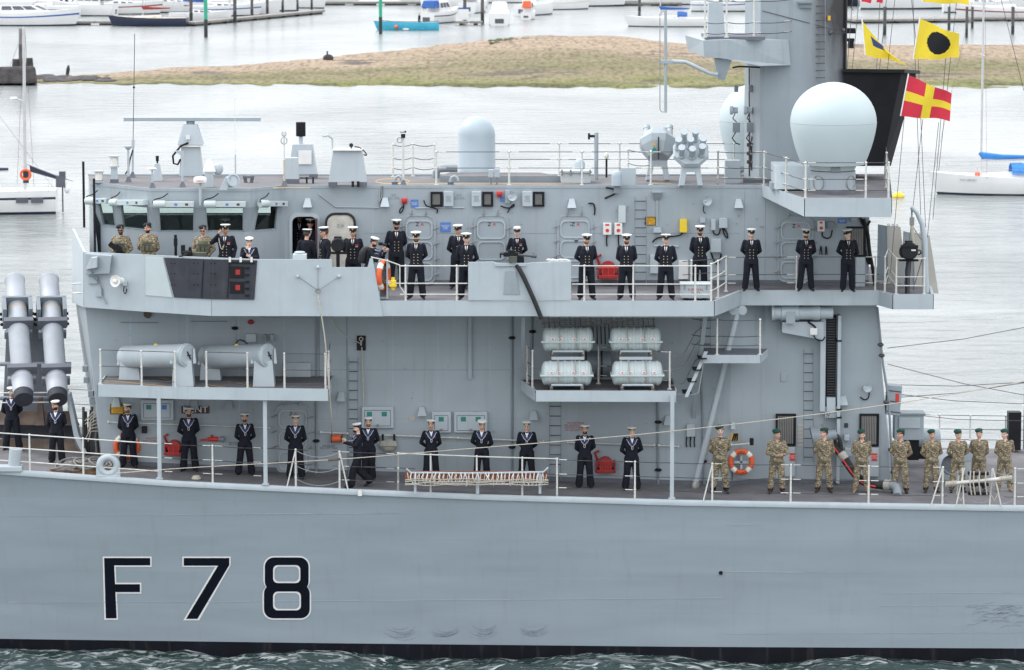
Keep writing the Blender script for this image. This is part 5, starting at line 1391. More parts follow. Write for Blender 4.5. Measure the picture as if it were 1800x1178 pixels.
# big white radomes
def radome(px,py,Y,base_y,label,rpx=76):
    c = P(px,py,Y); z0 = P(px,base_y,Y).z; r = pm(rpx,Y)
    t = thing('satellite_radome',label,'radome',(c.x,Y,z0),group='large white radomes')
    zc = c.z-z0; zb = P(px,300,Y).z-z0
    mb = MB(); prof = [(r*.50,zb + .02),(r*.53,zb + .10),(r*.55,zb + .17)]
    z1 = zb + .17
    prof2 = [(r*.5,z1),(r*.735,z1 + .01)]+[(r*(.745 + .255*(1-(1-u) ** 1.55)),z1 + .04+(zc-z1 - .04)*u) for u in [i/10 for i in range(11)]]+[(r*math.cos(a*math.pi/24),zc+r*.93*math.sin(a*math.pi/24)) for a in range(1,12)]+[(.03,zc+r*.93)]
    mb.lathe(prof2,56); mb.build('radome_shell','radome',t,smooth=60)
    mb = MB(); mb.torus((0,0,zc),r + .001,.006,(0,0,1),56,5); mb.build('shell_joint','radomegrey',t)
    mb = MB(); mb.lathe(prof,40); mb.build('radome_collar','palegreen',t,smooth=40)
    mb = MB(); mb.lathe([(pm(40,Y),0),(pm(40,Y),zb)],40); pd = mb.build('pedestal','grey',t,smooth=60)
    mb = MB(); mb.lathe([(pm(41,Y),0),(pm(41,Y),.12)],40); mb.build('pedestal_skirting','skirt',t,smooth=60)
    mb = MB(); mb.box(-.1,.14,-r*.57,-r*.4,zb + .02,zb + .14); mb.build('collar_hatch','midgrey',t)
    for s in (-28,30):
        aa = math.asin(s/40); Rr = pm(40,Y); mb = MB(); mb.torus((0,0,0),.19,.012,(0,0,1),24,5)
        o = mb.build('manhole_ring','steel',t,loc=(Rr*math.sin(aa),-Rr*math.cos(aa),zb*.52),rot=(RAD(90),0,aa))
radome(1465,215,1.6,340,'large white balloon-shaped radome in front of the black exhaust screen')
radome(1336,212,10.5,316,'large white radome half hidden behind the mast',72)
# dipole antenna on its outrigger
t = thing('dipole_antenna','vertical grey dipole with wire loop on an outrigger arm left of mast','antenna',P(1255,130,3.5)); o_ = P(1255,130,3.5)
mb = MB(); mb.tube([P(1262,131,3.5)-o_,P(1248,129,3.5)-o_,P(1205,109,3.5)-o_,P(1180,108,3.5)-o_],.055,10); mb.build('outrigger_arm','palegrey',t,smooth=60)
mb = MB(); mb.tube([P(1170,18,3.5)-o_,P(1170,198,3.5)-o_],.042,10); mb.build('dipole','grey',t,smooth=60)
mb = MB(); mb.tube([P(1170,20,3.5)-o_,P(1164,20,3.5)-o_,P(1160,25,3.5)-o_,P(1160,192,3.5)-o_,P(1163,197,3.5)-o_,P(1170,197,3.5)-o_],.012,6); mb.build('wire_loop','steel',t)
mb = MB(); mb.box(-.2,.2,-.06,.06,-.06,.06); c_ = P(1172,109,3.5)-o_; mb2 = MB(); mb2.cbox(c_,.36,.12,.11); mb2.build('clamp','grey',t,bevel=.01)
# wiper/heater housings over each bridge window
def wiper(x0,x1,y,Y0,Y1,label):
    a,b = P(x0,y,Y0),P(x1,y,Y1); t = thing('window_wiper_housing',label,'wiper housing',a,group='wiper housings above the bridge windows'); d = b-a; L = d.length; u = d/L
    R_ = Matrix.Translation((0,0,0)) @ u.to_track_quat('X','Z').to_matrix().to_4x4()
    mb = MB(); mb.box(.2,L,-.10,.10,-.075,.075,R_); mb.build('housing_rail','palegreen',t,bevel=.01)
    mb = MB(); mb.lathe([(.10,-.05),(.11,-.03),(.11,.26),(.10,.28)],16,R_ @ Matrix.Translation((.0,-.04,0)) @ Matrix.Rotation(RAD(90),4,'Y')); mb.build('motor','palegreen',t,smooth=40)
    for s,m in ((.50,'signblue'),(.78,'darkgrey')): mb = MB(); mb.box(L*s,L*s + .08,-.108,-.10,-.03,.03,R_); mb.build('small_label',m,t)
    cable([R_ @ Vector(p) for p in ((0,-.05,.02),(-.08,-.06,.05),(-.02,-.05,.14),(.2,-.02,.18),(.35,.0,.3))],t,.016)
for i,(x0,x1,y,Y0,Y1) in enumerate([(156,190,353,4.7,4.3),(199,256,356,4.1,3.0),(273,341,359,2.75,2.75),(362,432,359,2.75,2.75),(457,502,358,3.05,3.85)]):
    wiper(x0,x1,y,Y0,Y1,['pale green wiper housing above the %s bridge window from the front' % n for n in ('first','second','third','fourth','fifth')][i])
for i,(x,y,lab) in enumerate(((215,494,'white loudhailer horn on the wing bulwark left of dark panel'),)):
    c = onbw(x,y,.05); t = thing('loudhailer',lab,'loudspeaker',c)
    mb = MB(); mb.lathe([(.10,.0),(.11,.22),(.14,.25),(.165,.34),(.165,.36),(.13,.34),(.05,.30)],24,Matrix.Rotation(RAD(84),4,'X') @ Matrix.Rotation(RAD(-28),4,'Y')); mb.build('horn','white',t,smooth=40)
    mb = MB(); mb.ball((-.17,-.30,.02),.06); mb.build('driver','lamp',t); mb = MB(); mb.box(.02,.14,-.12,0,-.12,.0); mb.build('bracket','palegrey',t)
    cable([Vector((.06,-.1,-.1)),Vector((.04,-.12,-.3)),Vector((.1,-.12,-.36)),Vector((.13,-.1,-.2))],t,.014)
mat('tubegrey',(.385,.41,.445),.5,var=.06,dirt=.1)
# ---- missile launcher on the foredeck
def launcher():
    b = deckat(70,5.5); t = thing('missile_launcher','grey missile launcher with two upright angled tubes on the foredeck','missile launcher',b)
    w = lambda px,py,Y: P(px,py,Y)-b
    for dx in (0,60):
        A,B = w(41+dx,692,4.0),w(26+dx,492,7.8); r = .30; d = (B-A).normalized(); L = (B-A).length
        mb = MB(); sec = [(0,.29),(.04,.30),(.10,.30),(.105,.315),(.12,.315),(.125,.29),(.2,.285),(.205,.30),(.55,.30),(.555,.315),(.575,.315),(.58,.295),(.72,.295),(.725,.285),(.985,.285),(.99,.30),(1.0,.30)]
        mb.tube([A+d*(L*s) for s,_ in sec],[q for _,q in sec],28); tb = mb.build('missile_tube','tubegrey',t,smooth=40)
        mb = MB(); mb.tube([A-d*.25,A+d*.02],[.27,.28],24); mb.build('rear_cover','darkgrey',tb,smooth=40)
        mb = MB(); C = A+d*(L*.715); mb.tube([C,C+d*.02],.297,28); mb.build('yellow_band','signyellow',tb)
        q = d.to_track_quat('Z','Y').to_matrix().to_4x4()
        for s in (.16,.565):
            c = A+d*(L*s); T = Matrix.Translation(c) @ q
            mb = MB(); mb.box(-.40,-.22,-.36,-.1,-.06,.06,T); mb.box(.22,.40,-.36,-.1,-.06,.06,T); mb.box(-.1,.1,-.40,-.28,-.05,.05,T); mb.build('tube_clamp','midgrey',tb,bevel=.01)
            mb = MB(); mb.box(-.42,.42,.1,.38,-.08,.08,T); mb.build('cradle','skirt',tb)
        c = A+d*(L*.76); T = Matrix.Translation(c) @ q; mb = MB(); mb.box(-.43,.43,-.40,.4,-.04,.04,T); mb.box(-.43,-.32,-.38,.4,-.55,0,T); mb.box(.32,.43,-.38,.4,-.55,0,T); mb.build('end_frame','midgrey',tb,bevel=.01)
        for k in range(3):
            for s in (-1,1): mb = MB(); cc = T @ Vector((s*.46,-.2,-.1-k*.22)); mb.ball(cc,.05); mb.build('frame_bolt','black',tb)
    mb = MB(); a,c = w(20,790,6.0),w(125,640,6.5)
    mb.frus([w(2,800,6.2),w(120,800,6.2),w(120,800,7.6),w(2,800,7.6)],[w(12,560,7.4),w(92,560,7.4),w(92,560,7.9),w(12,560,7.9)]); mb.build('mounting_frame','skirt',t)
    for y in (640,700): mb = MB(); mb.tube([w(-10,y,5.6),w(125,y,5.6)],.06,8); mb.build('cross_tube','midgrey',t)
launcher()
# foredeck breakwater: two plated panels with a stiffened end
def breakwater():
    b = deckat(90,5.0); t = thing('breakwater','brown-stained plated breakwater with ribs behind the foremost sailors','breakwater',b); w = lambda px,py,Y: P(px,py,Y)-b
    for (y0,y1) in ((722,748),(772,800)):
        mb = MB(); a = [w(-60,y1-2,4.9),w(140,y1,4.6),w(128,y0+1,4.9),w(-60,y0,5.1)]; mb.frus([v+Vector((0,.05,0)) for v in a],a); mb.build('panel','brown',t)
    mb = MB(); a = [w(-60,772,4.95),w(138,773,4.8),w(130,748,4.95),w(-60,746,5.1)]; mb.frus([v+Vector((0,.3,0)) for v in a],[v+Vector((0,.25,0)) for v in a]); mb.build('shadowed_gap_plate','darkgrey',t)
    for x in (70,): mb = MB(); a = [w(x-8,748,4.4),w(x+8,748,4.4),w(x+3,700,4.7),w(x-3,700,4.7)]; mb.frus([v+Vector((0,.3,0)) for v in a],a); mb.build('rib','brown',t)
    mb = MB(); a = [w(116,693,4.3),w(122,693,4.3),w(138,765,4.2),w(153,796,4.1),w(146,800,4.1),w(130,768,4.2)]; mb.frus([v+Vector((0,.5,0)) for v in a],a); mb.build('end_plate','palegrey',t)
    mb = MB()
    for y in (691,708): mb.tube([w(-20,y,4.3),w(118,y-1,4.3)],.02,6)
    mb.build('top_rails','railpaint',t)
breakwater()
# fittings hanging on the bridge front: hoses and boxes
b = deckat(158,5.0); t = thing('hose_rack','rack of coiled dark hoses and white ropes beside the bridge front','hose rack',b); w = lambda px,py,Y: P(px,py,Y)-b
rr_ = random.Random(4)
for k in range(7):
    x = 149+k*4.2; mb = MB(); y0 = 720+rr_.uniform(-12,20); mb.tube([w(x,798,4.2),w(x-2,770,4.1),w(x+rr_.uniform(-3,3),y0,4.2)],.04,7); mb.build('hose',rr_.choice(['rubber','wire','greyrope']),t,smooth=60)
for k in range(7):
    mb = MB(); mb.tube([w(148+rr_.uniform(0,8),740+k*6,4.0),w(160,728+k*5,3.95),w(172,716+k*7,4.0)],.016,6); mb.build('white_rope','rope',t)
for x,y in ((150,648),(152,668),(160,692),(163,705)): mb = MB(); mb.cbox(w(x,y,3.6),.14,.2,.16); mb.build('wall_box','midgrey',t)
mb = MB()
for y in (499,516): mb = MB(); mb.tube([P(128,y,3.4),P(150,y-1,3.2)],.018,6); mb.build('step_bar','steel',frig)
# ---- decoy/torpedo cylinders on the forward platform
def canister(x0,x1,label):
    A,B = P(x0,628,2.35),P(x1,625,.75); t = thing('torpedo_canister',label,'canister',(A+B)/2-Vector((0,0,.7)),group='long cylinders on the forward platform'); o = (A+B)/2-Vector((0,0,.7))
    A,B = A-o,B-o; d = (B-A).normalized(); r = .325
    mb = MB(); L = (B-A).length; sec = [(0,.2),(.0,r*.98),(.02,r),(.10,r),(.105,r*1.03),(.12,r*1.03),(.125,r),(.95,r),(.955,r*1.03),(.995,r*1.03),(1,r*.98)]
    mb.tube([A+d*(L*s) for s,_ in sec],[q for _,q in sec],32); mb.build('cylinder','palegrey',t,smooth=40)
    mb = MB(); mb.tube([B,B+d*.03],[r*.9,r*.85],32); mb.build('end_cap','palegrey',t,smooth=40)
    mb = MB(); q = d.to_track_quat('Z','Y').to_matrix().to_4x4(); T = Matrix.Translation(B+d*.035) @ q; mb.box(-.015,.015,-.12,.12,0,.03,T @ Matrix.Rotation(.4,4,'Z')); mb.box(-.06,.06,-.015,.015,0,.03,T); mb.build('cap_handle','darkgrey',t)
    for s,z in ((.08,0),(.93,0)):
        c = A+d*(L*s); zf = ZC-o.z
        mb = MB(); mb.frus([(c.x - .30,c.y - .25,zf),(c.x + .30,c.y - .25,zf),(c.x + .30,c.y + .25,zf),(c.x - .30,c.y + .25,zf)],[(c.x - .26,c.y - .2,c.z - .12),(c.x + .24,c.y - .2,c.z - .12),(c.x + .24,c.y + .2,c.z - .12),(c.x - .26,c.y + .2,c.z - .12)]); mb.build('saddle','palegrey',t,bevel=.01)
        for e in (-1,1): mb = MB(); mb.frus([(c.x+e*.28,c.y - .15,c.z - .2),(c.x+e*.36,c.y - .15,c.z - .2),(c.x+e*.36,c.y + .15,c.z - .2),(c.x+e*.28,c.y + .15,c.z - .2)],[(c.x+e*.28,c.y - .06,c.z + .2),(c.x+e*.32,c.y - .06,c.z + .2),(c.x+e*.32,c.y + .06,c.z + .2),(c.x+e*.28,c.y + .06,c.z + .2)]); mb.build('clamp_plate','palegrey',t)
    mb = MB(); c = A+d*(L*.5)+Vector((0,-.05,r)); mb.cbox(c,.1,.1,.06); mb.build('yellow_tag','yellow',t)
canister(220,330,'long pale grey cylinder, forward one, on the platform under the bridge wing'); canister(362,472,'long pale grey cylinder, after one, on the platform under the bridge wing')
# ---- life rafts
def raft(cx,cy,Y,label):
    c = P(cx,cy,Y); L = pm(90,Y); r = .345
    t = thing('life_raft',label,'life raft',(c.x,c.y,c.z-r - .05),group='canister life rafts'); z = r + .05
    mb = MB(); T = Matrix.Translation((-L/2,0,z)) @ Matrix.Rotation(RAD(90),4,'Y'); prof = [(.10,0),(.22,.02),(.30,.06)]
    n = 6
    for k in range(n):
        x0 = .10+k*(L - .2)/n; wd = (L - .2)/n
        prof += [(r*.95,x0),(r*.95,x0+wd*.55),(r,x0+wd*.62),(r,x0+wd*.88),(r*.95,x0+wd*.95)]
    prof += [(.30,L - .06),(.22,L - .02),(.10,L)]
    mb.lathe(prof,28,T); sh = mb.build('canister_shell','palegreen',t,smooth=30)
    mb = MB(); mb.box(-L/2 - .04,L/2 + .04,-r - .035,r + .035,z - .05,z + .0); mb.build('seam_flange','palegreen',t,bevel=.012)
    for x in (-.23,.24): mb = MB(); mb.torus((0,0,0),r + .012,.02,(1,0,0),28,5); mb.build('strap','canvas',t,loc=(x,0,z))
    for x in (-.42,-.2,.18,.46):
        mb = MB(); mb.box(x - .06,x + .06,-r - .012,-r + .05,z + .02,z + .09); mb.build('white_label','white',t); mb = MB(); mb.box(x - .03,x + .03,-r - .016,-r - .012,z + .04,z + .07); mb.build('red_print','brightred',t)
    for x in (-.42,.42): mb = MB(); mb.frus([(x - .05,-.3,-.1),(x + .05,-.3,-.1),(x + .05,.3,-.1),(x - .05,.3,-.1)],[(x - .04,-.26,.14),(x + .04,-.26,.14),(x + .04,.26,.14),(x - .04,.26,.14)]); mb.build('cradle_leg','brown',t)
    mb = MB(); mb.tube([(-.42,-.34,.05),(-.42,-.4,.12),(.42,-.4,.12),(.42,-.34,.05)],.03,6); mb.box(-.45,.45,-.36,-.28,-.12,-.04); mb.build('cradle_bar','palegrey',t)
raft(998,597,1.15,'upper left of four ribbed pale life raft canisters'); raft(1117,597,1.1,'upper right of four ribbed pale life raft canisters')
raft(996,656,.75,'lower left of four ribbed pale life raft canisters'); raft(1120,656,.7,'lower right of four ribbed pale life raft canisters')
# net rolled under the wing
b = P(1060,560,1.6); t = thing('scramble_net','dark netting slung under the wing above the life rafts','net',b)
for k in range(7):
    mb = MB(); mb.tube([P(952+i*20,560+k*2.6+1.6*math.sin(i*1.1+k),1.2+k*.1)-b for i in range(11)],.012,5); mb.build('net_line','greyrope',t)
for k in range(22):
    x = 955+k*9.2; mb = MB(); mb.tube([P(x,558,1.2)-b,P(x+2,574+4*math.sin(k),1.9)-b],.012,5); mb.build('net_cord','black' if k % 2 else 'greyrope',t)
for k in range(5):
    x = 1042+k*7; mb = MB(); mb.tube([P(x,566,1.9)-b,P(x+1,605,2.2)-b],.016,5); mb.build('net_drop','black',t)
mb = MB(); mb.tube([P(945,556.5,.1),P(1240,557,.1)],.016,6); jk = mb.build('net_jackstay','railpaint',frig)
for x in range(955,1240,29): mb = MB(); mb.tube([P(x,552,.12),P(x,557,.1)],.012,5); mb.build('jackstay_lug','railpaint',jk)
b = P(1050,640,2.45); t = thing('cable_drum','dark drum on its side between the life rafts','drum',b)
mb = MB(); T = Matrix.Rotation(RAD(90),4,'Y'); mb.lathe([(.34,-.4),(.36,-.38),(.36,.38),(.34,.4)],26,T); mb.build('drum_body','midgrey',t,smooth=40)
for x in (-.32,.12): mb = MB(); mb.torus((x,0,0),.365,.02,(1,0,0),26,5); mb.build('drum_hoop','black',t)
# ---- lifebuoys
def buoy(c,label,side=False,R0=.30,r=.075,name='F78'):
    t = thing('lifebuoy',label,'lifebuoy',c)
    rot = (0,0,RAD(72)) if side else (0,0,0)
    mb = MB(); mb.torus((0,0,0),R0,r,(0,1,0),40,12); mb.build('ring','orange',t,smooth=70,rot=rot)
    pr = MB(); n = 6
    pts = [Vector((R0*math.cos(a),0,R0*math.sin(a))) for a in [RAD(-13+26*i/n) for i in range(n+1)]]; pr.tube(pts,r + .006,12,cap=False)
    p0 = None
    for k in range(4):
        e = (0,RAD(45+90*k),rot[2])
        if p0 is None: p0 = pr.build('reflective_band','lamp',t,smooth=70,rot=e)
        else: inst(p0,'reflective_band',(0,0,0),t,rot=e)
    if not side:
        for s,txt in ((1,'HMS'),(-1,'KENT')):
            for i,ch in enumerate(txt):
                a = RAD(90*s)-s*RAD((i-(len(txt)-1)/2)*14)
                text(ch,'lettering','darkgrey',t,(R0*math.cos(a),-r - .003,R0*math.sin(a)),.08,rot=(RAD(90),-(a-RAD(90*s)),0))
    return t
buoy(P(1303,812,YL - .10),'orange lifebuoy hung on the bulkhead beside the marines'); buoy(P(223,785,YL - .10),'orange lifebuoy behind the sailor under the forward platform',R0=.31)
mb = MB(); c = P(1303,812,YL); mb.box(c.x - .2,c.x + .2,YL - .06,YL - .03,c.z - .03,c.z + .03); mb.box(c.x - .03,c.x + .03,YL - .06,YL - .0,c.z - .2,c.z + .2); mb.build('lifebuoy_bracket','palegrey',LOW)
t = buoy(P(674,484,.35),'orange lifebuoy seen edge-on in its rack at the wing gap',True,.36,.08)
mb = MB(); mb.box(-.12,-.09,-.2,.3,-.62,.42); mb.box(.09,.12,-.2,.3,-.62,.42); mb.box(-.12,.12,.28,.3,-.62,.4); mb.build('rack_plate','palegrey',t)
c = P(691,498,.15); t = thing('smoke_float','yellow lifebuoy light with round ends on the wing rail','marker light',c); mb = MB(); mb.lathe([(.05,-.18),(.06,-.12),(.095,-.1),(.095,.07),(.06,.09),(.05,.16)],14); mb.build('float_body','yellow',t,smooth=40); mb = MB(); mb.box(-.1,.1,-.1,.02,-.08,-.03); mb.build('clamp','yellow',t)
c = P(698,524,.4);
# ---- fire hose reels
def hosereel(c,label,s=1.0):
    t = thing('fire_hose_reel',label,'hose reel',c,group='red fire hose reels on the bulkheads'); t.scale = (s,s,s)
    mb = MB(); T = Matrix.Rotation(RAD(90),4,'X'); mb.lathe([(.2,.02),(.2,.05),(.14,.05),(.14,.24),(.2,.24),(.2,.27)],22,T); mb.build('drum','red',t,smooth=35)
    mb = MB(); mb.lathe([(.135,.04),(.165,.08),(.17,.2),(.135,.24)],22,T); mb.build('coiled_hose','rubber',t,smooth=50)
    mb = MB(); mb.box(-.28,.28,-.32,-.0,-.24,-.14); mb.box(-.28,-.24,-.32,0,-.24,.1); mb.box(.24,.28,-.32,0,-.24,.1); mb.build('cage','red',t,bevel=.015)
    mb = MB()
    for x in (-.15,0,.15): mb.tube([(x,-.33,-.2),(x,-.33,.05)],.012,6)
    mb.tube([(-.26,-.33,.05),(.26,-.33,.05)],.014,6); mb.build('guard_bars','brightred',t)
    mb = MB(); mb.tube([(-.22,-.06,.1),(-.3,-.06,.3),(-.18,-.08,.36)],.035,8); mb.build('valve_arm','red',t,smooth=60)
    return t
hosereel(P(1069,472,YU),'red fire hose reel on the upper bulkhead behind the officers',1.1); hosereel(P(307,784,YL),'red fire hose reel under the forward platform beside the name board',.95); hosereel(P(1064,814,YL),'red fire hose reel between the last two sailors',1.0)
c = P(376,772,YL - .1); t = thing('hose_nozzle','red foam branch pipe clipped to the bulkhead','nozzle',c); mb = MB(); mb.tube([(-.38,0,-.03),(-.2,0,-.01),(-.12,0,0),(.1,0,0),(.14,0,0)],[.02,.03,.06,.065,.05],12); mb.build('branch_pipe','brightred',t,smooth=50); mb = MB(); mb.tube([(.14,0,0),(.28,0,0)],[.05,.1],14); mb.build('nozzle_cone','midgrey',t,smooth=50); mb = MB(); mb.tube([(-.05,0,.03),(-.05,0,.12)],.03,8); mb.build('valve','red',t)
c = P(592,771,YL - .12); t = thing('line_reel','orange cord reel hung from the bulkhead handrail','reel',c); mb = MB(); mb.lathe([(.1,-.14),(.105,-.1),(.105,.1),(.1,.14)],20,Matrix.Rotation(RAD(90),4,'Y')); mb.build('cord','orange',t,smooth=40)
for s in (-.15,.15): mb = MB(); mb.lathe([(.12,s - .01),(.12,s + .01)],18,Matrix.Rotation(RAD(90),4,'Y')); mb.build('flange','wire',t)
c = P(683,782,YL - .12); t = thing('canvas_bag','grey canvas bag hanging by black straps from the handrail','bag',c)
mb = MB(); mb.ball((0,0,-.02),.24,.12,.19,16,12); mb.build('bag','canvas',t,smooth=60); mb = MB(); mb.frus([(-.22,-.12,.12),(.22,-.12,.12),(.22,.1,.14),(-.22,.1,.14)],[(-.25,-.15,-.02),(.25,-.15,-.02),(.22,.1,.12),(-.22,.1,.12)]); mb.build('flap','canvas',t,bevel=.03)
for x in (-.16,.16): mb = MB(); mb.box(x - .03,x + .03,-.05,.02,.08,.3); mb.build('strap','black',t)
mb = MB(); mb.tube([(-.24,0,0),(-.34,0,.12),(-.3,0,.24)],.02,6); mb.build('white_cord','rope',t)
c = P(635,603,YL - .03); t = thing('line_pad','black pad with a hooked block of rope on the bulkhead','pad',c); mb = MB(); mb.box(-.125,.125,-.02,.0,-.21,.21); mb.build('pad','black',t); mb = MB(); mb.torus((0,-.07,.12),.05,.015,(0,1,0),14,6); mb.tube([(0,-.07,.08),(0,-.07,-.06)],.025,6); mb.build('hook','rope',t)
# ---- box on the wing
c = Vector((X(1222,.6,520),.6,ZW)); t = thing('survival_box','pale box stencilled SURVIVAL on the wing deck by the rail corner','box',c); mb = MB(); mb.box(-.4,.4,-.25,.25,.06,.42); bx_ = mb.build('box','palegrey',t,bevel=.02); mb = MB(); mb.box(-.42,.42,-.27,.27,.42,.47); mb.build('lid','palegreen',t,bevel=.01); text('SURVIVAL\nSUITS','lettering','red',bx_,(0,-.252,.25),.1)
for x in (-.25,.25): mb = MB(); mb.box(x - .05,x + .05,-.2,.2,0,.06); mb.build('runner','black',t)
for x in (-.3,.3): mb = MB(); mb.box(x - .02,x + .02,-.28,-.26,.3,.45); mb.build('latch','steel',t)
# ---- machine gun on the wing with cooling hose
c = P(899,464,.0); t = thing('machine_gun','black machine gun on pintle pointing aft over the gun screen','machine gun',c)
mb = MB(); mb.tube([(-.02,0,-.08),(-.02,0,.2)],.035,8); mb.build('pintle','black',t); mb = MB(); mb.box(-.22,.18,-.06,.06,.2,.32); mb.box(-.1,.1,-.05,.05,.32,.38); mb.build('receiver','black',t,bevel=.01)
mb = MB(); mb.tube([(.15,0,.25),(.62,-.05,.21)],.03,10); mb.tube([(.55,-.04,.215),(.68,-.06,.205)],.042,10); mb.build('barrel','wire',t,smooth=50); mb = MB(); mb.box(-.3,-.2,-.16,.16,.26,.3); mb.tube([(-.3,-.14,.28),(-.3,-.14,.18)],.02,6); mb.tube([(-.3,.14,.28),(-.3,.14,.18)],.02,6); mb.build('grips','black',t); mb = MB(); mb.box(-.05,.15,-.2,-.07,.05,.22); mb.build('ammunition_box','olive',t)
mb = MB(); mb.box(.05,.07,-.02,.02,.36,.46); mb.build('sight','black',t)
t = thing('black_hose','thick black hose draped over the wing from the machine gun','hose',P(950,556,-.12)); o_ = P(950,556,-.12)
cb = cable([p-o_ for p in (P(908,466,-.06),P(918,482,-.13),P(930,508,-.14),P(942,535,-.14),P(950,556,-.12),P(952,560,-.1))],t,.065,'rubber','hose')
# machine gun with ammo box at the forward wing
c = Vector((X(329,1.2,470),1.2,P(329,470,1.2).z)); t = thing('machine_gun','black pintle machine gun with green ammunition box on forward wing','machine gun',c); mb = MB(); mb.tube([(0,0,-.5),(0,0,.1)],.05,10); mb.lathe([(.06,-.05),(.12,.05),(.13,.2),(.1,.28)],14); mb.build('mount','black',t,smooth=40)
mb = MB(); mb.box(-.12,.14,-.3,.12,.3,.46); mb.box(-.05,.05,-.5,-.3,.34,.42); mb.box(-.16,-.05,-.1,.05,.4,.62); mb.box(.05,.12,-.1,.1,.44,.56); mb.build('receiver','black',t,bevel=.012); mb = MB(); mb.tube([(0,-.4,.38),(-.12,-.95,.40)],.022,8); mb.build('barrel','black',t); mb = MB(); mb.box(.16,.55,-.15,.05,.24,.42); mb.build('ammunition_box','olive',t,bevel=.01)
mb = MB(); mb.tube([(-.1,.1,.36),(-.18,.3,.34)],.02,6); mb.tube([(.1,.1,.36),(.15,.3,.34)],.02,6); mb.build('grips','black',t)
c = Vector((X(309,2.5,450),2.5,ZW)); t = thing('rifle_rest','upright black tube standing against the bridge wall','tube',c); zt_ = P(309,413,2.5).z-ZW; mb = MB(); mb.tube([(0,0,.0),(0,0,zt_)],.04,8); mb.box(-.05,.05,-.05,.05,zt_ - .3,zt_ - .1); mb.build('tube','black',t)
c = P(594,430,.5); t = thing('signal_projector','black signalling lamp on its post at the wing cut-out','signal lamp',c); mb = MB(); mb.tube([(.0,0,-1.3),(0,0,-.2)],.05,10); mb.build('post','black',t); mb = MB(); mb.lathe([(.17,-.15),(.19,-.1),(.19,.15),(.17,.18)],22,Matrix.Rotation(RAD(90),4,'X')); mb.build('lamp_drum','black',t,smooth=40); mb = MB(); mb.box(-.24,-.2,-.08,.08,-.2,.1); mb.box(.2,.24,-.08,.08,-.2,.1); mb.box(-.24,.24,-.06,.06,-.26,-.2); mb.box(-.1,.1,-.1,.1,.17,.22); mb.build('yoke','black',t)
c = P(527,460,.3); t = thing('pelorus','pale grey bearing repeater box on the wing in front of the door','repeater',c); mb = MB(); mb.box(-.19,.19,-.15,.15,-.9,.22); mb.build('cabinet','palegreen',t,bevel=.02); mb = MB(); mb.lathe([(.14,.22),(.15,.26),(.12,.28)],18); mb.build('compass_ring','palegrey',t,smooth=40)
c = P(1597,442,2.0); t = thing('floodlight','black drum floodlight on a post at the after end of wing','floodlight',c); mb = MB(); mb.tube([(-.02,0,-1.22),(0,0,-.2)],.07,10); mb.build('post','wire',t); mb = MB(); mb.lathe([(.23,-.2),(.25,-.15),(.25,.2),(.22,.24),(.1,.25)],20,Matrix.Rotation(RAD(80),4,'X')); mb.build('lamp_drum','black',t,smooth=40)
mb = MB(); mb.box(-.27,.27,-.1,.1,-.27,-.21); mb.box(-.24,.24,-.26,-.2,.12,.2); mb.box(-.1,.1,-.1,.1,.24,.30); mb.build('yoke','black',t,bevel=.01); mb = MB(); mb.box(.05,.17,-.275,-.255,.04,.08); mb.build('white_label','white',t); mb = MB(); mb.torus((.28,-.05,-.02),.06,.02,(0,1,0),14,6); mb.build('handle','black',t)
cable([Vector((0,-.1,-.25)),Vector((-.1,-.12,-.5)),Vector((-.05,-.1,-.8)),Vector((-.08,-.1,-1.2))],t,.02)
# davit with its hook
o_ = Vector((X(1632,2.2,515),2.2,ZW)); t = thing('davit','curved grey boat davit arm hooked over the after platform','davit',o_); w = lambda px,py: P(px,py,2.2)-o_
mb = MB(); mb.tube([w(1628,515),w(1626,470),w(1625,420),w(1621,394),w(1612,374),w(1602,364)],[.09,.09,.085,.075,.065,.055],12); mb.build('arm','palegrey',t,smooth=60)
mb = MB(); mb.tube([w(1602,366),w(1603,383)],.02,6); mb.box(*[v for v in (w(1603,390).x - .06,w(1603,390).x + .06,-.05,.05,w(1603,396).z,w(1603,382).z)]); mb.build('block','steel',t)
mb = MB(); mb.tube([w(1603,396),w(1605,430)],.045,8); mb.build('white_fall','rope',t); mb = MB(); mb.tube([w(1604,398),w(1622,425)],.01,5); mb.tube([w(1603,440),w(1598,510)],.012,5); mb.tube([w(1625,440),w(1605,510)],.012,5); mb.build('wires','wire',t)
# folded screens at the after end
for i,(a,lab) in enumerate((([(1545,396),(1583,399),(1593,494),(1543,494)],'pale grey folded canvas screen panel beside the vent, nearer the mast'),([(1590,408),(1634,414),(1650,516),(1584,516)],'pale grey canvas screen panel, aftermost by the davit'))):
    Y = 4.4 if i == 0 else 3.6; b = P(a[3][0],a[3][1],Y); t = thing('weather_screen',lab,'screen',b)
    f = [P(x,y,Y)-b for x,y in a]; m1 = f[0].lerp(f[1],.35),f[3].lerp(f[2],.35)
    mb = MB(); q = [m1[0],f[1],f[2],m1[1]]; mb.frus([v+Vector((0,.06,0)) for v in q],q); mb.build('screen_panel','linenwarm',t)
    mb = MB(); q = [f[0]+Vector((0,.25,0)),m1[0],m1[1],f[3]+Vector((0,.25,0))]; mb.frus([v+Vector((.0,.06,0)) for v in q],q); mb.build('screen_side','palegrey',t)
    mb = MB(); mb.tube([m1[0],m1[1]],.02,6); mb.build('lacing_rod','midgrey',t)
    for k in range(3): mb = MB(); mb.torus(m1[0].lerp(f[1],.15 + .3*k)+Vector((0,0,.03)),.03,.01,(0,1,0),10,5); mb.build('eyelet','midgrey',t)
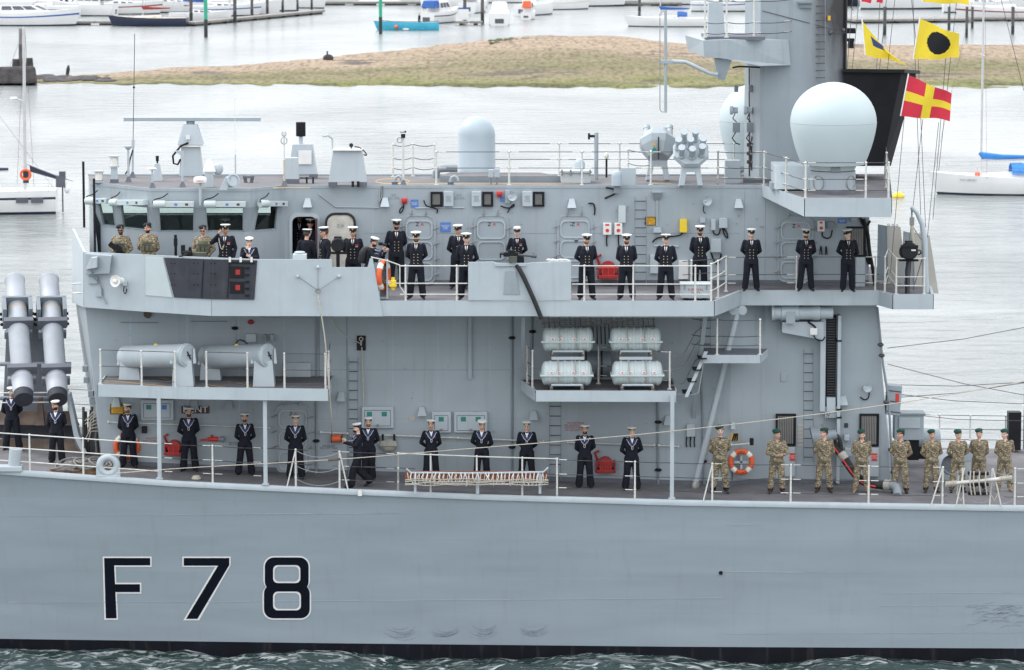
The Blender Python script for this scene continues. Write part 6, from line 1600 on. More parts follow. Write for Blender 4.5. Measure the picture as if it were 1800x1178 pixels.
# rope gear on the wing side: spider of stays and the long boat rope
o_ = P(559,511,-.08); t = thing('stay_spider','small metal ring with radiating stays on the wing bulwark','rigging',o_)
for x,y in ((559,470),(523,486),(596,486)):
    mb = MB(); mb.tube([P(559,511,-.1)-o_,P(x,y,-.06)-o_],.01,5); mb.build('stay','steel',t); mb = MB(); mb.ball(P(x,y,-.05)-o_,.05); mb.build('eye_plate','palegrey',t)
mb = MB(); mb.torus((0,-.03,0),.06,.02,(0,1,0),14,6); mb.build('ring','steel',t)
def rope(name,label,pts,r,m,group=None,cat='rope'):
    o = Vector(pts[0]); cu = cable([Vector(p)-o for p in pts],None,r,m,name); cu.location = o; return tag(cu,label,cat,group)
rope('hanging_rope','pale rope hanging from the wing bulwark ring down past the platform',[P(559,516,-.1),P(562,540,-.15),P(566,560,-.12),P(572,600,-.08),P(579,690,.0),P(583,740,.4),P(583,762,1.5)],.018,'rope')
rope('hanging_rope','slack rope from the bulwark ring to the black pad',[P(560,530,-.1),P(580,560,.8),P(605,590,1.8),P(634,604,YL - .12)],.016,'rope')
rope('hanging_rope','straight rope hanging from the black pad behind two sailors',[P(636,610,YL - .1),P(638,660,YL - .1),P(640,735,YL - .1)],.02,'rope')
rope('boat_rope','long cream rope stretched along the whole deck from the bullring aft',[P(205,832,.35),P(330,822,.2),P(600,808,-.02),P(770,793,-.04),P(1000,775,-.03),P(1200,757,-.02),P(1580,711,-.02),P(1900,652,.0)],.013,'rope')
c = P(590,807,0); mb = MB(); mb.tube([P(577,809,-.0),P(598,807,-.0)],.035,8); o = mb.build('rope_splice','brown',frig)
# bullring, rope heap, bollard
o_ = dk(191,.1); t = thing('bullring','pale round fairlead ring at the deck edge','fairlead',o_)
mb = MB(); mb.torus((0,0,.33),.235,.10,(0,1,0),32,12); mb.build('ring','palegrey',t,smooth=70); mb = MB(); mb.frus([(-.34,-.1,-.05),(.34,-.1,-.05),(.34,.1,-.05),(-.34,.1,-.05)],[(-.33,-.08,.28),(-.18,-.08,.16),(-.18,.08,.16),(-.33,.08,.28)]); mb.frus([(.34,-.1,-.05),(.0,-.1,-.05),(.0,.1,-.05),(.34,.1,-.05)],[(.33,-.08,.28),(.18,-.08,.16),(.18,.08,.16),(.33,.08,.28)]); mb.box(-.3,.3,-.1,.1,-.06,.08); mb.build('base','palegrey',t,bevel=.02)
o_ = ondeck(140,830); t = thing('rope_heap','heap of grey rope on a brown mat at the deck edge','rope',o_); rr_ = random.Random(9)
for k in range(16):
    mb = MB(); mb.torus((rr_.uniform(-.45,.6),rr_.uniform(-.25,.25),.05 + .018*k),rr_.uniform(.16,.38),.03,(rr_.uniform(-.35,.35),rr_.uniform(-.35,.35),1),26,6); mb.build('coil','greyrope',t,smooth=60)
mb = MB(); mb.frus([(-.9,-.35,.004),(1.0,-.35,.004),(1.0,.3,.004),(-.9,.3,.004)],[(-.85,-.3,.07),(.95,-.3,.07),(.95,.25,.07),(-.85,.25,.07)]); mb.build('mat','brownmat',t)
o_ = ondeck(30,828); t = thing('bollard','pale grey tilted bollard on a low base at left edge','bollard',o_); mb = MB(); mb.tube([(-.08,0,.1),(-.02,0,.62)],[.17,.18],16); mb.build('post','palegrey',t,smooth=40); mb = MB(); mb.box(-.6,.16,-.2,.2,0,.16); mb.build('base','palegrey',t,bevel=.03)
o_ = ondeck(345,843); t = thing('rope_coil','small coil of pale rope on the deck under the platform','rope',o_);
for k in range(3): mb = MB(); mb.torus((0,0,.03+k*.03),.12-k*.02,.022,(0,0,1),20,6); mb.build('coil','rope',t)
# accommodation ladder / scrambling net along the rail
o_ = dk(838,-.12); t = thing('net_cradle','white roped net and wooden planks slung in a grey cradle outside the rail','net cradle',o_); w = lambda px,py,Y=-.1: P(px,py,Y)-o_
mb = MB(); mb.tube([w(714,824),w(722,831),w(838,832),w(955,830),w(964,822)],.03,8); mb.build('cradle_bar','palegrey',t,smooth=60)
for x in (727,839,950): mb = MB(); mb.box(w(x,0).x - .035,w(x,0).x + .035,-.04,.04,w(x,868).z,w(x,832).z); mb.build('cradle_leg','palegrey',t)
for k in range(3): mb = MB(); mb.box(w(712,840).x,w(962,840).x,-.02+k*.07,.03+k*.07,w(0,845-k*3).z,w(0,836-k*3).z); mb.build('plank','wood',t,bevel=.008)
rr_ = random.Random(21)
for k in range(34):
    x = 716+k*7.2; mb = MB(); y1 = 850+rr_.uniform(-4,5); mb.tube([w(x,831,-.14),w(x+rr_.uniform(-4,4),839,-.18),w(x+rr_.uniform(-5,5),y1,-.16),w(x+5,y1-4,-.15),w(x+7,834,-.15)],.014,5); mb.build('net_loop','white' if k % 3 else 'rope',t)
for k in range(4):
    mb = MB(); mb.tube([w(712+i*18,843+k*3.2+rr_.uniform(-1.5,1.5),-.2) for i in range(15)],.013,5); mb.build('net_line','rope',t)
# pilot ladder rolled at the deck edge aft
o_ = dk(1718,.05); t = thing('pilot_ladder','rolled pilot ladder with black steps and white rope lashings at rail','ladder',o_); w = lambda px,py,Y=.0: P(px,py,Y)-o_
mb = MB(); mb.tube([w(1663,851),w(1778,840)],.05,10); mb.build('roller_bar','railpaint',t,smooth=50)
for x0,x1 in ((1663,1680),(1758,1777)):
    for k in range(7): mb = MB(); x = x0+(x1-x0)*k/6; mb.torus(w(x,851-(x-1663)*.095),.065,.018,(1,0,0),14,5); mb.build('lashing','rope',t)
for k,y in enumerate((833,852,868)): mb = MB(); c_ = w(1720,y); mb.box(c_.x - .28,c_.x + .28,-.1,.12,c_.z - .04,c_.z + .05); mb.build('ladder_step','black',t,bevel=.015)
for x in (1706,1712,1722,1733): mb = MB(); mb.tube([w(x,828,-.1),w(x-1,850,-.14),w(x+2,870,-.1)],.018,6); mb.build('side_rope','rope',t)
for x in (1686,1745): mb = MB(); mb.tube([w(x,836),w(x-4,868),w(x+3,880),w(x+9,868)],.016,6); mb.build('tail_rope','rope',t)
# fuelling hose, its hook and the grey cowl
o_ = P(1466,770,2.9); t = thing('refuelling_hose','black and red banded refuelling hose ending in a green elbow','hose',o_); w = lambda p: p-o_
hp = [P(1462,775,2.9),P(1480,800,2.6),P(1500,830,2.3),P(1515,846,2.1),P(1540,852,2.1),P(1562,854,2.1)]
cable([w(p) for p in hp],t,.12,'rubber','hose_body'); cable([w(p)+Vector((-.03,-.11,-.04)) for p in hp[:5]],t,.03,'brightred','red_stripe')
e_ = ondeck(1577,872); cable([w(P(1560,853,2.0)),w(P(1570,853,1.9)),w(P(1577,858,1.8)),w(e_)],t,.13,'signgreen' if False else 'midgrey','elbow'); mb = MB(); mb.tube([w(P(1556,852,2.05)),w(P(1566,853,1.95))],.15,14); mb.build('lashing','canvas',t)
mb = MB(); mb.tube([w(P(1478,797,2.6)),w(P(1486,808,2.52))],.126,14); mb.build('white_band','linenwarm',t)
o_ = P(1440,770,2.7); t = thing('cowl','dark grey bell-mouth probe receiver hanging on chain at the bulkhead','bell mouth',o_)
mb = MB(); mb.lathe([(.36,-.2),(.37,-.16),(.26,.1),(.16,.3),(.14,.5)],26,Matrix.Rotation(RAD(78),4,'Y'),cap=False); mb.build('bell','midgrey',t,smooth=50); mb = MB(); mb.lathe([(.34,-.14),(.01,-.1)],26,Matrix.Rotation(RAD(78),4,'Y'),cap=False); mb.build('bell_inside','black',t)
for k in range(8): mb = MB(); mb.torus(P(1458-k*2.5,725+k*4.5,2.9)-o_,.035,.013,(1,k % 2,.4),12,5); mb.build('chain_link','steel',t)
cable([Vector((.3,0,.05)),Vector((.5,-.05,.1)),Vector((.6,-.05,-.1)),Vector((.62,-.05,-.4))],t,.06,'rubber','tail_hose')
# after-deck fittings behind the marines
def simple(name,label,cat,loc,fn):
    t = thing(name,label,cat,loc); fn(t); return t
def boxes(t):
    mb = MB(); mb.box(-.42,.42,-.3,.3,.0,.72); mb.build('cabinet','grey',t,bevel=.015); mb = MB(); mb.box(-.46,.46,-.34,.34,.72,.78); mb.build('lid','midgrey',t); mb = MB(); mb.box(-.3,.3,-.35,-.3,.35,.66); mb.build('door','palegrey',t,bevel=.01); mb = MB(); mb.box(-.3,.3,-.2,.2,-.6,0); mb.build('stand','black',t)
simple('deck_cabinet','grey open-lidded deck cabinet on dark stand behind the marines','cabinet',P(1596,771,5.5),boxes)
def wallcab(t):
    mb = MB(); mb.box(-.2,.2,-.25,.25,-.42,.42); mb.build('cabinet','grey',t,bevel=.012,rot=(0,RAD(4),0)); mb = MB(); mb.box(.04,.14,-.262,-.25,-.08,.2); mb.build('red_notice','brightred',t)
    for k in range(3): mb = MB(); mb.tube([(-.2,-.27,.3-k*.3),(.2,-.27,.25-k*.3)],.015,5); mb.build('strap','wire',t)
simple('side_cabinet','weathered grey cabinet with red notice at the superstructure corner','cabinet',P(1570,702,4.2),wallcab)
def fan(t):
    mb = MB(); mb.lathe([(.42,-.3),(.44,-.25),(.44,.2),(.30,.26),(.28,.1)],26,Matrix.Rotation(RAD(82),4,'X') @ Matrix.Rotation(RAD(20),4,'Y')); mb.build('drum','palegrey',t,smooth=40); mb = MB(); mb.box(-.3,.3,-.2,.3,-.8,-.3); mb.build('seat','palegrey',t,bevel=.02); mb = MB(); mb.lathe([(.29,.12),(.02,.13)],24,Matrix.Rotation(RAD(82),4,'X') @ Matrix.Rotation(RAD(20),4,'Y'),cap=False); mb.build('drum_face','skirt',t)
simple('capstan','pale grey round winch drum between two marines','winch',P(1664,818,4.0),fan)
def blk(t): mb = MB(); mb.box(-.34,.34,-.3,.3,-.6,.5); mb.build('body','palegrey',t,bevel=.02); mb = MB(); mb.box(-.2,.2,-.312,-.3,.0,.35); mb.build('panel','grey',t)
simple('winch_house','pale grey housing standing behind the marines','winch',P(1702,808,4.6),blk)
def drm(t): mb = MB(); mb.lathe([(.26,-.5),(.28,-.45),(.28,.45),(.26,.5)],22,Matrix.Rotation(RAD(90),4,'Y')); mb.build('drum','grey',t,smooth=40); mb = MB(); mb.box(-.35,.35,-.15,.15,-.6,-.2); mb.build('bed','black',t)
simple('rope_drum','grey drum lying behind the marine at the corner','drum',P(1622,770,7.0),drm)
def post(t):
    mb = MB(); mb.box(-.28,.1,-.2,.2,0,1.15); mb.build('screen','black',t); mb = MB()
    for x in (.22,.42): mb.tube([(x,0,0),(x,0,2.4)],.03,6)
    mb.build('stiles','midgrey',t)
    for k in range(9): mb = MB(); mb.tube([(.22,0,.2+k*.26),(.42,0,.2+k*.26)],.018,6); mb.build('rung','midgrey',t)
    mb = MB(); mb.box(.15,.6,-.1,.1,1.2,1.35); mb.build('white_box','white',t); mb = MB(); mb.tube([(.2,0,1.3),(.35,0,2.1)],.03,6); mb.build('raking_bar','steel',t)
simple('after_post','black panel and ladder post at the right edge of deck','post',PZ(1787,790,4.15),post)
# rigging from the superstructure corner aft
for i,(a,b_) in enumerate((((1558,676),(1800,672)),((1560,700),(1800,673)),((1556,690),(1800,710)),((1565,725),(1800,740)),((1560,612),(1830,570)),((1560,640),(1830,700)))):
    mb = MB(); A,B = P(*a,6.5),P(*b_,6.5); mb.tube([Vector((0,0,0)),(B-A)*.5-Vector((0,0,.08)),B-A],.010,5)
    o = mb.build('stay_wire','wire',None,loc=A); tag(o,'thin dark wire stretched aft from the superstructure corner, %s' % ('nearly level beside the cabinet','rising gently to the right edge','sloping down from beside the cabinet','lowest, falling to the right edge','topmost, rising steeply to the right edge','falling from mid height to right edge')[i],'wire','wires leading aft from the superstructure corner')
# ---- flags and halyards
def halyard(x0,y0,x1,y1,Y,i):
    A,B = P(x0,y0,Y),P(x1,y1,Y); mb = MB(); mb.tube([Vector((0,0,0)),B-A],.0085,5); o = mb.build('halyard','wire',None,loc=A)
    tag(o,'thin dark signal halyard beside the mast, number %s from the left of fourteen' % ('first second third fourth fifth sixth seventh eighth ninth tenth eleventh twelfth thirteenth last'.split()[i]),'halyard','signal halyards beside the mast')
for i,(a,b_,c,d) in enumerate(((1500,-20,1489,122),(1512,-20,1498,122),(1548,-20,1541,122),(1560,-20,1546,122),(1575,-20,1560,122),(1600,-20,1614,105),(1614,105,1627,400),(1604,-20,1620,420),(1672,-20,1640,385),(1684,-20,1650,300),(1590,200,1565,480),(1622,210,1590,500),(1650,215,1630,420),(1755,-20,1800,160))): halyard(a,b_,c,d,3.2,i)
def flagmat(name,c):
    m = mat(name,c,.8,var=.05,scale=6,bump=.15,bscale=12)
    nt = m.node_tree; b = nt.nodes['Principled BSDF']; tr = nt.nodes.new('ShaderNodeBsdfTranslucent'); mx = nt.nodes.new('ShaderNodeMixShader'); mx.inputs[0].default_value = .35
    tr.inputs[0].default_value = c+(1,); nt.links.new(b.outputs[0],mx.inputs[1]); nt.links.new(tr.outputs[0],mx.inputs[2]); nt.links.new(mx.outputs[0],nt.nodes['Material Output'].inputs[0])
flagmat('flagyellow',(.86,.66,.05)); flagmat('flagred',(.66,.04,.07)); flagmat('flagblue',(.05,.07,.2)); flagmat('flagwhite',(.8,.8,.8)); flagmat('flagblack',(.012,.012,.015))
def flag(corners,Y,label,pattern,mats,fold=.12,n=26,name='signal_flag',ph=0.0):
    tl,tr,br,bl = [P(x,y,Y) for x,y in corners]; o = tl.copy(); me = MB()
    t = thing(name,label,'flag',o,group='signal flags')
    groups = {}
    def pt(u,v):
        p = tl.lerp(tr,u).lerp(bl.lerp(br,u),v)
        return p-o+Vector((0,fold*u ** .6*math.sin(u*7+v*2.2+ph),.035*u*math.sin(u*8+ph+v)))
    G = [[pt(i/n,j/n) for j in range(n+1)] for i in range(n+1)]
    for i in range(n):
        for j in range(n):
            k = pattern((i + .5)/n,(j + .5)/n); groups.setdefault(k,MB()).quad(G[i][j],G[i][j+1],G[i+1][j+1],G[i+1][j])
    nm = {'flagyellow': 'yellow_cloth','flagred': 'red_cloth','flagblue': 'blue_cloth','flagwhite': 'white_cloth','flagblack': 'black_disc'}
    for k,m in sorted(groups.items()): m.build(nm[mats[k]],mats[k],t,smooth=180)
    mb = MB(); mb.tube([pt(0,0)+Vector((0,0,.04)),pt(0,1)],.018,6); mb.build('hoist_rope','letterwhite',t)
flag([(1617,33),(1687,62),(1686,103),(1605,104)],3.0,'yellow signal flag with a large black disc',lambda u,v: 1 if ((u - .52)*1.0) ** 2+((v - .5)*.78) ** 2 < .072 else 0,['flagyellow','flagblack'],n=44)
flag([(1597,132),(1674,166),(1669,212),(1583,204)],2.9,'red signal flag with a yellow cross',lambda u,v: 1 if abs(u - .5) < .095 or abs(v - .5) < .12 else 0,['flagred','flagyellow'],n=42,ph=1.)
flag([(1515,36),(1556,88),(1594,113),(1521,97)],3.1,'drooping yellow signal flag with a dark blue stripe',lambda u,v: 1 if abs(v - .42) < .17 and .28 < u < .8 else 0,['flagyellow','flagblue'],.2,ph=2.)
flag([(1624,-42),(1704,-30),(1703,9),(1621,3)],3.0,'yellow signal flag cut off by the top of the picture',lambda u,v: 0,['flagyellow'],ph=.5)
flag([(1518,-40),(1560,-30),(1551,7),(1513,3)],3.1,'red and white signal flag cut off at the top near the mast',lambda u,v: 1 if abs(u - .6) < .13 or abs(v - .3) < .12 else 0,['flagred','flagwhite'],ph=.2)
# ================================================================== people
mat('navycloth',(.0095,.0115,.02),.85,var=.3,scale=9,bump=.9,bscale=11,spec=.3)
mat('navytrouser',(.008,.0095,.016),.85,var=.3,scale=9,bump=.9,bscale=10,spec=.3)
mat('collarblue',(.03,.045,.13),.8,var=.15)
mat('shoeblack',(.01,.01,.011),.25,var=.2)
mat('bootbrown',(.035,.018,.013),.5,var=.3)
mat('boottan',(.27,.19,.115),.7,var=.2)
mat('capwhite',(.76,.76,.74),.6,var=.04)
mat('gold',(.72,.60,.32),.35,metal=.5,var=.1)
mat('beretgreen',(.008,.058,.038),.9,var=.2,scale=14)
mat('beretnavy',(.012,.014,.022),.9,var=.2,scale=14)
mat('shirtwhite',(.72,.72,.73),.8,var=.04)
mat('hairdark',(.022,.015,.011),.7,var=.3,scale=30)
mat('hairbrown',(.075,.042,.022),.7,var=.3,scale=30)
mat('hairfair',(.22,.13,.065),.7,var=.3,scale=30)
mat('hairgrey',(.18,.17,.16),.7,var=.3,scale=30)
mat('eyedark',(.02,.015,.012),.4,var=.1)
mat('lips',(.30,.12,.10),.5,var=.1)
mat('vest',(.105,.105,.068),.85,var=.25,scale=8,bump=.5,bscale=12)
for nm,c in (('skin_a',(.62,.385,.29)),('skin_b',(.54,.32,.23)),('skin_c',(.66,.43,.335)),('skin_d',(.40,.22,.15))): mat(nm,c,.5,var=.10,scale=18,spec=.4)
def camo():
    m = bpy.data.materials.new('camouflage_cloth'); m.use_nodes = True; n,l = m.node_tree.nodes,m.node_tree.links; b = n['Principled BSDF']
    tc = n.new('ShaderNodeTexCoord')
    def layer(prev,sc,off,th,c,st=(1,1,1)):
        mp = n.new('ShaderNodeMapping'); mp.inputs['Location'].default_value = (off,off*2,off*3); mp.inputs['Scale'].default_value = st; l.new(tc.outputs['Object'],mp.inputs[0])
        z = n.new('ShaderNodeTexNoise'); z.inputs['Scale'].default_value = sc; z.inputs['Detail'].default_value = 4; z.inputs['Distortion'].default_value = .6; l.new(mp.outputs[0],z.inputs['Vector'])
        r = n.new('ShaderNodeValToRGB'); r.color_ramp.elements[0].position = th; r.color_ramp.elements[1].position = th + .05; l.new(z.outputs['Fac'],r.inputs[0])
        x = n.new('ShaderNodeMixRGB'); l.new(r.outputs[0],x.inputs[0]); x.inputs[2].default_value = c+(1,)
        if isinstance(prev,tuple): x.inputs[1].default_value = prev+(1,)
        else: l.new(prev,x.inputs[1])
        return x.outputs[0]
    o = layer((.27,.22,.15),11,0,.50,(.15,.135,.08),(1,1,1.9)); o = layer(o,13,3.1,.56,(.085,.055,.036),(1,1,2.2)); o = layer(o,17,7.7,.57,(.50,.43,.32),(1,1,2.0)); o = layer(o,15,5.5,.60,(.04,.042,.028),(1,1,2.0))
    l.new(o,b.inputs['Base Color']); b.inputs['Roughness'].default_value = .9; b.inputs['Specular IOR Level'].default_value = .2
    nb = n.new('ShaderNodeTexNoise'); nb.inputs['Scale'].default_value = 13; l.new(tc.outputs['Object'],nb.inputs['Vector']); bp = n.new('ShaderNodeBump'); bp.inputs['Strength'].default_value = .6; bp.inputs['Distance'].default_value = .03; l.new(nb.outputs['Fac'],bp.inputs['Height']); l.new(bp.outputs[0],b.inputs['Normal'])
    M['camo'] = m
camo()
VOX = .0145
def V(*a): return Vector(a)
def capsule(mb,a,b,ra,rb,n=14):
    a,b = Vector(a),Vector(b); d = b-a; L = d.length; d = d/L if L > 1e-6 else V(0,0,1); pts,rs = [],[]
    for k in range(4): t = math.pi/2*(1-k/4); pts.append(a-d*ra*math.sin(t)*.999); rs.append(max(.002,ra*math.cos(t)))
    pts.append(a); rs.append(ra); pts.append(b); rs.append(rb)
    for k in range(1,5): t = math.pi/2*k/4; pts.append(b+d*rb*math.sin(t)); rs.append(max(.002,rb*math.cos(t)))
    mb.tube(pts,rs,n)
def loftz(mb,rings,n=24,T=None):
    vs,fs = [],[]
    for (z,rx,ry,yo) in rings:
        for j in range(n):
            a = 2*math.pi*j/n; c,s = math.cos(a),math.sin(a); e = .85
            v = V(rx*math.copysign(abs(c) ** e,c),yo+ry*math.copysign(abs(s) ** e,s),z); vs.append(T @ v if T is not None else v)
    k = len(rings)
    for i in range(k-1):
        for j in range(n): j2 = (j+1) % n; fs.append((i*n+j,i*n+j2,(i+1)*n+j2,(i+1)*n+j))
    fs.append(tuple(range(n))[::-1]); fs.append(tuple(range((k-1)*n,k*n))); mb.add(vs,fs)
# -- hands: palm, four unequal fingers with knuckle bends, thumb from the side of the palm
def hand_prims(curl):
    mb = MB()
    mb.tube([(0,0,.03),(0,0,0),(0,0,-.035),(0,.0,-.08),(0,0,-.092)],[.024,.027,.034,.036,.030],12)
    for (x,l,w) in ((-.027,.066,.0092),(-.009,.076,.0096),(.009,.071,.0092),(.026,.056,.0082)):
        p = V(x,0,-.085); a = 0.12*curl;
        for k,f in enumerate((.45,.32,.25)):
            q = p+V(x*.05,-math.sin(a)*l*f,-math.cos(a)*l*f); capsule(mb,p,q,w,w*.93,8); p = q; a += curl
    p = V(-.032,0,-.03); q = V(-.056,-.018,-.062); r = V(-.058,-.036,-.092); capsule(mb,p,q,.014,.0115,8); capsule(mb,q,r,.0112,.0095,8)
    return mb
TMP = []
def remeshed(mb,vox,smooth=2):
    me = bpy.data.meshes.new('tmp'); me.from_pydata(mb.v,[],mb.f); o = bpy.data.objects.new('tmp',me); COL.objects.link(o)
    md = o.modifiers.new('r','REMESH'); md.mode = 'VOXEL'; md.voxel_size = vox
    if smooth: sm = o.modifiers.new('s','SMOOTH'); sm.factor = .5; sm.iterations = smooth
    TMP.append(o); return o
def fetch():
    dg = bpy.context.evaluated_depsgraph_get(); out = []
    for o in TMP:
        e = o.evaluated_get(dg); m = e.to_mesh(); nv,nf = len(m.vertices),len(m.polygons)
        v = np.empty(nv*3); m.vertices.foreach_get('co',v); v = v.reshape(-1,3)
        out.append((v,[tuple(p.vertices) for p in m.polygons])); e.to_mesh_clear()
    for o in TMP: d = o.data; bpy.data.objects.remove(o); bpy.data.meshes.remove(d)
    TMP.clear(); return out
def seg_d(P_,a,b,ra,rb):
    a,b = np.array(a),np.array(b); d = b-a; t = np.clip(((P_-a) @ d)/max(d @ d,1e-9),0,1)
    return np.linalg.norm(P_-(a+t[:,None]*d),axis=1)-(ra+(rb-ra)*t)
PEOPLE = []
def person(kind,loc,label,face=0,h=1.78,head=(0,0),skin='skin_a',hair='hairbrown',beard=None,pose='behind',stance=.115,opt=(),group=None,build=1.0):
    PEOPLE.append(dict(kind=kind,loc=Vector(loc),label=label,face=face+random.Random(len(PEOPLE)*3).uniform(-7,7),h=h,head=head,skin=skin,hair=hair,beard=beard,pose=pose,stance=stance,opt=opt,group=group,build=build*random.Random(len(PEOPLE)).uniform(.95,1.08),seed=len(PEOPLE)))
def joints(p):
    """skeleton facing -Y, feet at z=0, 1.78 m tall: left is +x"""
    rr = random.Random(p['seed']*7+1); s = p['stance']; J = {}
    for e,n in ((1,'L'),(-1,'R')):
        J['hip' + n] = V(e*.095,.01,.90); J['knee' + n] = V(e*(.07+s*.55),-.005,.49); J['ank' + n] = V(e*(.055+s),.035,.085); J['toe' + n] = V(e*(.085+s*1.15),-.13,.035)
        J['sh' + n] = V(e*.182,.012,1.425)
        dx,dz = rr.uniform(-.025,.02),rr.uniform(-.035,.035)
        J['el' + n] = V(e*(.268+dx),.07,1.15+dz); J['wr' + n] = V(e*.085,.205,.985+dz); J['hd' + n] = (V(-e*.8,.25,-.45),V(0,1,.1))
    pz = p['pose']
    if pz == 'clasp':      # hands meeting in front of the chest
        J['elL'] = V(.30,-.02,1.16); J['wrL'] = V(.15,-.24,1.12); J['hdL'] = (V(-.8,-.35,.1),V(-.3,.9,.2)); J['elR'] = V(-.30,.02,1.15); J['wrR'] = V(-.03,-.23,1.13) ; J['hdR'] = (V(.85,-.2,.1),V(.2,.9,0))
        J['elR'] = V(-.27,-.03,1.14); J['wrR'] = V(-.02,-.22,1.10)
    if pz == 'rifle':
        J['elR'] = V(-.31,.03,1.16); J['wrR'] = V(-.10,-.23,.99); J['hdR'] = (V(.8,-.2,-.3),V(0,.9,.2)); J['elL'] = V(.30,.0,1.14); J['wrL'] = V(.14,-.23,.95); J['hdL'] = (V(-.7,-.2,-.5),V(0,.9,.2))
    if pz == 'front':      # arms down, hands held low in front
        J['elR'] = V(-.30,.0,1.14); J['wrR'] = V(-.12,-.19,.93); J['hdR'] = (V(.7,-.1,-.6),V(0,.9,0)); J['elL'] = V(.30,.0,1.14); J['wrL'] = V(.12,-.19,.93); J['hdL'] = (V(-.7,-.1,-.6),V(0,.9,0))
    if pz == 'salute':
        J['elR'] = V(-.38,-.06,1.30); J['wrR'] = V(-.17,-.13,1.54); J['hdR'] = (V(.5,.05,.85),V(.5,.8,-.3)); J['elL'] = V(.27,.03,1.15); J['wrL'] = V(.24,-.08,.92); J['hdL'] = (V(0,-.1,-1),V(-1,0,0))
    if pz == 'face':       # hand raised to the mouth
        J['elR'] = V(-.24,-.12,1.20); J['wrR'] = V(-.07,-.17,1.44); J['hdR'] = (V(.25,.15,.9),V(.1,1,-.1)); J['elL'] = V(.26,-.04,1.18); J['wrL'] = V(.05,-.22,1.22); J['hdL'] = (V(-.8,0,.4),V(0,1,0))
    if pz == 'phone':      # walking, phone held out ahead
        J['elL'] = V(.22,-.12,1.20); J['wrL'] = V(.10,-.36,1.30); J['hdL'] = (V(-.1,-.35,.9),V(-.3,1,.2)); J['elR'] = V(-.22,-.12,1.18); J['wrR'] = V(-.06,-.38,1.27); J['hdR'] = (V(.1,-.35,.9),V(.3,1,.2))
        J['kneeL'] = V(.09,-.16,.50); J['ankL'] = V(.08,-.20,.085); J['toeL'] = V(.08,-.37,.04); J['kneeR'] = V(-.09,.03,.47); J['ankR'] = V(-.08,.36,.14); J['toeR'] = V(-.08,.22,.04)
    if pz == 'camera':     # leaning forward, camera at the eye
        J['elR'] = V(-.25,-.26,1.20); J['wrR'] = V(-.09,-.33,1.50); J['hdR'] = (V(.25,-.3,.8),V(.3,.9,0)); J['elL'] = V(.23,-.28,1.19); J['wrL'] = V(.08,-.36,1.46); J['hdL'] = (V(-.2,-.4,.8),V(-.3,.9,0))
    if pz == 'sides':
        for e,n in ((1,'L'),(-1,'R')): J['el' + n] = V(e*.27,.03,1.14); J['wr' + n] = V(e*.26,-.05,.90); J['hd' + n] = (V(0,-.12,-1),V(-e,0,0))
    return J
def head_T(p):
    yaw,pit = p['head']; r_ = random.Random(p['seed']); yaw += r_.uniform(-9,9); pit += r_.uniform(-4,5); c = V(0,.01,1.56)
    return Matrix.Translation(c+V(0,0,-.012)) @ Matrix.Rotation(RAD(yaw),4,'Z') @ Matrix.Rotation(RAD(pit),4,'X') @ Matrix.Diagonal((1.10,1.07,1.05,1)) @ Matrix.Translation(-c)
def body_mesh(p):
    J = joints(p); p['J'] = J; mb = MB(); kd = p['kind']; b = p['build']; HT = head_T(p); female = 'female' in p['opt']
    jk = {'officer': [(.79,.188,.13,.01),(.84,.192,.132,.01),(.93,.178,.125,.005),(1.05,.168,.118,0),(1.18,.178,.125,-.005),(1.31,.20,.132,-.005),(1.39,.185,.122,0),(1.45,.135,.10,.005),(1.495,.08,.072,.01)],
          'sailor': [(.86,.172,.12,.01),(.90,.178,.125,.01),(1.0,.166,.12,.0),(1.1,.165,.118,0),(1.2,.178,.125,-.005),(1.31,.198,.13,-.005),(1.39,.183,.12,0),(1.45,.135,.10,.005),(1.495,.08,.072,.01)],
          'marine': [(.84,.168,.12,.01),(.89,.18,.13,.01),(.95,.176,.13,.0),(1.05,.176,.128,0),(1.18,.19,.135,-.005),(1.31,.208,.14,-.005),(1.39,.19,.125,0),(1.45,.14,.105,.005),(1.495,.082,.075,.01)]}['marine' if kd in ('marine','guard') else ('sailor' if kd == 'sailor' else 'officer')]
    k = b*(.92 if female else 1)
    if kd == 'guard': jk = [(z,rx*1.08,ry*1.25,yo) for z,rx,ry,yo in jk]
    loftz(mb,[(z,rx*k,ry*b,yo) for z,rx,ry,yo in jk])
    bell = .108 if kd == 'sailor' else (.084 if kd != 'officer' else .092)
    for n in 'LR':
        capsule(mb,J['hip' + n],J['knee' + n],.116*b,.097,14); capsule(mb,J['knee' + n],J['ank' + n]+V(0,0,.04),.096,bell,14)
        capsule(mb,J['ank' + n]+V(0,.0,-.03),J['toe' + n],.046,.036,12)
        if kd in ('marine','guard'): capsule(mb,J['ank' + n]+V(0,0,.12),J['ank' + n]-V(0,0,.03),.062,.05,12)
        capsule(mb,J['sh' + n],J['el' + n],.074*b,.056,14); capsule(mb,J['el' + n],J['wr' + n],.055,.041,14)
    hb = MB()
    hb.ball((0,.008,1.695),.077,.097,.098,16,12); hb.ball((0,-.02,1.635),.063,.072,.09,16,12); hb.ball((0,-.058,1.578),.032,.03,.026,10,8)
    capsule(hb,(0,-.088,1.672),(0,-.108,1.637),.010,.0165,8); hb.ball((0,-.082,1.69),.052,.02,.013,12,8); hb.ball((0,-.087,1.603),.026,.012,.012,10,6)
    for e in (-1,1): hb.ball((e*.077,.01,1.652),.013,.022,.033,8,8); hb.ball((e*.04,-.06,1.635),.025,.03,.03,8,8)
    mb.add([HT @ Vector(v) for v in hb.v],hb.f); capsule(mb,(0,.022,1.46),HT @ V(0,.012,1.60),.058,.054,14)
    return mb
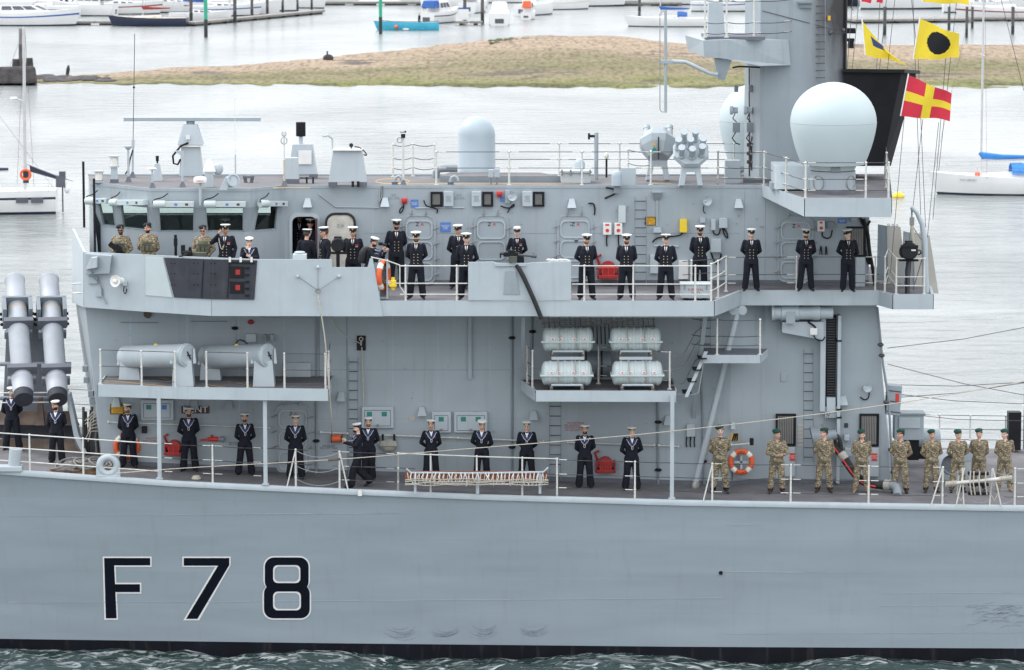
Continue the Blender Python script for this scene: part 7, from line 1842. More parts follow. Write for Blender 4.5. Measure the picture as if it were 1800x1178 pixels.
def drape(bvh,poly_pts,off,tris):
    vs = []
    for x,z in poly_pts:
        hit = bvh.ray_cast(V(x,-1.2,z),V(0,1,0)); vs.append((hit[0]+V(0,-off,0)) if hit[0] is not None and hit[0].y < .05 else V(x,-.13,z))
    return vs,tris
def strip(bvh,pts,w,off,mb,n=8):
    """band of width w draped on the chest along (x,z) points"""
    P2 = []
    for a,b in zip(pts,pts[1:]):
        for i in range(n): P2.append((a[0]+(b[0]-a[0])*i/n,a[1]+(b[1]-a[1])*i/n))
    P2.append(pts[-1]); rows = []
    for i,q in enumerate(P2):
        a,b = P2[max(0,i-1)],P2[min(len(P2)-1,i+1)]; t = Vector((b[0]-a[0],b[1]-a[1])).normalized(); nx,nz = -t.y*w/2,t.x*w/2
        rows.append(drape(bvh,[(q[0]-nx,q[1]-nz),(q[0]+nx,q[1]+nz)],off,[])[0])
    for a,b in zip(rows,rows[1:]): mb.quad(a[0],a[1],b[1],b[0]);
def tri_patch(bvh,w,z0,z1,off,mb,n=8):
    """V-shaped patch: full width at the top z1, point at z0"""
    for i in range(n):
        za,zb = z0+(z1-z0)*i/n,z0+(z1-z0)*(i+1)/n; wa,wb = w*i/n,w*(i+1)/n
        q = drape(bvh,[(-wa,za),(wa,za),(wb,zb),(-wb,zb)],off,[])[0]; mb.quad(*q)
def cap_officer(t,HT,white=True,female=False):
    tilt = HT @ Matrix.Translation((0,.0,1.735)) @ Matrix.Rotation(RAD(6),4,'X')
    o = MB(); o.lathe([(.096,-.025),(.101,.040)],24,tilt @ Matrix.Diagonal((.9,1.06,1,1))); o.build('cap_band','beretnavy',t,smooth=50)
    o = MB()
    if female: o.lathe([(.097,.03),(.112,.045),(.108,.085),(.07,.105),(.01,.11)],24,tilt @ Matrix.Diagonal((.95,1.05,1,1)))
    else: o.lathe([(.099,.034),(.113,.046),(.128,.060),(.129,.067),(.105,.074),(.01,.078)],28,tilt @ Matrix.Translation((0,-.01,0)) @ Matrix.Rotation(RAD(-5),4,'X') @ Matrix.Diagonal((1.0,1.02,1,1)))
    o.build('cap_crown','capwhite',t,smooth=50)
    o = MB(); n = 12; vs = []
    for i in range(n+1):
        a = RAD(-150+120*i/n); vs.append(V(.09*math.cos(a),.10*math.sin(a),-.012)); vs.append(V(.098*math.cos(a),.102*math.sin(a) - .052*math.sin(math.pi*i/n),-.038))
    o.add([tilt @ v for v in vs],[(2*i,2*i+1,2*i+3,2*i+2) for i in range(n)]); o.build('cap_peak','shoeblack',t,smooth=60)
    o = MB(); o.ball((0,-.104,.03),.020,.01,.026,8,6,T=tilt); o.build('cap_badge','gold',t)
def cap_sailor(t,HT):
    tilt = HT @ Matrix.Translation((0,.004,1.738)) @ Matrix.Rotation(RAD(3),4,'X')
    o = MB(); o.lathe([(.092,-.025),(.094,.018)],24,tilt @ Matrix.Diagonal((.92,1.07,1,1))); o.build('cap_ribbon','beretnavy',t,smooth=50)
    o = MB(); o.lathe([(.094,.016),(.108,.022),(.119,.045),(.119,.055),(.105,.062),(.01,.064)],28,tilt); o.build('cap_crown','capwhite',t,smooth=50)
    o = MB(); o.box(-.045,.045,-.106,-.101,-.012,.006,tilt); o.build('cap_tally','gold',t)
def beret(t,HT,m):
    tilt = HT @ Matrix.Translation((0,.01,1.715)) @ Matrix.Rotation(RAD(4),4,'X')
    o = MB(); o.lathe([(.088,-.012),(.09,.012)],24,tilt @ Matrix.Diagonal((.93,1.08,1,1))); o.build('beret_band','beretnavy',t,smooth=50)
    o = MB(); o.lathe([(.089,.008),(.108,.035),(.108,.062),(.085,.088),(.05,.1),(.008,.104)],24,tilt @ Matrix.Translation((-.012,.006,0)) @ Matrix.Rotation(RAD(-9),4,'Y') @ Matrix.Diagonal((.95,1.06,1,1))); o.build('beret_crown',m,t,smooth=60)
    o = MB(); o.ball((.035,-.098,.045),.012,.008,.018,8,6,T=tilt); o.build('beret_badge','gold' if m == 'beretnavy' else 'wire',t)
def make_people():
    hands = [hand_prims(.35),hand_prims(1.0)]
    for hm in hands: remeshed(hm,.0062,1)
    for p in PEOPLE: remeshed(body_mesh(p),VOX,2)
    got = fetch(); HM = got[:2]; BM = got[2:]
    for p,(v,f) in zip(PEOPLE,BM):
        J,kd,HT = p['J'],p['kind'],head_T(p); cen = np.array([v[list(q)].mean(0) for q in f])
        navy = kd in ('officer','sailor'); hem = {'officer': .80,'sailor': .87,'marine': .86,'guard': .86}[kd]
        mats = [p['skin'],'camo' if not navy else 'navycloth','camo' if not navy else 'navytrouser',p.get('boots') or ('shoeblack' if navy or kd == 'guard' else 'bootbrown'),p['beard'] or p['skin'],'camo' if not navy else 'navycloth']
        for o_ in p['opt']:
            if o_.startswith('boots:'): mats[3] = o_[6:]
        mi = np.full(len(f),1)
        dl = np.min([seg_d(cen,J['hip' + n],J['knee' + n],.09,.07) for n in 'LR']+[seg_d(cen,J['knee' + n],J['ank' + n],.07,.07) for n in 'LR'],axis=0)
        da = np.min([seg_d(cen,J['sh' + n],J['el' + n],.07,.055) for n in 'LR']+[seg_d(cen,J['el' + n],J['wr' + n],.055,.04) for n in 'LR'],axis=0)
        mi[(cen[:,2] < hem) & (dl < da)] = 2; mi[cen[:,2] < hem - .12] = 2
        mi[(cen[:,2] < (.075 if navy else .15)) & (np.min([seg_d(cen,J['ank' + n]+V(0,0,.1),J['toe' + n],.1,.05) for n in 'LR'],axis=0) < .05)] = 3
        inv = np.array(HT.inverted()); hc = cen @ inv[:3,:3].T+inv[:3,3]
        hd = (hc[:,2] > 1.515) & (np.abs(hc[:,0]) < .11) & (np.abs(hc[:,1]) < .16) & ~((da < .012) & (hc[:,2] < 1.56)); mi[hd] = 0
        if p['beard']: mi[hd & (hc[:,2] < 1.628) & (hc[:,2] > 1.545) & (hc[:,1] < .01) & ~((hc[:,2] > 1.597) & (hc[:,2] < 1.61) & (np.abs(hc[:,0]) < .025) & (hc[:,1] < -.08))] = 4
        if 'rolled' in p['opt']:
            for n in 'LR': mi[(seg_d(cen,J['el' + n].lerp(J['wr' + n],.22),J['wr' + n],.05,.04) < .012) & (da < .012)] = 0
        V_,F_,Mi = [v],list(f),list(mi); off = len(v)
        for n,e in (('L',1),('R',-1)):
            d,nrm = J['hd' + n]; zax = -d.normalized(); yax = (nrm-zax*nrm.dot(zax)).normalized(); xax = yax.cross(zax)
            hv,hf = HM[1 if p['pose'] in ('rifle','camera','phone','behind','clasp') else 0]; T = np.array([[xax.x,yax.x,zax.x],[xax.y,yax.y,zax.y],[xax.z,yax.z,zax.z]]); w = hv.copy()
            # thumb is on -x of the proto: mirror for the other hand
            if n == 'R': w[:,0] *= -1
            w = w @ T.T+np.array(J['wr' + n]); V_.append(w); F_ += [tuple(i+off for i in (q if n == 'L' else q[::-1])) for q in hf]; Mi += [0]*len(hf); off += len(w)
        me = bpy.data.meshes.new('body'); me.from_pydata(np.concatenate(V_).tolist(),[],F_)
        for m in mats: me.materials.append(M[m])
        me.polygons.foreach_set('material_index',np.array(Mi,dtype=np.int32)); me.polygons.foreach_set('use_smooth',[True]*len(F_)); me.update()
        t = thing('person',p['label'],'person',p['loc'],(0,0,RAD(p['face'])),p['group']); s = p['h']/1.78; t.scale = (s,s,s)
        if p['pose'] == 'camera': t.rotation_euler = (RAD(12),0,RAD(p['face']))
        bo = bpy.data.objects.new('body',me); COL.objects.link(bo); bo.parent = t
        bvh = BVHTree.FromPolygons([Vector(x) for x in v],f)
        # face and hair
        fm = MB();
        for e in (-1,1): fm.mat(0).ball((e*.030,-.083,1.667),.012,.009,.0075,8,6,T=HT); fm.mat(0).box(e*.03 - .017,e*.03 + .017,-.101,-.088,1.686,1.692,HT)
        fm.mat(1).ball((0,-.094,1.603),.022,.008,.006,8,6,T=HT); fm.build('facial_features',['eyedark','lips'],t,kind='stuff')
        hm = MB(); vs,fs,n,k = [],[],20,8
        hm.ball((0,.014,1.692),.083,.098,.098,18,12)
        keep = [i for i,q in enumerate(hm.f) if all((hm.v[j][1] > -.035+max(0,(1.70-hm.v[j][2]))*.75 and hm.v[j][2] > 1.615) for j in q)]
        hm.f = [hm.f[i] for i in keep]; hm.m = [0]*len(hm.f); hm.v = [tuple(HT @ Vector(x)) for x in hm.v]; hm.build('hair',p['hair'],t,smooth=180)
        if 'shades' in p['opt']:
            o = MB()
            for e in (-1,1): o.box(e*.033 - .026,e*.033 + .026,-.112,-.094,1.652,1.682,HT)
            o.box(-.075,.075,-.098,-.09,1.674,1.681,HT); o.build('sunglasses','shoeblack',t)
        if 'glasses' in p['opt']:
            o = MB()
            for e in (-1,1): o.torus((e*.033,-.105,1.667),.021,.003,(0,1,0),12,4)
            o.v = [tuple(HT @ Vector(x)) for x in o.v]; o.build('spectacles','wire',t)
        if 'mask' in p['opt']: o = MB(); o.ball((0,-.06,1.60),.062,.062,.05,14,10,T=HT); o.build('face_mask','beretnavy',t,smooth=60)
        if kd == 'officer' and 'plain' not in p['opt']:
            cap_officer(t,HT,female='female' in p['opt']) if 'nocap' not in p['opt'] else None
            o = MB(); tri_patch(bvh,.062,1.285,1.50,.007,o); o.build('shirt_front','shirtwhite',t)
            o = MB(); strip(bvh,[(0,1.485),(0,1.30)],.026,.013,o); o.build('tie','shoeblack',t)
            o = MB()
            for e in (-1,1): strip(bvh,[(e*.066,1.49),(e*.055,1.40),(e*.008,1.275)],.042,.012,o)
            o.build('lapels','navytrouser',t)
            o = MB()
            for e in (-1,1):
                for z in (1.21,1.13,1.05,.97):
                    q = drape(bvh,[(e*.052,z)],.012,[])[0][0]; o.ball(q,.0115,.006,.0115,8,6)
            o.build('gold_buttons','gold',t,kind='stuff')
            if 'medals' in p['opt']:
                o = MB(); strip(bvh,[(.07,1.32),(.15,1.32)],.035,.014,o); o.build('medal_ribbons','red',t); o = MB()
                for k in range(3): q = drape(bvh,[(.085+k*.025,1.275)],.014,[])[0][0]; o.ball(q,.013,.006,.016,8,6)
                o.build('medals','mirror',t)
            if 'aiguillette' in p['opt']:
                o = MB(); pts = []
                for k in range(13):
                    u = k/12; x = -.17 + .16*u; z = 1.44 - .30*math.sin(math.pi*u*.8); pts.append(drape(bvh,[(x,z)],.02,[])[0][0])
                o.tube(pts,.012,6); o.build('aiguillette','rope',t)
        if kd == 'sailor':
            cap_sailor(t,HT); o = MB(); tri_patch(bvh,.058,1.335,1.50,.006,o); o.build('white_front','shirtwhite',t)
            o = MB()
            for e in (-1,1): strip(bvh,[(e*.125,1.475),(e*.10,1.43),(e*.062,1.36),(e*.004,1.275)],.065,.010,o)
            o.build('blue_collar','collarblue',t)
            o = MB()
            for e in (-1,1): strip(bvh,[(e*.155,1.455),(e*.125,1.41),(e*.085,1.335),(e*.006,1.245)],.010,.016,o)
            o.build('collar_edge','shirtwhite',t)
            o = MB(); pts = []
            for k in range(15):
                a = 2*math.pi*k/15; pts.append(drape(bvh,[(.0 + .022*math.sin(a),1.215 + .045*math.cos(a))],.016,[])[0][0])
            o.tube(pts,.006,5,closed=True); o.build('lanyard','shirtwhite',t)
            o = MB(); ct = V(0, .135, 1.36)                         # collar flap down the back
            vs = []
            for x,z in ((-.15,1.455),(.15,1.455),(.14,1.24),(-.14,1.24)):
                h_ = bvh.ray_cast(V(x,1.2,z),V(0,-1,0)); vs.append((h_[0] if h_[0] is not None else V(x,.12,z))+V(0,.012,0))
            o.add(vs,[(0,1,2,3)]); o.build('collar_flap','collarblue',t)
            if 'medals' in p['opt']: o = MB(); strip(bvh,[(.085,1.32),(.12,1.32)],.03,.014,o); o.build('medal_ribbons','red',t)
        if kd == 'marine':
            beret(t,HT,'beretgreen'); o = MB()
            for e in (-1,1):
                strip(bvh,[(e*.04,1.495),(e*.055,1.45),(e*.02,1.41)],.035,.012,o);
            o.build('collar','camo',t)
            o = MB(); tri_patch(bvh,.035,1.43,1.50,.005,o); o.build('open_neck',p['skin'] if 'tee' not in p['opt'] else 'beretnavy',t)
            for e in (-1,1):
                o = MB(); pts = [(e*.055,1.33),(e*.135,1.33),(e*.135,1.22),(e*.055,1.22)]; f1 = drape(bvh,pts,.016,[])[0]; o.frus([q+V(0,.014,0) for q in f1],f1); o.build('chest_pocket','camo',t)
            o = MB(); f1 = drape(bvh,[(-.012,1.30),(.012,1.30),(.012,1.25),(-.012,1.25)],.016,[])[0]; o.frus([q+V(0,.01,0) for q in f1],f1); o.build('rank_slide','vest',t)
            o = MB(); strip(bvh,[(-.16,.875),(-.08,.875),(0,.875),(.08,.875),(.16,.875)],.045,.012,o,3); o.build('belt','vest',t)
            if 'moustache' in p['opt']: o = MB(); o.ball((0,-.098,1.618),.03,.01,.009,10,6,T=HT); o.build('moustache','hairdark',t)
        if kd == 'guard':
            beret(t,HT,'beretnavy'); o = MB()
            loftz(o,[(1.04,.192,.17,-.01),(1.10,.20,.178,-.01),(1.28,.205,.182,-.01),(1.37,.185,.165,-.005),(1.42,.12,.13,0)],24); o.build('body_armour','vest',t,smooth=60)
            for k in range(3): o = MB(); x = -.12+k*.12; o.box(x - .05,x + .05,-.235,-.17,1.06,1.2); o.build('pouch','vest',t,bevel=.012)
            o = MB(); o.box(-.13,.13,-.212,-.18,1.21,1.235); o.box(-.13,.13,-.212,-.18,1.28,1.30); o.build('webbing','olive',t)
            if p['pose'] == 'rifle':
                T = Matrix.Translation((.02,-.30,1.12)) @ Matrix.Rotation(RAD(38),4,'Y'); o = MB(); o.box(-.34,.10,-.03,.03,-.05,.05,T); o.box(-.34,-.12,-.025,.025,-.09,.04,T); o.box(-.03,.04,-.02,.02,-.2,-.04,T); o.box(-.16,.02,-.02,.02,.06,.10,T); o.tube([T @ V(.1,0,.01),T @ V(.42,0,.01)],.014,8); o.build('rifle','black',t,bevel=.006)
        if p['pose'] == 'phone': o = MB(); o.box(-.045,.045,-.475,-.46,1.32,1.46); o.build('phone','black',t,bevel=.008)
        if p['pose'] == 'camera':
            o = MB(); o.box(-.07,.07,-.24,-.16,1.62,1.71); o.tube([V(0,-.24,1.665),V(0,-.40,1.665)],[.036,.042],16); o.build('camera','black',t,bevel=.01)
            o = MB(); loftz(o,[(1.0,.15,.1,.22),(1.08,.17,.13,.23),(1.3,.17,.13,.23),(1.44,.14,.1,.2),(1.48,.08,.06,.18)],20); o.build('backpack','rubber',t,smooth=60)
def sea_pt(px,py): return PZ(px,py,SEA)
def wdeck(px,py): return PZ(px,py,ZW + .03)
G_OF,G_SA,G_MA = 'officers lining the bridge wing','sailors lining the main deck','marines lining the after deck'
SK = ['skin_a','skin_b','skin_c']
# officers along the wing
person('officer',wdeck(697,503),'officer at the back left of the first closed watertight door, by the bulkhead',h=1.86,stance=.10,skin='skin_b',hair='hairdark',group=G_OF,beard='hairdark')
person('officer',wdeck(732,526),'bearded officer at the wing rail just right of the edge-on lifebuoy',h=1.83,skin='skin_a',beard='hairbrown',group=G_OF)
person('officer',wdeck(806,508),'officer with head turned, half hidden behind another officer by the second door',h=1.78,head=(-35,0),hair='hairdark',skin='skin_b',group=G_OF)
person('officer',wdeck(820,527),'officer at the rail immediately left of the gun screen',h=1.80,stance=.09,skin='skin_c',group=G_OF)
person('officer',wdeck(909,505),'female officer with rounded white hat standing behind the machine gun',h=1.66,skin='skin_c',hair='hairgrey',opt=('female','medals'),group=G_OF)
person('officer',wdeck(1031,527),'bearded officer first right of the gun screen',h=1.77,skin='skin_a',beard='hairfair',hair='hairfair',group=G_OF,build=1.05)
person('officer',wdeck(1101,527),'officer standing in front of the red hose reel on the upper deck',h=1.77,skin='skin_a',beard='hairbrown',group=G_OF)
person('officer',wdeck(1170,527),'officer in spectacles left of the corner with the survival box',h=1.77,head=(8,0),skin='skin_c',opt=('glasses',),group=G_OF)
person('officer',wdeck(1230,510),'bearded officer standing back behind the survival box',h=1.78,stance=.08,skin='skin_b',hair='hairdark',beard='hairdark',group=G_OF)
person('officer',wdeck(1320,512),'officer alone between the rail corner and the last watertight door',h=1.72,skin='skin_c',group=G_OF)
person('officer',wdeck(1416,512),'smiling bearded officer in front of the last watertight door',h=1.72,skin='skin_a',beard='hairbrown',opt=('medals',),group=G_OF)
person('officer',wdeck(1490,513),'aftermost officer on the wing, head turned, by the tall vent',h=1.73,head=(-48,4),stance=.08,skin='skin_c',group=G_OF)
person('officer',wdeck(621,516),'officer behind the crouched photographer, beside the open door',h=1.83,skin='skin_b',opt=('medals',),hair='hairgrey')
person('officer',wdeck(571,518),'officer in profile next to the doorway looking left',face=-62,h=1.85,head=(-15,0),skin='skin_b',hair='hairbrown',pose='sides',stance=.05)
person('officer',wdeck(540,514),'officer with back turned in front of the open doorway',face=160,h=1.74,skin='skin_c',hair='hairbrown',pose='sides',stance=.06)
person('officer',V(X(546,4.3,480),4.3,ZW + .03),'officer inside the doorway facing out',h=1.82,skin='skin_b',pose='sides',stance=.05)
person('officer',V(X(527,4.9,480),4.9,ZW + .15),'officer standing in the dark at the back of doorway',h=1.86,skin='skin_d',pose='sides',stance=.05,hair='hairdark')
person('officer',V(X(398,4.45,470),4.45,ZW + .03),'officer in white cap inside the bridge behind the fourth window',h=1.80,skin='skin_b',pose='sides',stance=.05)
person('sailor',V(X(638,.75,525),.75,ZW + .02),'photographer with black backpack leaning on bulwark, camera to eye',face=66,h=1.70,pose='camera',skin='skin_b',hair='hairdark',beard='hairdark',stance=.08)
# forward wing
def wguard(px,py,Y): q = P(px,py,Y); return V(q.x,Y,q.z)
def headtop(px,py,Y,h): q = P(px,py,Y); return V(q.x,Y,q.z-h*1.035)
person('guard',headtop(212,393,3.1,1.78),'soldier in dark beret and sunglasses holding a rifle on forward wing',h=1.78,pose='rifle',skin='skin_d',hair='hairdark',beard='hairdark',opt=('shades',))
person('guard',headtop(260,390,2.2,1.80),'soldier in dark beret and body armour looking left on forward wing',h=1.80,head=(-35,0),pose='behind',skin='skin_b',hair='hairdark',beard='hairdark')
person('guard',headtop(357,394,1.9,1.76),'soldier in sunglasses behind the forward machine gun',h=1.76,pose='front',skin='skin_b',hair='hairdark',opt=('shades',))
person('officer',headtop(396,392,1.3,1.80),'officer with rope aiguillette raising a hand to his ear on forward wing',h=1.80,pose='salute',skin='skin_d',hair='hairdark',opt=('aiguillette','medals'))
person('sailor',headtop(438,415,1.0,1.60),'small sailor holding a hand to the mouth on the forward wing',h=1.60,pose='face',skin='skin_c',hair='hairbrown',head=(-8,6))
# sailors on the main deck
SA = [(22,792,'foremost sailor at the left edge beside the tilted bollard',dict(skin='skin_c',h=1.80)),(100,815,'bearded sailor in front of the brown breakwater',dict(skin='skin_b',hair='hairdark',beard='hairdark',head=(-38,0),h=1.76)),
      (226,822,'sailor looking left in front of the forward lifebuoy',dict(skin='skin_a',beard='hairfair',hair='hairfair',head=(-48,0),h=1.79)),(333,829,'bearded sailor in front of the name board',dict(skin='skin_b',hair='hairdark',beard='hairdark',h=1.80,head=(6,0))),
      (431,836,'sailor between the two platform pillars nearest the after pillar',dict(skin='skin_a',beard='hairbrown',h=1.74)),(520,842,'sailor in front of the lower watertight door',dict(skin='skin_c',h=1.79,hair='hairfair',head=(4,4),stance=.11)),
      (648,845,'sailor half hidden behind the one holding a phone',dict(skin='skin_a',beard='hairfair',hair='hairfair',h=1.76,stance=.05)),(758,848,'sailor with medal behind the left part of the net cradle',dict(skin='skin_b',h=1.74,opt=('medals',),hair='hairdark')),
      (847,850,'sailor looking down behind the middle of the net cradle',dict(skin='skin_a',h=1.77,head=(18,16))),(926,852,'sailor in spectacles behind the right end of the net cradle',dict(skin='skin_c',h=1.77,opt=('glasses',),head=(-6,0),hair='hairfair')),
      (1028,859,'bearded sailor left of the red hose reel on main deck',dict(skin='skin_b',beard='hairdark',hair='hairdark',h=1.78)),(1110,862,'aftermost sailor, just right of the red hose reel on main deck',dict(skin='skin_c',h=1.77,hair='hairfair'))]
for px,py,lab,kw in SA:
    kw.setdefault('stance',random.Random(px).uniform(.085,.135)); person('sailor',ondeck(px,py,.005),lab,group=G_SA,face=random.Random(px).uniform(-6,6),**kw)
person('sailor',ondeck(629,857,.005),'masked sailor walking left and filming with a phone',face=-68,h=1.77,pose='phone',skin='skin_c',hair='hairdark',opt=('mask',),group=G_SA)
# marines
MA = [(1265,867,'tall clean-shaven marine in green beret beside the sloping strut',dict(h=1.87,skin='skin_c',hair='hairfair',opt=('boots:shoeblack','tee'))),(1365,868,'marine with hands clasped in front of his chest',dict(h=1.78,pose='clasp',skin='skin_b',head=(22,0))),(1448,866,'marine looking left below the bell-mouth at the bulkhead',dict(h=1.79,skin='skin_a',head=(-60,0),opt=('rolled',))),
      (1514,867,'moustached marine in tan boots in front of the hose',dict(h=1.76,skin='skin_a',opt=('rolled','moustache','boots:boottan'))),(1582,867,'marine looking left at the corner of the superstructure',dict(h=1.77,skin='skin_b',head=(-50,0),hair='hairdark',opt=('rolled',))),
      (1637,866,'marine first right of the superstructure corner in dark boots',dict(h=1.75,skin='skin_b',opt=('rolled',),stance=.10)),(1683,866,'smiling marine behind the rail break with the rolled ladder',dict(h=1.75,skin='skin_a',head=(20,0),opt=('boots:shoeblack',),stance=.11)),
      (1720,862,'marine standing directly behind the rolled pilot ladder',dict(h=1.72,skin='skin_a',head=(-15,0),stance=.1)),(1765,864,'aftermost marine in a dark beret and tan boots looking left',dict(h=1.74,skin='skin_c',head=(-35,0),hair='hairdark',opt=('rolled','boots:boottan')))]
for px,py,lab,kw in MA:
    person('marine',ondeck(px,py,.005),lab,group=G_MA,face=random.Random(px).uniform(-6,6),**kw)
person('officer',sea_pt(737,52)+V(0,0,.45),'man in dark clothes standing in the turquoise workboat',h=1.8,face=-60,pose='sides',opt=('plain',),stance=.08)
for px_,lab_ in ((108,'leftmost'),(117,'middle'),(129,'rightmost')):
    person('officer',sea_pt(px_,24)+V(0,0,.6),'dark-clad person on the far pontoon at top left, %s of three' % lab_,h=1.78,face=40,pose='sides',opt=('plain',),stance=.06)
make_people()
# ================================================================== boats, posts and pontoons beyond
mat('gelcoat',(.74,.745,.74),.3,var=.03,scale=.8,dirt=.04)
mat('cream',(.66,.60,.50),.45,var=.05)
mat('navyhull',(.022,.03,.06),.3,var=.15)
mat('coverblue',(.025,.10,.34),.8,var=.12,scale=3,bump=.3)
mat('brightblue',(.04,.21,.55),.8,var=.12,scale=3,bump=.3)
mat('covergrey',(.10,.105,.125),.8,var=.12)
mat('coverred',(.26,.035,.035),.8,var=.12)
mat('cyanpaint',(.06,.42,.58),.5,var=.12,scale=2)
mat('alloy',(.55,.55,.56),.4,metal=.3,var=.08)
mat('pilewood',(.10,.095,.095),.9,var=.25,scale=2,dirt=.3)
mat('pontoon',(.24,.225,.21),.9,var=.2,scale=1.5)
mat('weedstone',(.055,.05,.05),.95,var=.4,scale=2,bump=.6)
mat('postgreen',(.02,.36,.22),.5,var=.1)
mat('postblack',(.03,.035,.033),.7,var=.3)
mat('mutedgreen',(.09,.10,.055),.95,var=.4,scale=2)
def sea(px,py): return PZ(px,py,SEA)
def hull_mesh(t,L,B,fb,m,stripe=None,bottom='navyhull',bowf=1.35,stern=.72,name='hull',trans=.0):
    """loft: bow at +x, waterline z=0"""
    st = 14; mb = MB(); rows = [(-.25,.62),(0,.86),(.10,.90),(.62,.99),(.72,1.0),(1.0,1.0)]; k = len(rows)
    for i in range(st+1):
        u = i/st; x = -L/2+L*u
        hb = B/2*(stern+(1-stern)*math.sin(min(1,u/.45)*math.pi/2)) if u < .45 else B/2*max(.0,1-((u - .45)/.55) ** 2.3)
        sh = fb*(1+(bowf-1)*max(0,(u - .35)/.65) ** 1.6 + .06*(1-u))
        for s in (-1,1):
            for (f,w) in rows:
                z = sh*f if f > 0 else f*1.0
                rake = .11*L*max(0,u - .55)/.45*(f - .4)*.55-trans*L*max(0,.15-u)/.15*f*.3
                mb.v.append((x+rake,s*hb*(w if u < .97 else w),z))
    for i in range(st):
        for s in (0,1):
            for j in range(k-1):
                a = (i*2+s)*k+j; b = ((i+1)*2+s)*k+j
                f = (a,b,b+1,a+1) if s == 0 else (a,a+1,b+1,b)
                mb.f.append(f); mb.m.append({0: 1,1: 1,2: 0,3: 2 if stripe else 0,4: 0}[j])
    for j in range(k-1): mb.f.append((j,j+1,k+j+1,k+j)); mb.m.append(0 if j else 1)
    mb.build(name,[m,bottom,stripe or m],t,smooth=40)
    d = MB();
    for i in range(st+1): a = mb.v[(i*2)*k+k-1]; b = mb.v[(i*2+1)*k+k-1]; d.v += [(a[0],a[1]*.985,a[2] - .03),(b[0],b[1]*.985,b[2] - .03)]
    for i in range(st): d.f.append((2*i,2*i+1,2*i+3,2*i+2)); d.m.append(0)
    return d
def lifelines(t,L,B,fb,h=.55,n=6,m='alloy'):
    mb = MB(); P_ = []
    for s in (-1,1):
        for i in range(n):
            u = i/(n-1); x = -L*.46+L*.88*u; y = s*B*.47*(1-max(0,(u - .5)/.5) ** 2.2*.9); z = fb*(1 + .32*max(0,(u - .35)/.65) ** 1.6); P_.append(V(x,y,z)); mb.tube([(x,y,z),(x,y,z+h)],.015,5)
        for f in (.55,1): mb.tube([q+V(0,0,h*f) for q in P_[-n:]],.009,4)
    mb.tube([P_[n-1]+V(0,0,h),V(L*.5,0,fb*1.38+h),P_[-1]+V(0,0,h)],.014,5); mb.build('guard_wires',m,t,kind='stuff')
def yacht(px,py,L,head,label,hull='gelcoat',stripe='coverblue',cover='coverblue',mast=True,hood=None,mh=None,deck='gelcoat',mastx=.08,bottom='navyhull',group='boats in the marina',lines=True,fbk=1.0,hx=-.13,cv=1.0):
    t = thing('sailing_yacht',label,'boat',sea(px,py),(0,0,RAD(head)),group); B = L*.31; fb = (.09*L + .15)*fbk
    d = hull_mesh(t,L,B,fb,hull,stripe,bottom); d.build('deck',deck,t)
    c = MB(); z0 = fb*.95; A = [V(-L*.16,-B*.26,z0),V(L*.22,-B*.2,z0 + .05),V(L*.22,B*.2,z0 + .05),V(-L*.16,B*.26,z0)]; T = [V(-L*.15,-B*.22,z0 + .48),V(L*.17,-B*.14,z0 + .30),V(L*.17,B*.14,z0 + .30),V(-L*.15,B*.22,z0 + .48)]; c.frus(A,T); c.build('cabin',deck,t,bevel=.05)
    for s in (-1,1):
        for k in range(3):
            u = .15+k*.27; a = A[0].lerp(A[1],u); b = A[0].lerp(A[1],u + .17); ta = T[0].lerp(T[1],u); tb = T[0].lerp(T[1],u + .17); q = [a.lerp(ta,.35),b.lerp(tb,.35),b.lerp(tb,.78),a.lerp(ta,.78)]; w = MB(); f = [V(v.x,s*(abs(v.y) + .012),v.z)*1 for v in q]; w.add(f,[(0,1,2,3)]); w.build('cabin_window','boatglass' if False else 'covergrey',t)
    if mast:
        mx = L*mastx; H = mh or L*1.25; mb = MB(); mb.tube([(mx,0,z0),(mx,0,H)],[.085,.06],10); mb.build('mast','alloy',t,smooth=60)
        bl = L*.36; mb = MB(); mb.tube([(mx,0,z0+1.15),(mx-bl,0,z0+1.3)],.06,8); mb.build('boom','alloy',t)
        if cover: mb = MB(); mb.tube([(mx + .12,0,z0+1.7),(mx - .1,0,z0+1.5),(mx-bl*.35,0,z0+1.42),(mx-bl,0,z0+1.42)],[.12*cv,.26*cv,.18*cv,.09*cv],12); mb.build('sail_cover',cover,t,smooth=60)
        mb = MB()
        for e in ((L*.5,0,fb*1.35),(-L*.49,0,fb),(mx - .2,B*.47,fb),(mx - .2,-B*.47,fb)): mb.tube([(mx,0,H*.97),e],.010,4)
        mb.build('rigging','wire',t,kind='stuff')
        mb = MB(); mb.tube([(mx,-B*.28,H*.55),(mx,B*.28,H*.55)],.03,6); mb.build('spreader','alloy',t)
    if hood:
        mb = MB(); n = 10
        vs = []
        for i in range(n+1):
            a = math.pi*i/n
            for x,k in ((L*hx,1.0),(L*(hx - .06),1.05),(L*(hx - .125),.85)): vs.append(V(x,math.cos(a)*B*.28*k,z0 + .3+math.sin(a)*.7*k))
        mb.add(vs,[(3*i+j,3*i+3+j,3*i+4+j,3*i+1+j) for i in range(n) for j in range(2)]); mb.build('spray_hood',hood,t,smooth=60)
    if lines: lifelines(t,L,B,fb)
    return t,L,B,fb
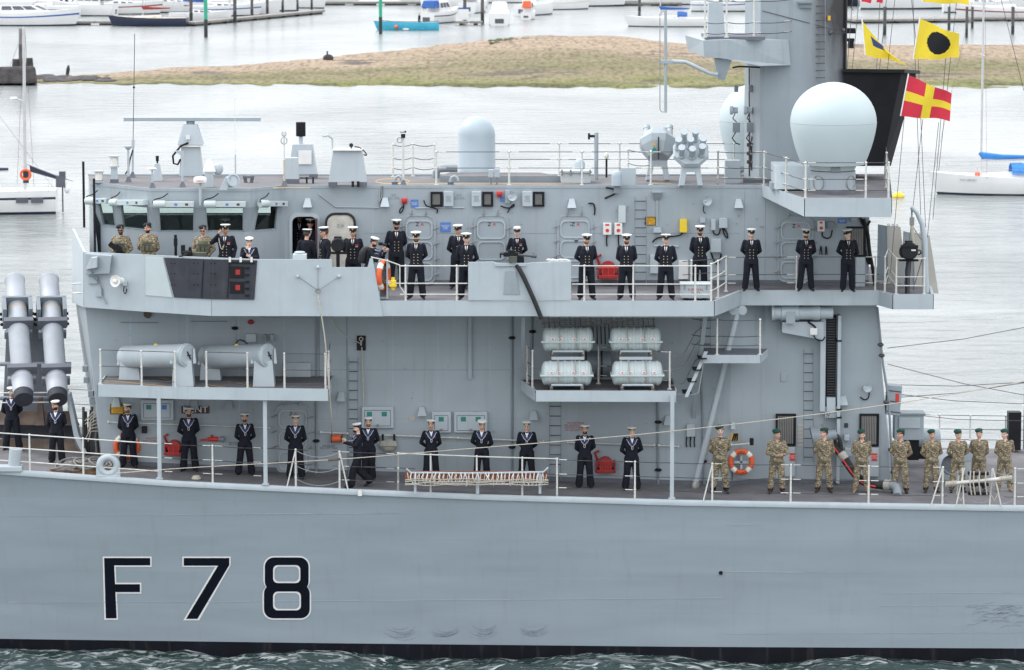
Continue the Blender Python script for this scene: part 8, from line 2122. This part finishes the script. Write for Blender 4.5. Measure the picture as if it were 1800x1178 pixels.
def motor(px,py,L,head,label,hull='gelcoat',stripe='coverblue',fly=False,canopy=None,group='boats in the marina',deckm='gelcoat',fbk=1.0):
    t = thing('motor_cruiser',label,'boat',sea(px,py),(0,0,RAD(head)),group); B = L*.33; fb = (.11*L + .2)*fbk
    d = hull_mesh(t,L,B,fb,hull,stripe,'navyhull',1.45,.9); d.build('deck',deckm,t)
    z0 = fb*.95; A = [V(-L*.28,-B*.4,z0),V(L*.24,-B*.3,z0 + .1),V(L*.24,B*.3,z0 + .1),V(-L*.28,B*.4,z0)]; T = [V(-L*.26,-B*.34,z0+1.25),V(L*.06,-B*.28,z0+1.25),V(L*.06,B*.28,z0+1.25),V(-L*.26,B*.34,z0+1.25)]
    c = MB(); c.frus(A,T); c.build('cabin',deckm,t,bevel=.06)
    for s in (-1,1):
        for k in range(3):
            u = .06+k*.29; q = [A[0].lerp(A[1],u).lerp(T[0].lerp(T[1],u),.45),A[0].lerp(A[1],u + .25).lerp(T[0].lerp(T[1],u + .25),.45),A[0].lerp(A[1],u + .25).lerp(T[0].lerp(T[1],u + .25),.88),A[0].lerp(A[1],u).lerp(T[0].lerp(T[1],u),.88)]
            w = MB(); w.add([V(v.x,s*(abs(v.y) + .015),v.z) for v in q],[(0,1,2,3)]); w.build('side_window','covergrey',t)
    for s in (-1,1):
        q = [A[1].lerp(T[1],.35),A[2].lerp(T[2],.35),A[2].lerp(T[2],.9),A[1].lerp(T[1],.9)]; m_ = (q[0]+q[1])/2; m2 = (q[2]+q[3])/2
        a = [q[0].lerp(m_,.08),m_.lerp(q[0],.06),m2.lerp(q[3],.06),q[3].lerp(m2,.08)] if s < 0 else [m_.lerp(q[1],.06),q[1].lerp(m_,.08),q[2].lerp(m2,.08),m2.lerp(q[2],.06)]
        w = MB(); w.add([v+V(.02,0,.015) for v in a],[(0,1,2,3)]); w.build('windscreen','covergrey',t)
    if fly: mb = MB(); mb.frus([V(-L*.27,-B*.3,z0+1.25),V(L*.05,-B*.26,z0+1.25),V(L*.05,B*.26,z0+1.25),V(-L*.27,B*.3,z0+1.25)],[V(-L*.27,-B*.32,z0+1.75),V(L*.08,-B*.28,z0+1.75),V(L*.08,B*.28,z0+1.75),V(-L*.27,B*.32,z0+1.75)]); mb.build('flybridge',deckm,t,bevel=.05); mb = MB(); mb.tube([(-L*.2,-B*.3,z0+1.7),(-L*.24,-B*.25,z0+2.8),(-L*.24,B*.25,z0+2.8),(-L*.2,B*.3,z0+1.7)],.06,6); mb.build('radar_arch',deckm,t)
    if canopy: mb = MB(); mb.frus([V(-L*.46,-B*.38,z0 + .6),V(-L*.26,-B*.36,z0 + .6),V(-L*.26,B*.36,z0 + .6),V(-L*.46,B*.38,z0 + .6)],[V(-L*.42,-B*.3,z0+1.35),V(-L*.26,-B*.3,z0+1.4),V(-L*.26,B*.3,z0+1.4),V(-L*.42,B*.3,z0+1.35)]); mb.build('canopy',canopy,t,bevel=.08)
    mb = MB(); mb.box(-L*.5 - .02,-L*.5 + .03,-B*.2,B*.2,.25,fb*.6); mb.build('transom_panel','covergrey',t)
    lifelines(t,L,B,fb,.7)
    return t,L,B,fb
# near yachts at anchor
t,L,B,fb = yacht(20,373,10.5,3,'white sailing yacht with navy stripe and orange ring at left edge',hull='gelcoat',stripe='navyhull',cover='navyhull',mh=11.0,mastx=.15,group='yachts at anchor',fbk=1.3)
t.rotation_euler = (0,0,RAD(-177)); t.location = sea(-45,374);
zc = fb*1.0
for k in range(2): mb = MB(); x = -L*.30-k*.95; mb.box(x - .38,x + .38,B*.43,B*.47,fb*.52,fb*.76); mb.build('hull_port','covergrey',t)
sc_ = lambda px,py,yy: (Matrix.Rotation(RAD(177),4,'Z') @ (P(px,py,sea(-45,374).y+yy)-sea(-45,374)))
o = MB(); q = P(45,307,sea(-45,374).y - .4); t2 = thing('lifebuoy','red horseshoe lifebuoy hung on the mast of the left yacht','lifebuoy',q); o.torus((0,0,0),.30,.085,(0,1,0),30,10); o.build('ring','orange',t2,smooth=60); o = MB(); o.box(-.18,.18,.12,.16,-.55,.3); o.build('backing','navyhull',t2)
yq = sea(-45,374).y
def wp_(px,py,dy=0): return P(px,py,yq+dy)
t2 = thing('mizzen_mast','tall bare white mizzen mast with radar arm on the left yacht','mast',wp_(44,342)); o_ = wp_(44,342)
mb = MB(); mb.tube([V(0,0,0),wp_(42,48)-o_],[.12,.09],10); mb.build('mast','alloy',t2,smooth=60); mb = MB(); mb.tube([wp_(42,178)-o_,wp_(26,174)-o_],.05,6); mb.build('radar_arm','alloy',t2); mb = MB(); mb.lathe([(.22,-.06),(.25,0),(.2,.08)],14,Matrix.Translation(wp_(24,173)-o_)); mb.build('radar_dome','gelcoat',t2,smooth=50)
mb = MB(); mb.tube([wp_(48,288)-o_,wp_(110,312)-o_,wp_(128,318)-o_],.06,6); mb.build('boom','alloy',t2); mb = MB(); mb.frus([wp_(52,290)-o_,wp_(108,311)-o_,wp_(106,317)-o_,wp_(53,302)-o_],[wp_(52,290,.3)-o_,wp_(108,311,.3)-o_,wp_(106,317,.3)-o_,wp_(53,302,.3)-o_]); mb.build('furled_sail','navyhull',t2)
mb = MB(); mb.tube([wp_(42,52)-o_,wp_(5,150)-o_,wp_(-20,240)-o_],.012,4); mb.tube([wp_(42,52)-o_,wp_(30,325)-o_],.012,4); mb.tube([wp_(44,52)-o_,wp_(60,330)-o_],.012,4); mb.build('rigging','wire',t2,kind='stuff')
for k,(x,y) in enumerate(((118,332),(113,322))): o = MB(); o.ball((0,0,0),.2,.2,.3); q = wp_(x,y); ob = o.build('fender','gelcoat',None,smooth=60,loc=q); tag(ob,('white oval fender hanging lowest at the stern of left yacht','white oval fender hanging higher at the stern of left yacht')[k],'fender')
o = MB(); o.box(-.3,.3,-.2,.2,-.4,.3); o.tube([V(.1,0,-.4),V(.1,0,-2.0)],.05,6); o.box(-.1,.3,-.1,.1,.3,.6); ob = o.build('outboard_motor','covergrey',None,loc=wp_(107,318)); tag(ob,'dark outboard motor on the stern rail of the left yacht','outboard motor')
t,L,B,fb = yacht(1784,341,11.0,180,'white sailing yacht with blue sail cover and hood at right edge',hull='gelcoat',stripe=None,cover='brightblue',hood='brightblue',mh=17,mastx=.21,hx=.03,cv=.95,group='yachts at anchor')
text('FAY HENRY','boat_name','midgrey',t,(L*.30,B*.36,fb*.9),.22,rot=(RAD(90),0,RAD(163)))
mb = MB(); mb.ball((L*.24,B*.2,fb*1.2),.2); mb.build('orange_fender','orange',t)
o = MB(); o.lathe([(.01,-.3),(.3,-.15),(.42,.02),(.36,.2),(.2,.33),(.02,.36)],20); ob = o.build('mooring_buoy','yellow',None,smooth=60,loc=sea(1579,347)); tag(ob,'round yellow mooring buoy floating beside the right yacht','buoy')
# marina
motor(50,45,14.0,-4,'large white motor cruiser with blue waist line at top left',fly=True)
yacht(262,46,10.8,176,'dark blue hulled yacht with cream cabin top',hull='navyhull',stripe=None,cover='coverred',deck='cream',mh=14)
o = MB()
def stake(px,y0,y1,w,label,m='pilewood',name='mooring_pile',cap=None,group='mooring piles in the marina'):
    b = sea(px,y1); h = P(px,y0,b.y).z-b.z; r = pm(w,b.y)/2; t = thing(name,label,'post',b-V(0,0,.0),group=group)
    mb = MB(); mb.tube([(0,0,-1),(0,0,h*.3)],r*1.03,10); mb.build('lower_pile','postblack',t,smooth=60); mb = MB(); mb.tube([(0,0,h*.3),(0,0,h)],r,10); mb.build('upper_pile',m,t,smooth=60)
stake(362,-40,66,6.5,'tall bright green post standing in the water at upper left','postgreen','channel_post',group='channel posts'); stake(669,-40,60,6,'green post with black foot in front of the turquoise boat','postgreen','channel_post',group='channel posts')
for px,y1,w,lab in ((336,43,6,'right of the dark blue yacht'),(413,40,6,'first right of the left green post'),(443,34,5,'second right of the left green post'),(470,30,5,'third right of the left green post'),(497,26,4.5,'fourth right of the left green post'),(523,22,4,'fifth right of the left green post'),(548,18,4,'sixth right of the left green post'),(817,40,6,'beside the white notice board'),(848,42,6,'just left of the stern-on white cruiser'),(1124,28,5,'behind the bow of the white yacht with blue covers'),(1555,62,6,'right of the mast, left of the disc flag'),(1668,52,5,'right of the disc flag'),(1699,66,5,'second right of the disc flag'),(1709,50,5,'behind the right yacht mast'),(1780,60,6,'near the right edge')):
    stake(px,-25 if px < 1500 else 12,y1,w,'dark wooden mooring pile ' + lab)
def pontoon_(pts,label,w=2.2):
    A,B = sea(*pts[0]),sea(*pts[1]); d = B-A; a = math.atan2(d.y,d.x); t = thing('pontoon',label,'pontoon',A,(0,0,a),'pontoons'); L = d.length; n = max(2,int(L/5))
    for k in range(n): mb = MB(); mb.box(L*k/n,L*(k+1)/n - .12,-w/2,w/2,.25,.55); mb.build('deck_section','pontoon',t)
    for k in range(n): mb = MB(); mb.box(L*k/n + .6,L*(k+1)/n - .8,-w/2 + .1,w/2 - .1,-.2,.25); mb.build('float','postblack',t)
pontoon_(((122,44),(215,44)),'low grey pontoon between the motor cruiser and dark yacht'); pontoon_(((330,46),(560,24)),'long pontoon with piles leading away from the left green post'); pontoon_(((560,9),(780,9)),'far pontoon line left of the sterns'); pontoon_(((800,44),(850,44)),'short pontoon carrying the white notice board'); pontoon_(((1075,10),(1200,10)),'far pontoon behind the white yacht'); pontoon_(((1492,40),(1700,38)),'broad grey pontoon seen behind the flags',6); pontoon_(((1700,37),(1830,37)),'pontoon beneath the boats at top right')
BT = [(352,38,7.5,10,'y','white yacht just right of the green post at left','gelcoat',None,'coverblue'),(395,28,9,5,'y','white yacht with long blue cover behind the first piles','gelcoat','coverblue','brightblue'),(440,26,8,-15,'m','white motor boat moored among the left piles','gelcoat',None,None),(487,19,7.5,-40,'m','white motor boat with its bow to the camera by fourth pile','gelcoat',None,'coverblue'),(530,14,8,-35,'y','white yacht with bow to the camera by the sixth pile','gelcoat',None,'coverblue'),(585,5,8,-20,'m','white motor boat at the far end of the left pontoon','gelcoat',None,None),
      (150,28,8,172,'m','small white motor boat with grey canopy behind the big cruiser','gelcoat',None,'covergrey'),(215,25,10,0,'y','white yacht with cream cover behind the dark yacht','gelcoat','coverred','cream'),(300,22,10,4,'y','white yacht with maroon cover behind the dark yacht','gelcoat',None,'coverred'),(110,20,9,180,'y','white yacht with blue cover beyond the big cruiser','gelcoat','coverblue','coverblue'),(30,12,11,0,'y','white yacht at far top left behind the cruiser','gelcoat',None,'coverblue'),(255,8,11,180,'m','far white motor boat above the dark yacht','gelcoat','coverblue','coverblue'),(390,8,12,0,'y','far blue-hulled yacht behind the piles','navyhull',None,'brightblue'),(460,3,11,0,'y','far white yacht at the top beyond the third pile','gelcoat',None,'coverblue'),
      (776,40,7.5,62,'m','blue and white motor cruiser seen from astern right of the turquoise boat','gelcoat','navyhull','coverblue'),(878,43,8,90,'m','white motor cruiser seen stern-on with a grey dinghy','gelcoat',None,None),(930,34,4.5,80,'m','very small white boat with orange trim between cruisers','gelcoat',None,'orange'),(945,26,8,60,'m','white motor boat behind the very small boat','gelcoat',None,None),(980,17,9,20,'y','white yacht with tan stripe left of the long white hull','gelcoat','cream','coverblue'),(1035,11,10,0,'m','long white motor yacht with blue fenders','gelcoat',None,None),(760,6,9,0,'m','far white motor boat above the turquoise boat','gelcoat',None,None),(905,5,9,0,'y','far white yacht above the stern-on cruiser','gelcoat',None,'coverblue'),
      (1760,35,11,180,'y','white yacht with blue cover at top right','gelcoat','coverred','coverblue'),(1725,22,10,0,'y','white yacht with maroon cover behind the top right pontoon','gelcoat',None,'coverred'),(1590,16,12,0,'m','hazy white motor boat behind the flags','gelcoat',None,'covergrey'),(1650,14,11,180,'y','hazy white yacht behind the disc flag','gelcoat',None,'coverblue'),(1530,10,11,0,'y','hazy yacht just right of the mast','navyhull',None,'coverblue'),(70,30,10,178,'y','white yacht with grey cover just beyond the big cruiser cabin','gelcoat','navyhull','covergrey'),(175,14,10,0,'m','far cream motor boat above the low pontoon','cream',None,'coverblue'),(235,16,9,178,'m','far white motor boat with maroon canopy above the dark yacht bow','gelcoat',None,'coverred'),(330,12,10,0,'m','far white motor boat with blue canopy left of the green post','gelcoat','coverblue','coverblue'),(420,18,9.5,0,'y','white yacht with cream cabin behind the first and second piles','gelcoat',None,'brightblue'),(505,8,9,0,'m','far white motor boat behind the fourth pile','gelcoat','navyhull','covergrey'),(350,22,9,182,'y','maroon-covered white yacht behind the left green post','gelcoat','coverred','coverred'),(60,4,12,0,'m','farthest white motor boat at the top left corner','gelcoat','coverblue',None),(140,3,11,180,'y','farthest white yacht above the three people','gelcoat',None,'coverblue'),(300,2,12,0,'y','farthest navy yacht above the dark yacht','navyhull',None,'coverred'),
      (835,22,8,75,'m','white motor boat between the notice board pile and stern-on cruiser','gelcoat',None,'covergrey'),(800,14,9,10,'y','white yacht behind the blue and white cruiser','gelcoat',None,'coverblue'),(1110,4,10,0,'m','far white motor boat above the yacht with blue covers','gelcoat',None,'coverblue'),(1190,8,10,0,'y','far white yacht left of the yard platform','gelcoat','coverblue','brightblue'),(1690,8,11,0,'m','far white motor boat with blue stripe at top right','gelcoat','coverblue','coverblue'),(1790,14,10,0,'m','far white motor boat at the top right corner','gelcoat','coverred',None),(1275,20,9,0,'y','white yacht glimpsed under the yard platform','gelcoat','coverblue','brightblue')]
for px,py,L,hd,k,lab,hl,st_,cv in BT:
    L *= 1.18
    bt = yacht(px,py,L,hd,lab,hull=hl,stripe=st_,cover=cv,lines=py > 24) if k == 'y' else motor(px,py,L,hd,lab,hull=hl,stripe=st_,canopy=cv,fly=L > 9.5)
    bt[0].scale = (1,1,1.3)
yacht(1172,47,11.2,178,'white yacht with blue sail cover and hood, bow left of mast',hull='gelcoat',stripe=None,cover='coverblue',hood='coverblue',mh=16)
# turquoise workboat
t = thing('open_workboat','turquoise open wooden workboat with a man standing in it','boat',sea(716,53),(0,0,RAD(182))); L = 8.6
d = hull_mesh(t,L,2.6,.95,'cyanpaint',None,'cyanpaint',1.35,.8); d.v = [(x,y*.93,z*.45) for x,y,z in d.v]; d.build('bottom_boards','cyanpaint',t)
for x in (-2.2,-.5,1.2): mb = MB(); mb.box(x - .15,x + .15,-1.05,1.05,.6,.66); mb.build('thwart','cyanpaint',t)
mb = MB(); mb.tube([(-4.2,0,.95),(-4.2,0,1.2),(-1.5,.9,1.15),(2,.9,1.2),(3.6,.3,1.35)],.05,6); mb.build('rubbing_rail','pilewood',t); mb = MB(); mb.ball((1.5,1.35,.5),.26); mb.build('orange_buoy','orange',t,smooth=60); mb = MB(); mb.ball((.2,1.32,.15),.45,.12,.14); mb.build('white_fender','gelcoat',t,smooth=60)
# notice board, stone dolphin, stakes and wreckage
b = sea(815,43)+V(0,0,.55); t = thing('notice_board','white notice board with blue head on the short pontoon','notice board',b); mb = MB(); mb.box(-.72,.72,-.06,.06,.1,1.6); mb.build('board','gelcoat',t); mb = MB(); mb.box(-.74,.74,-.07,.07,1.6,1.8); mb.build('blue_head','coverblue',t)
b = sea(25,148); t = thing('mooring_dolphin','dark weed-covered stone block with an upright post at left','dolphin',b); w = lambda px,py,dy=0: P(px,py,b.y+dy)-b
mb = MB(); mb.frus([w(-30,148,-3),w(66,147,-3),w(66,147,5),w(-30,148,5)],[w(-30,118,-2),w(62,116,-2),w(60,116,4),w(-30,118,4)]); mb.build('block','weedstone',t,bevel=.3)
for x,y,ww in ((28,104,7),(52,102,7)): mb = MB(); mb.lathe([(pm(ww,b.y),0),(pm(ww*.8,b.y),w(0,y).z-w(0,117).z)],12,Matrix.Translation(w(x,117))); mb.build('stump','weedstone',t)
mb = MB(); mb.tube([w(36,117),w(36,78)],pm(3.2,b.y),10); mb.build('lower_post','pilewood',t); mb = MB(); mb.tube([w(36,78),w(36,50)],pm(3.0,b.y),10); mb.build('upper_post','pontoon',t)
b = sea(119,133); t = thing('leaning_stake','small dark leaning stake in the shallows left of the bank','stake',b); mb = MB(); h = P(119,115,b.y).z-b.z; mb.tube([(-.1,0,-.3),(.05,0,h*.6),(.1,0,h)],[.16,.2,.1],8); mb.build('stake','weedstone',t)
b = PZ(577,108,.3); t = thing('channel_marker','small dark lump with a short stick on the sandbank','marker',b); mb = MB(); mb.ball((0,0,.35),.6,.5,.45); mb.build('lump','weedstone',t,smooth=60); mb = MB(); mb.tube([(-.1,0,.6),(-.1,0,1.15)],.09,6); mb.build('stick','weedstone',t)
rr_ = random.Random(31)
for k,(x0,x1,y) in enumerate(((66,190,137),)):
    mb = MB()
    for i in range(40): q = PZ(rr_.uniform(x0,x1),rr_.uniform(134,142),SEA + .1); mb.ball(q,rr_.uniform(.3,1.3),rr_.uniform(.6,2),rr_.uniform(.08,.30),8,5)
    o = mb.build('weed_rocks','weedstone',None,smooth=60,kind='stuff'); o['label'] = 'dark weedy rocks trailing from the stone block to the bank'; o['category'] = 'rocks'
mb = MB()
for i in range(170):
    x = rr_.uniform(860,980); q = PZ(x,ipl(x,[(860,70),(900,66),(980,63)])+3,1.2); s = rr_.uniform(.08,.3)*rr_.choice((.5,1,1.3)); mb.ball(q+V(0,rr_.uniform(-6,2),0),s*1.3,s,s*.7,6,4)
o = mb.build('shore_scrub','mutedgreen',None,kind='stuff'); o['label'] = 'low green scrub along the crest of the sandbank'; o['category'] = 'scrub'
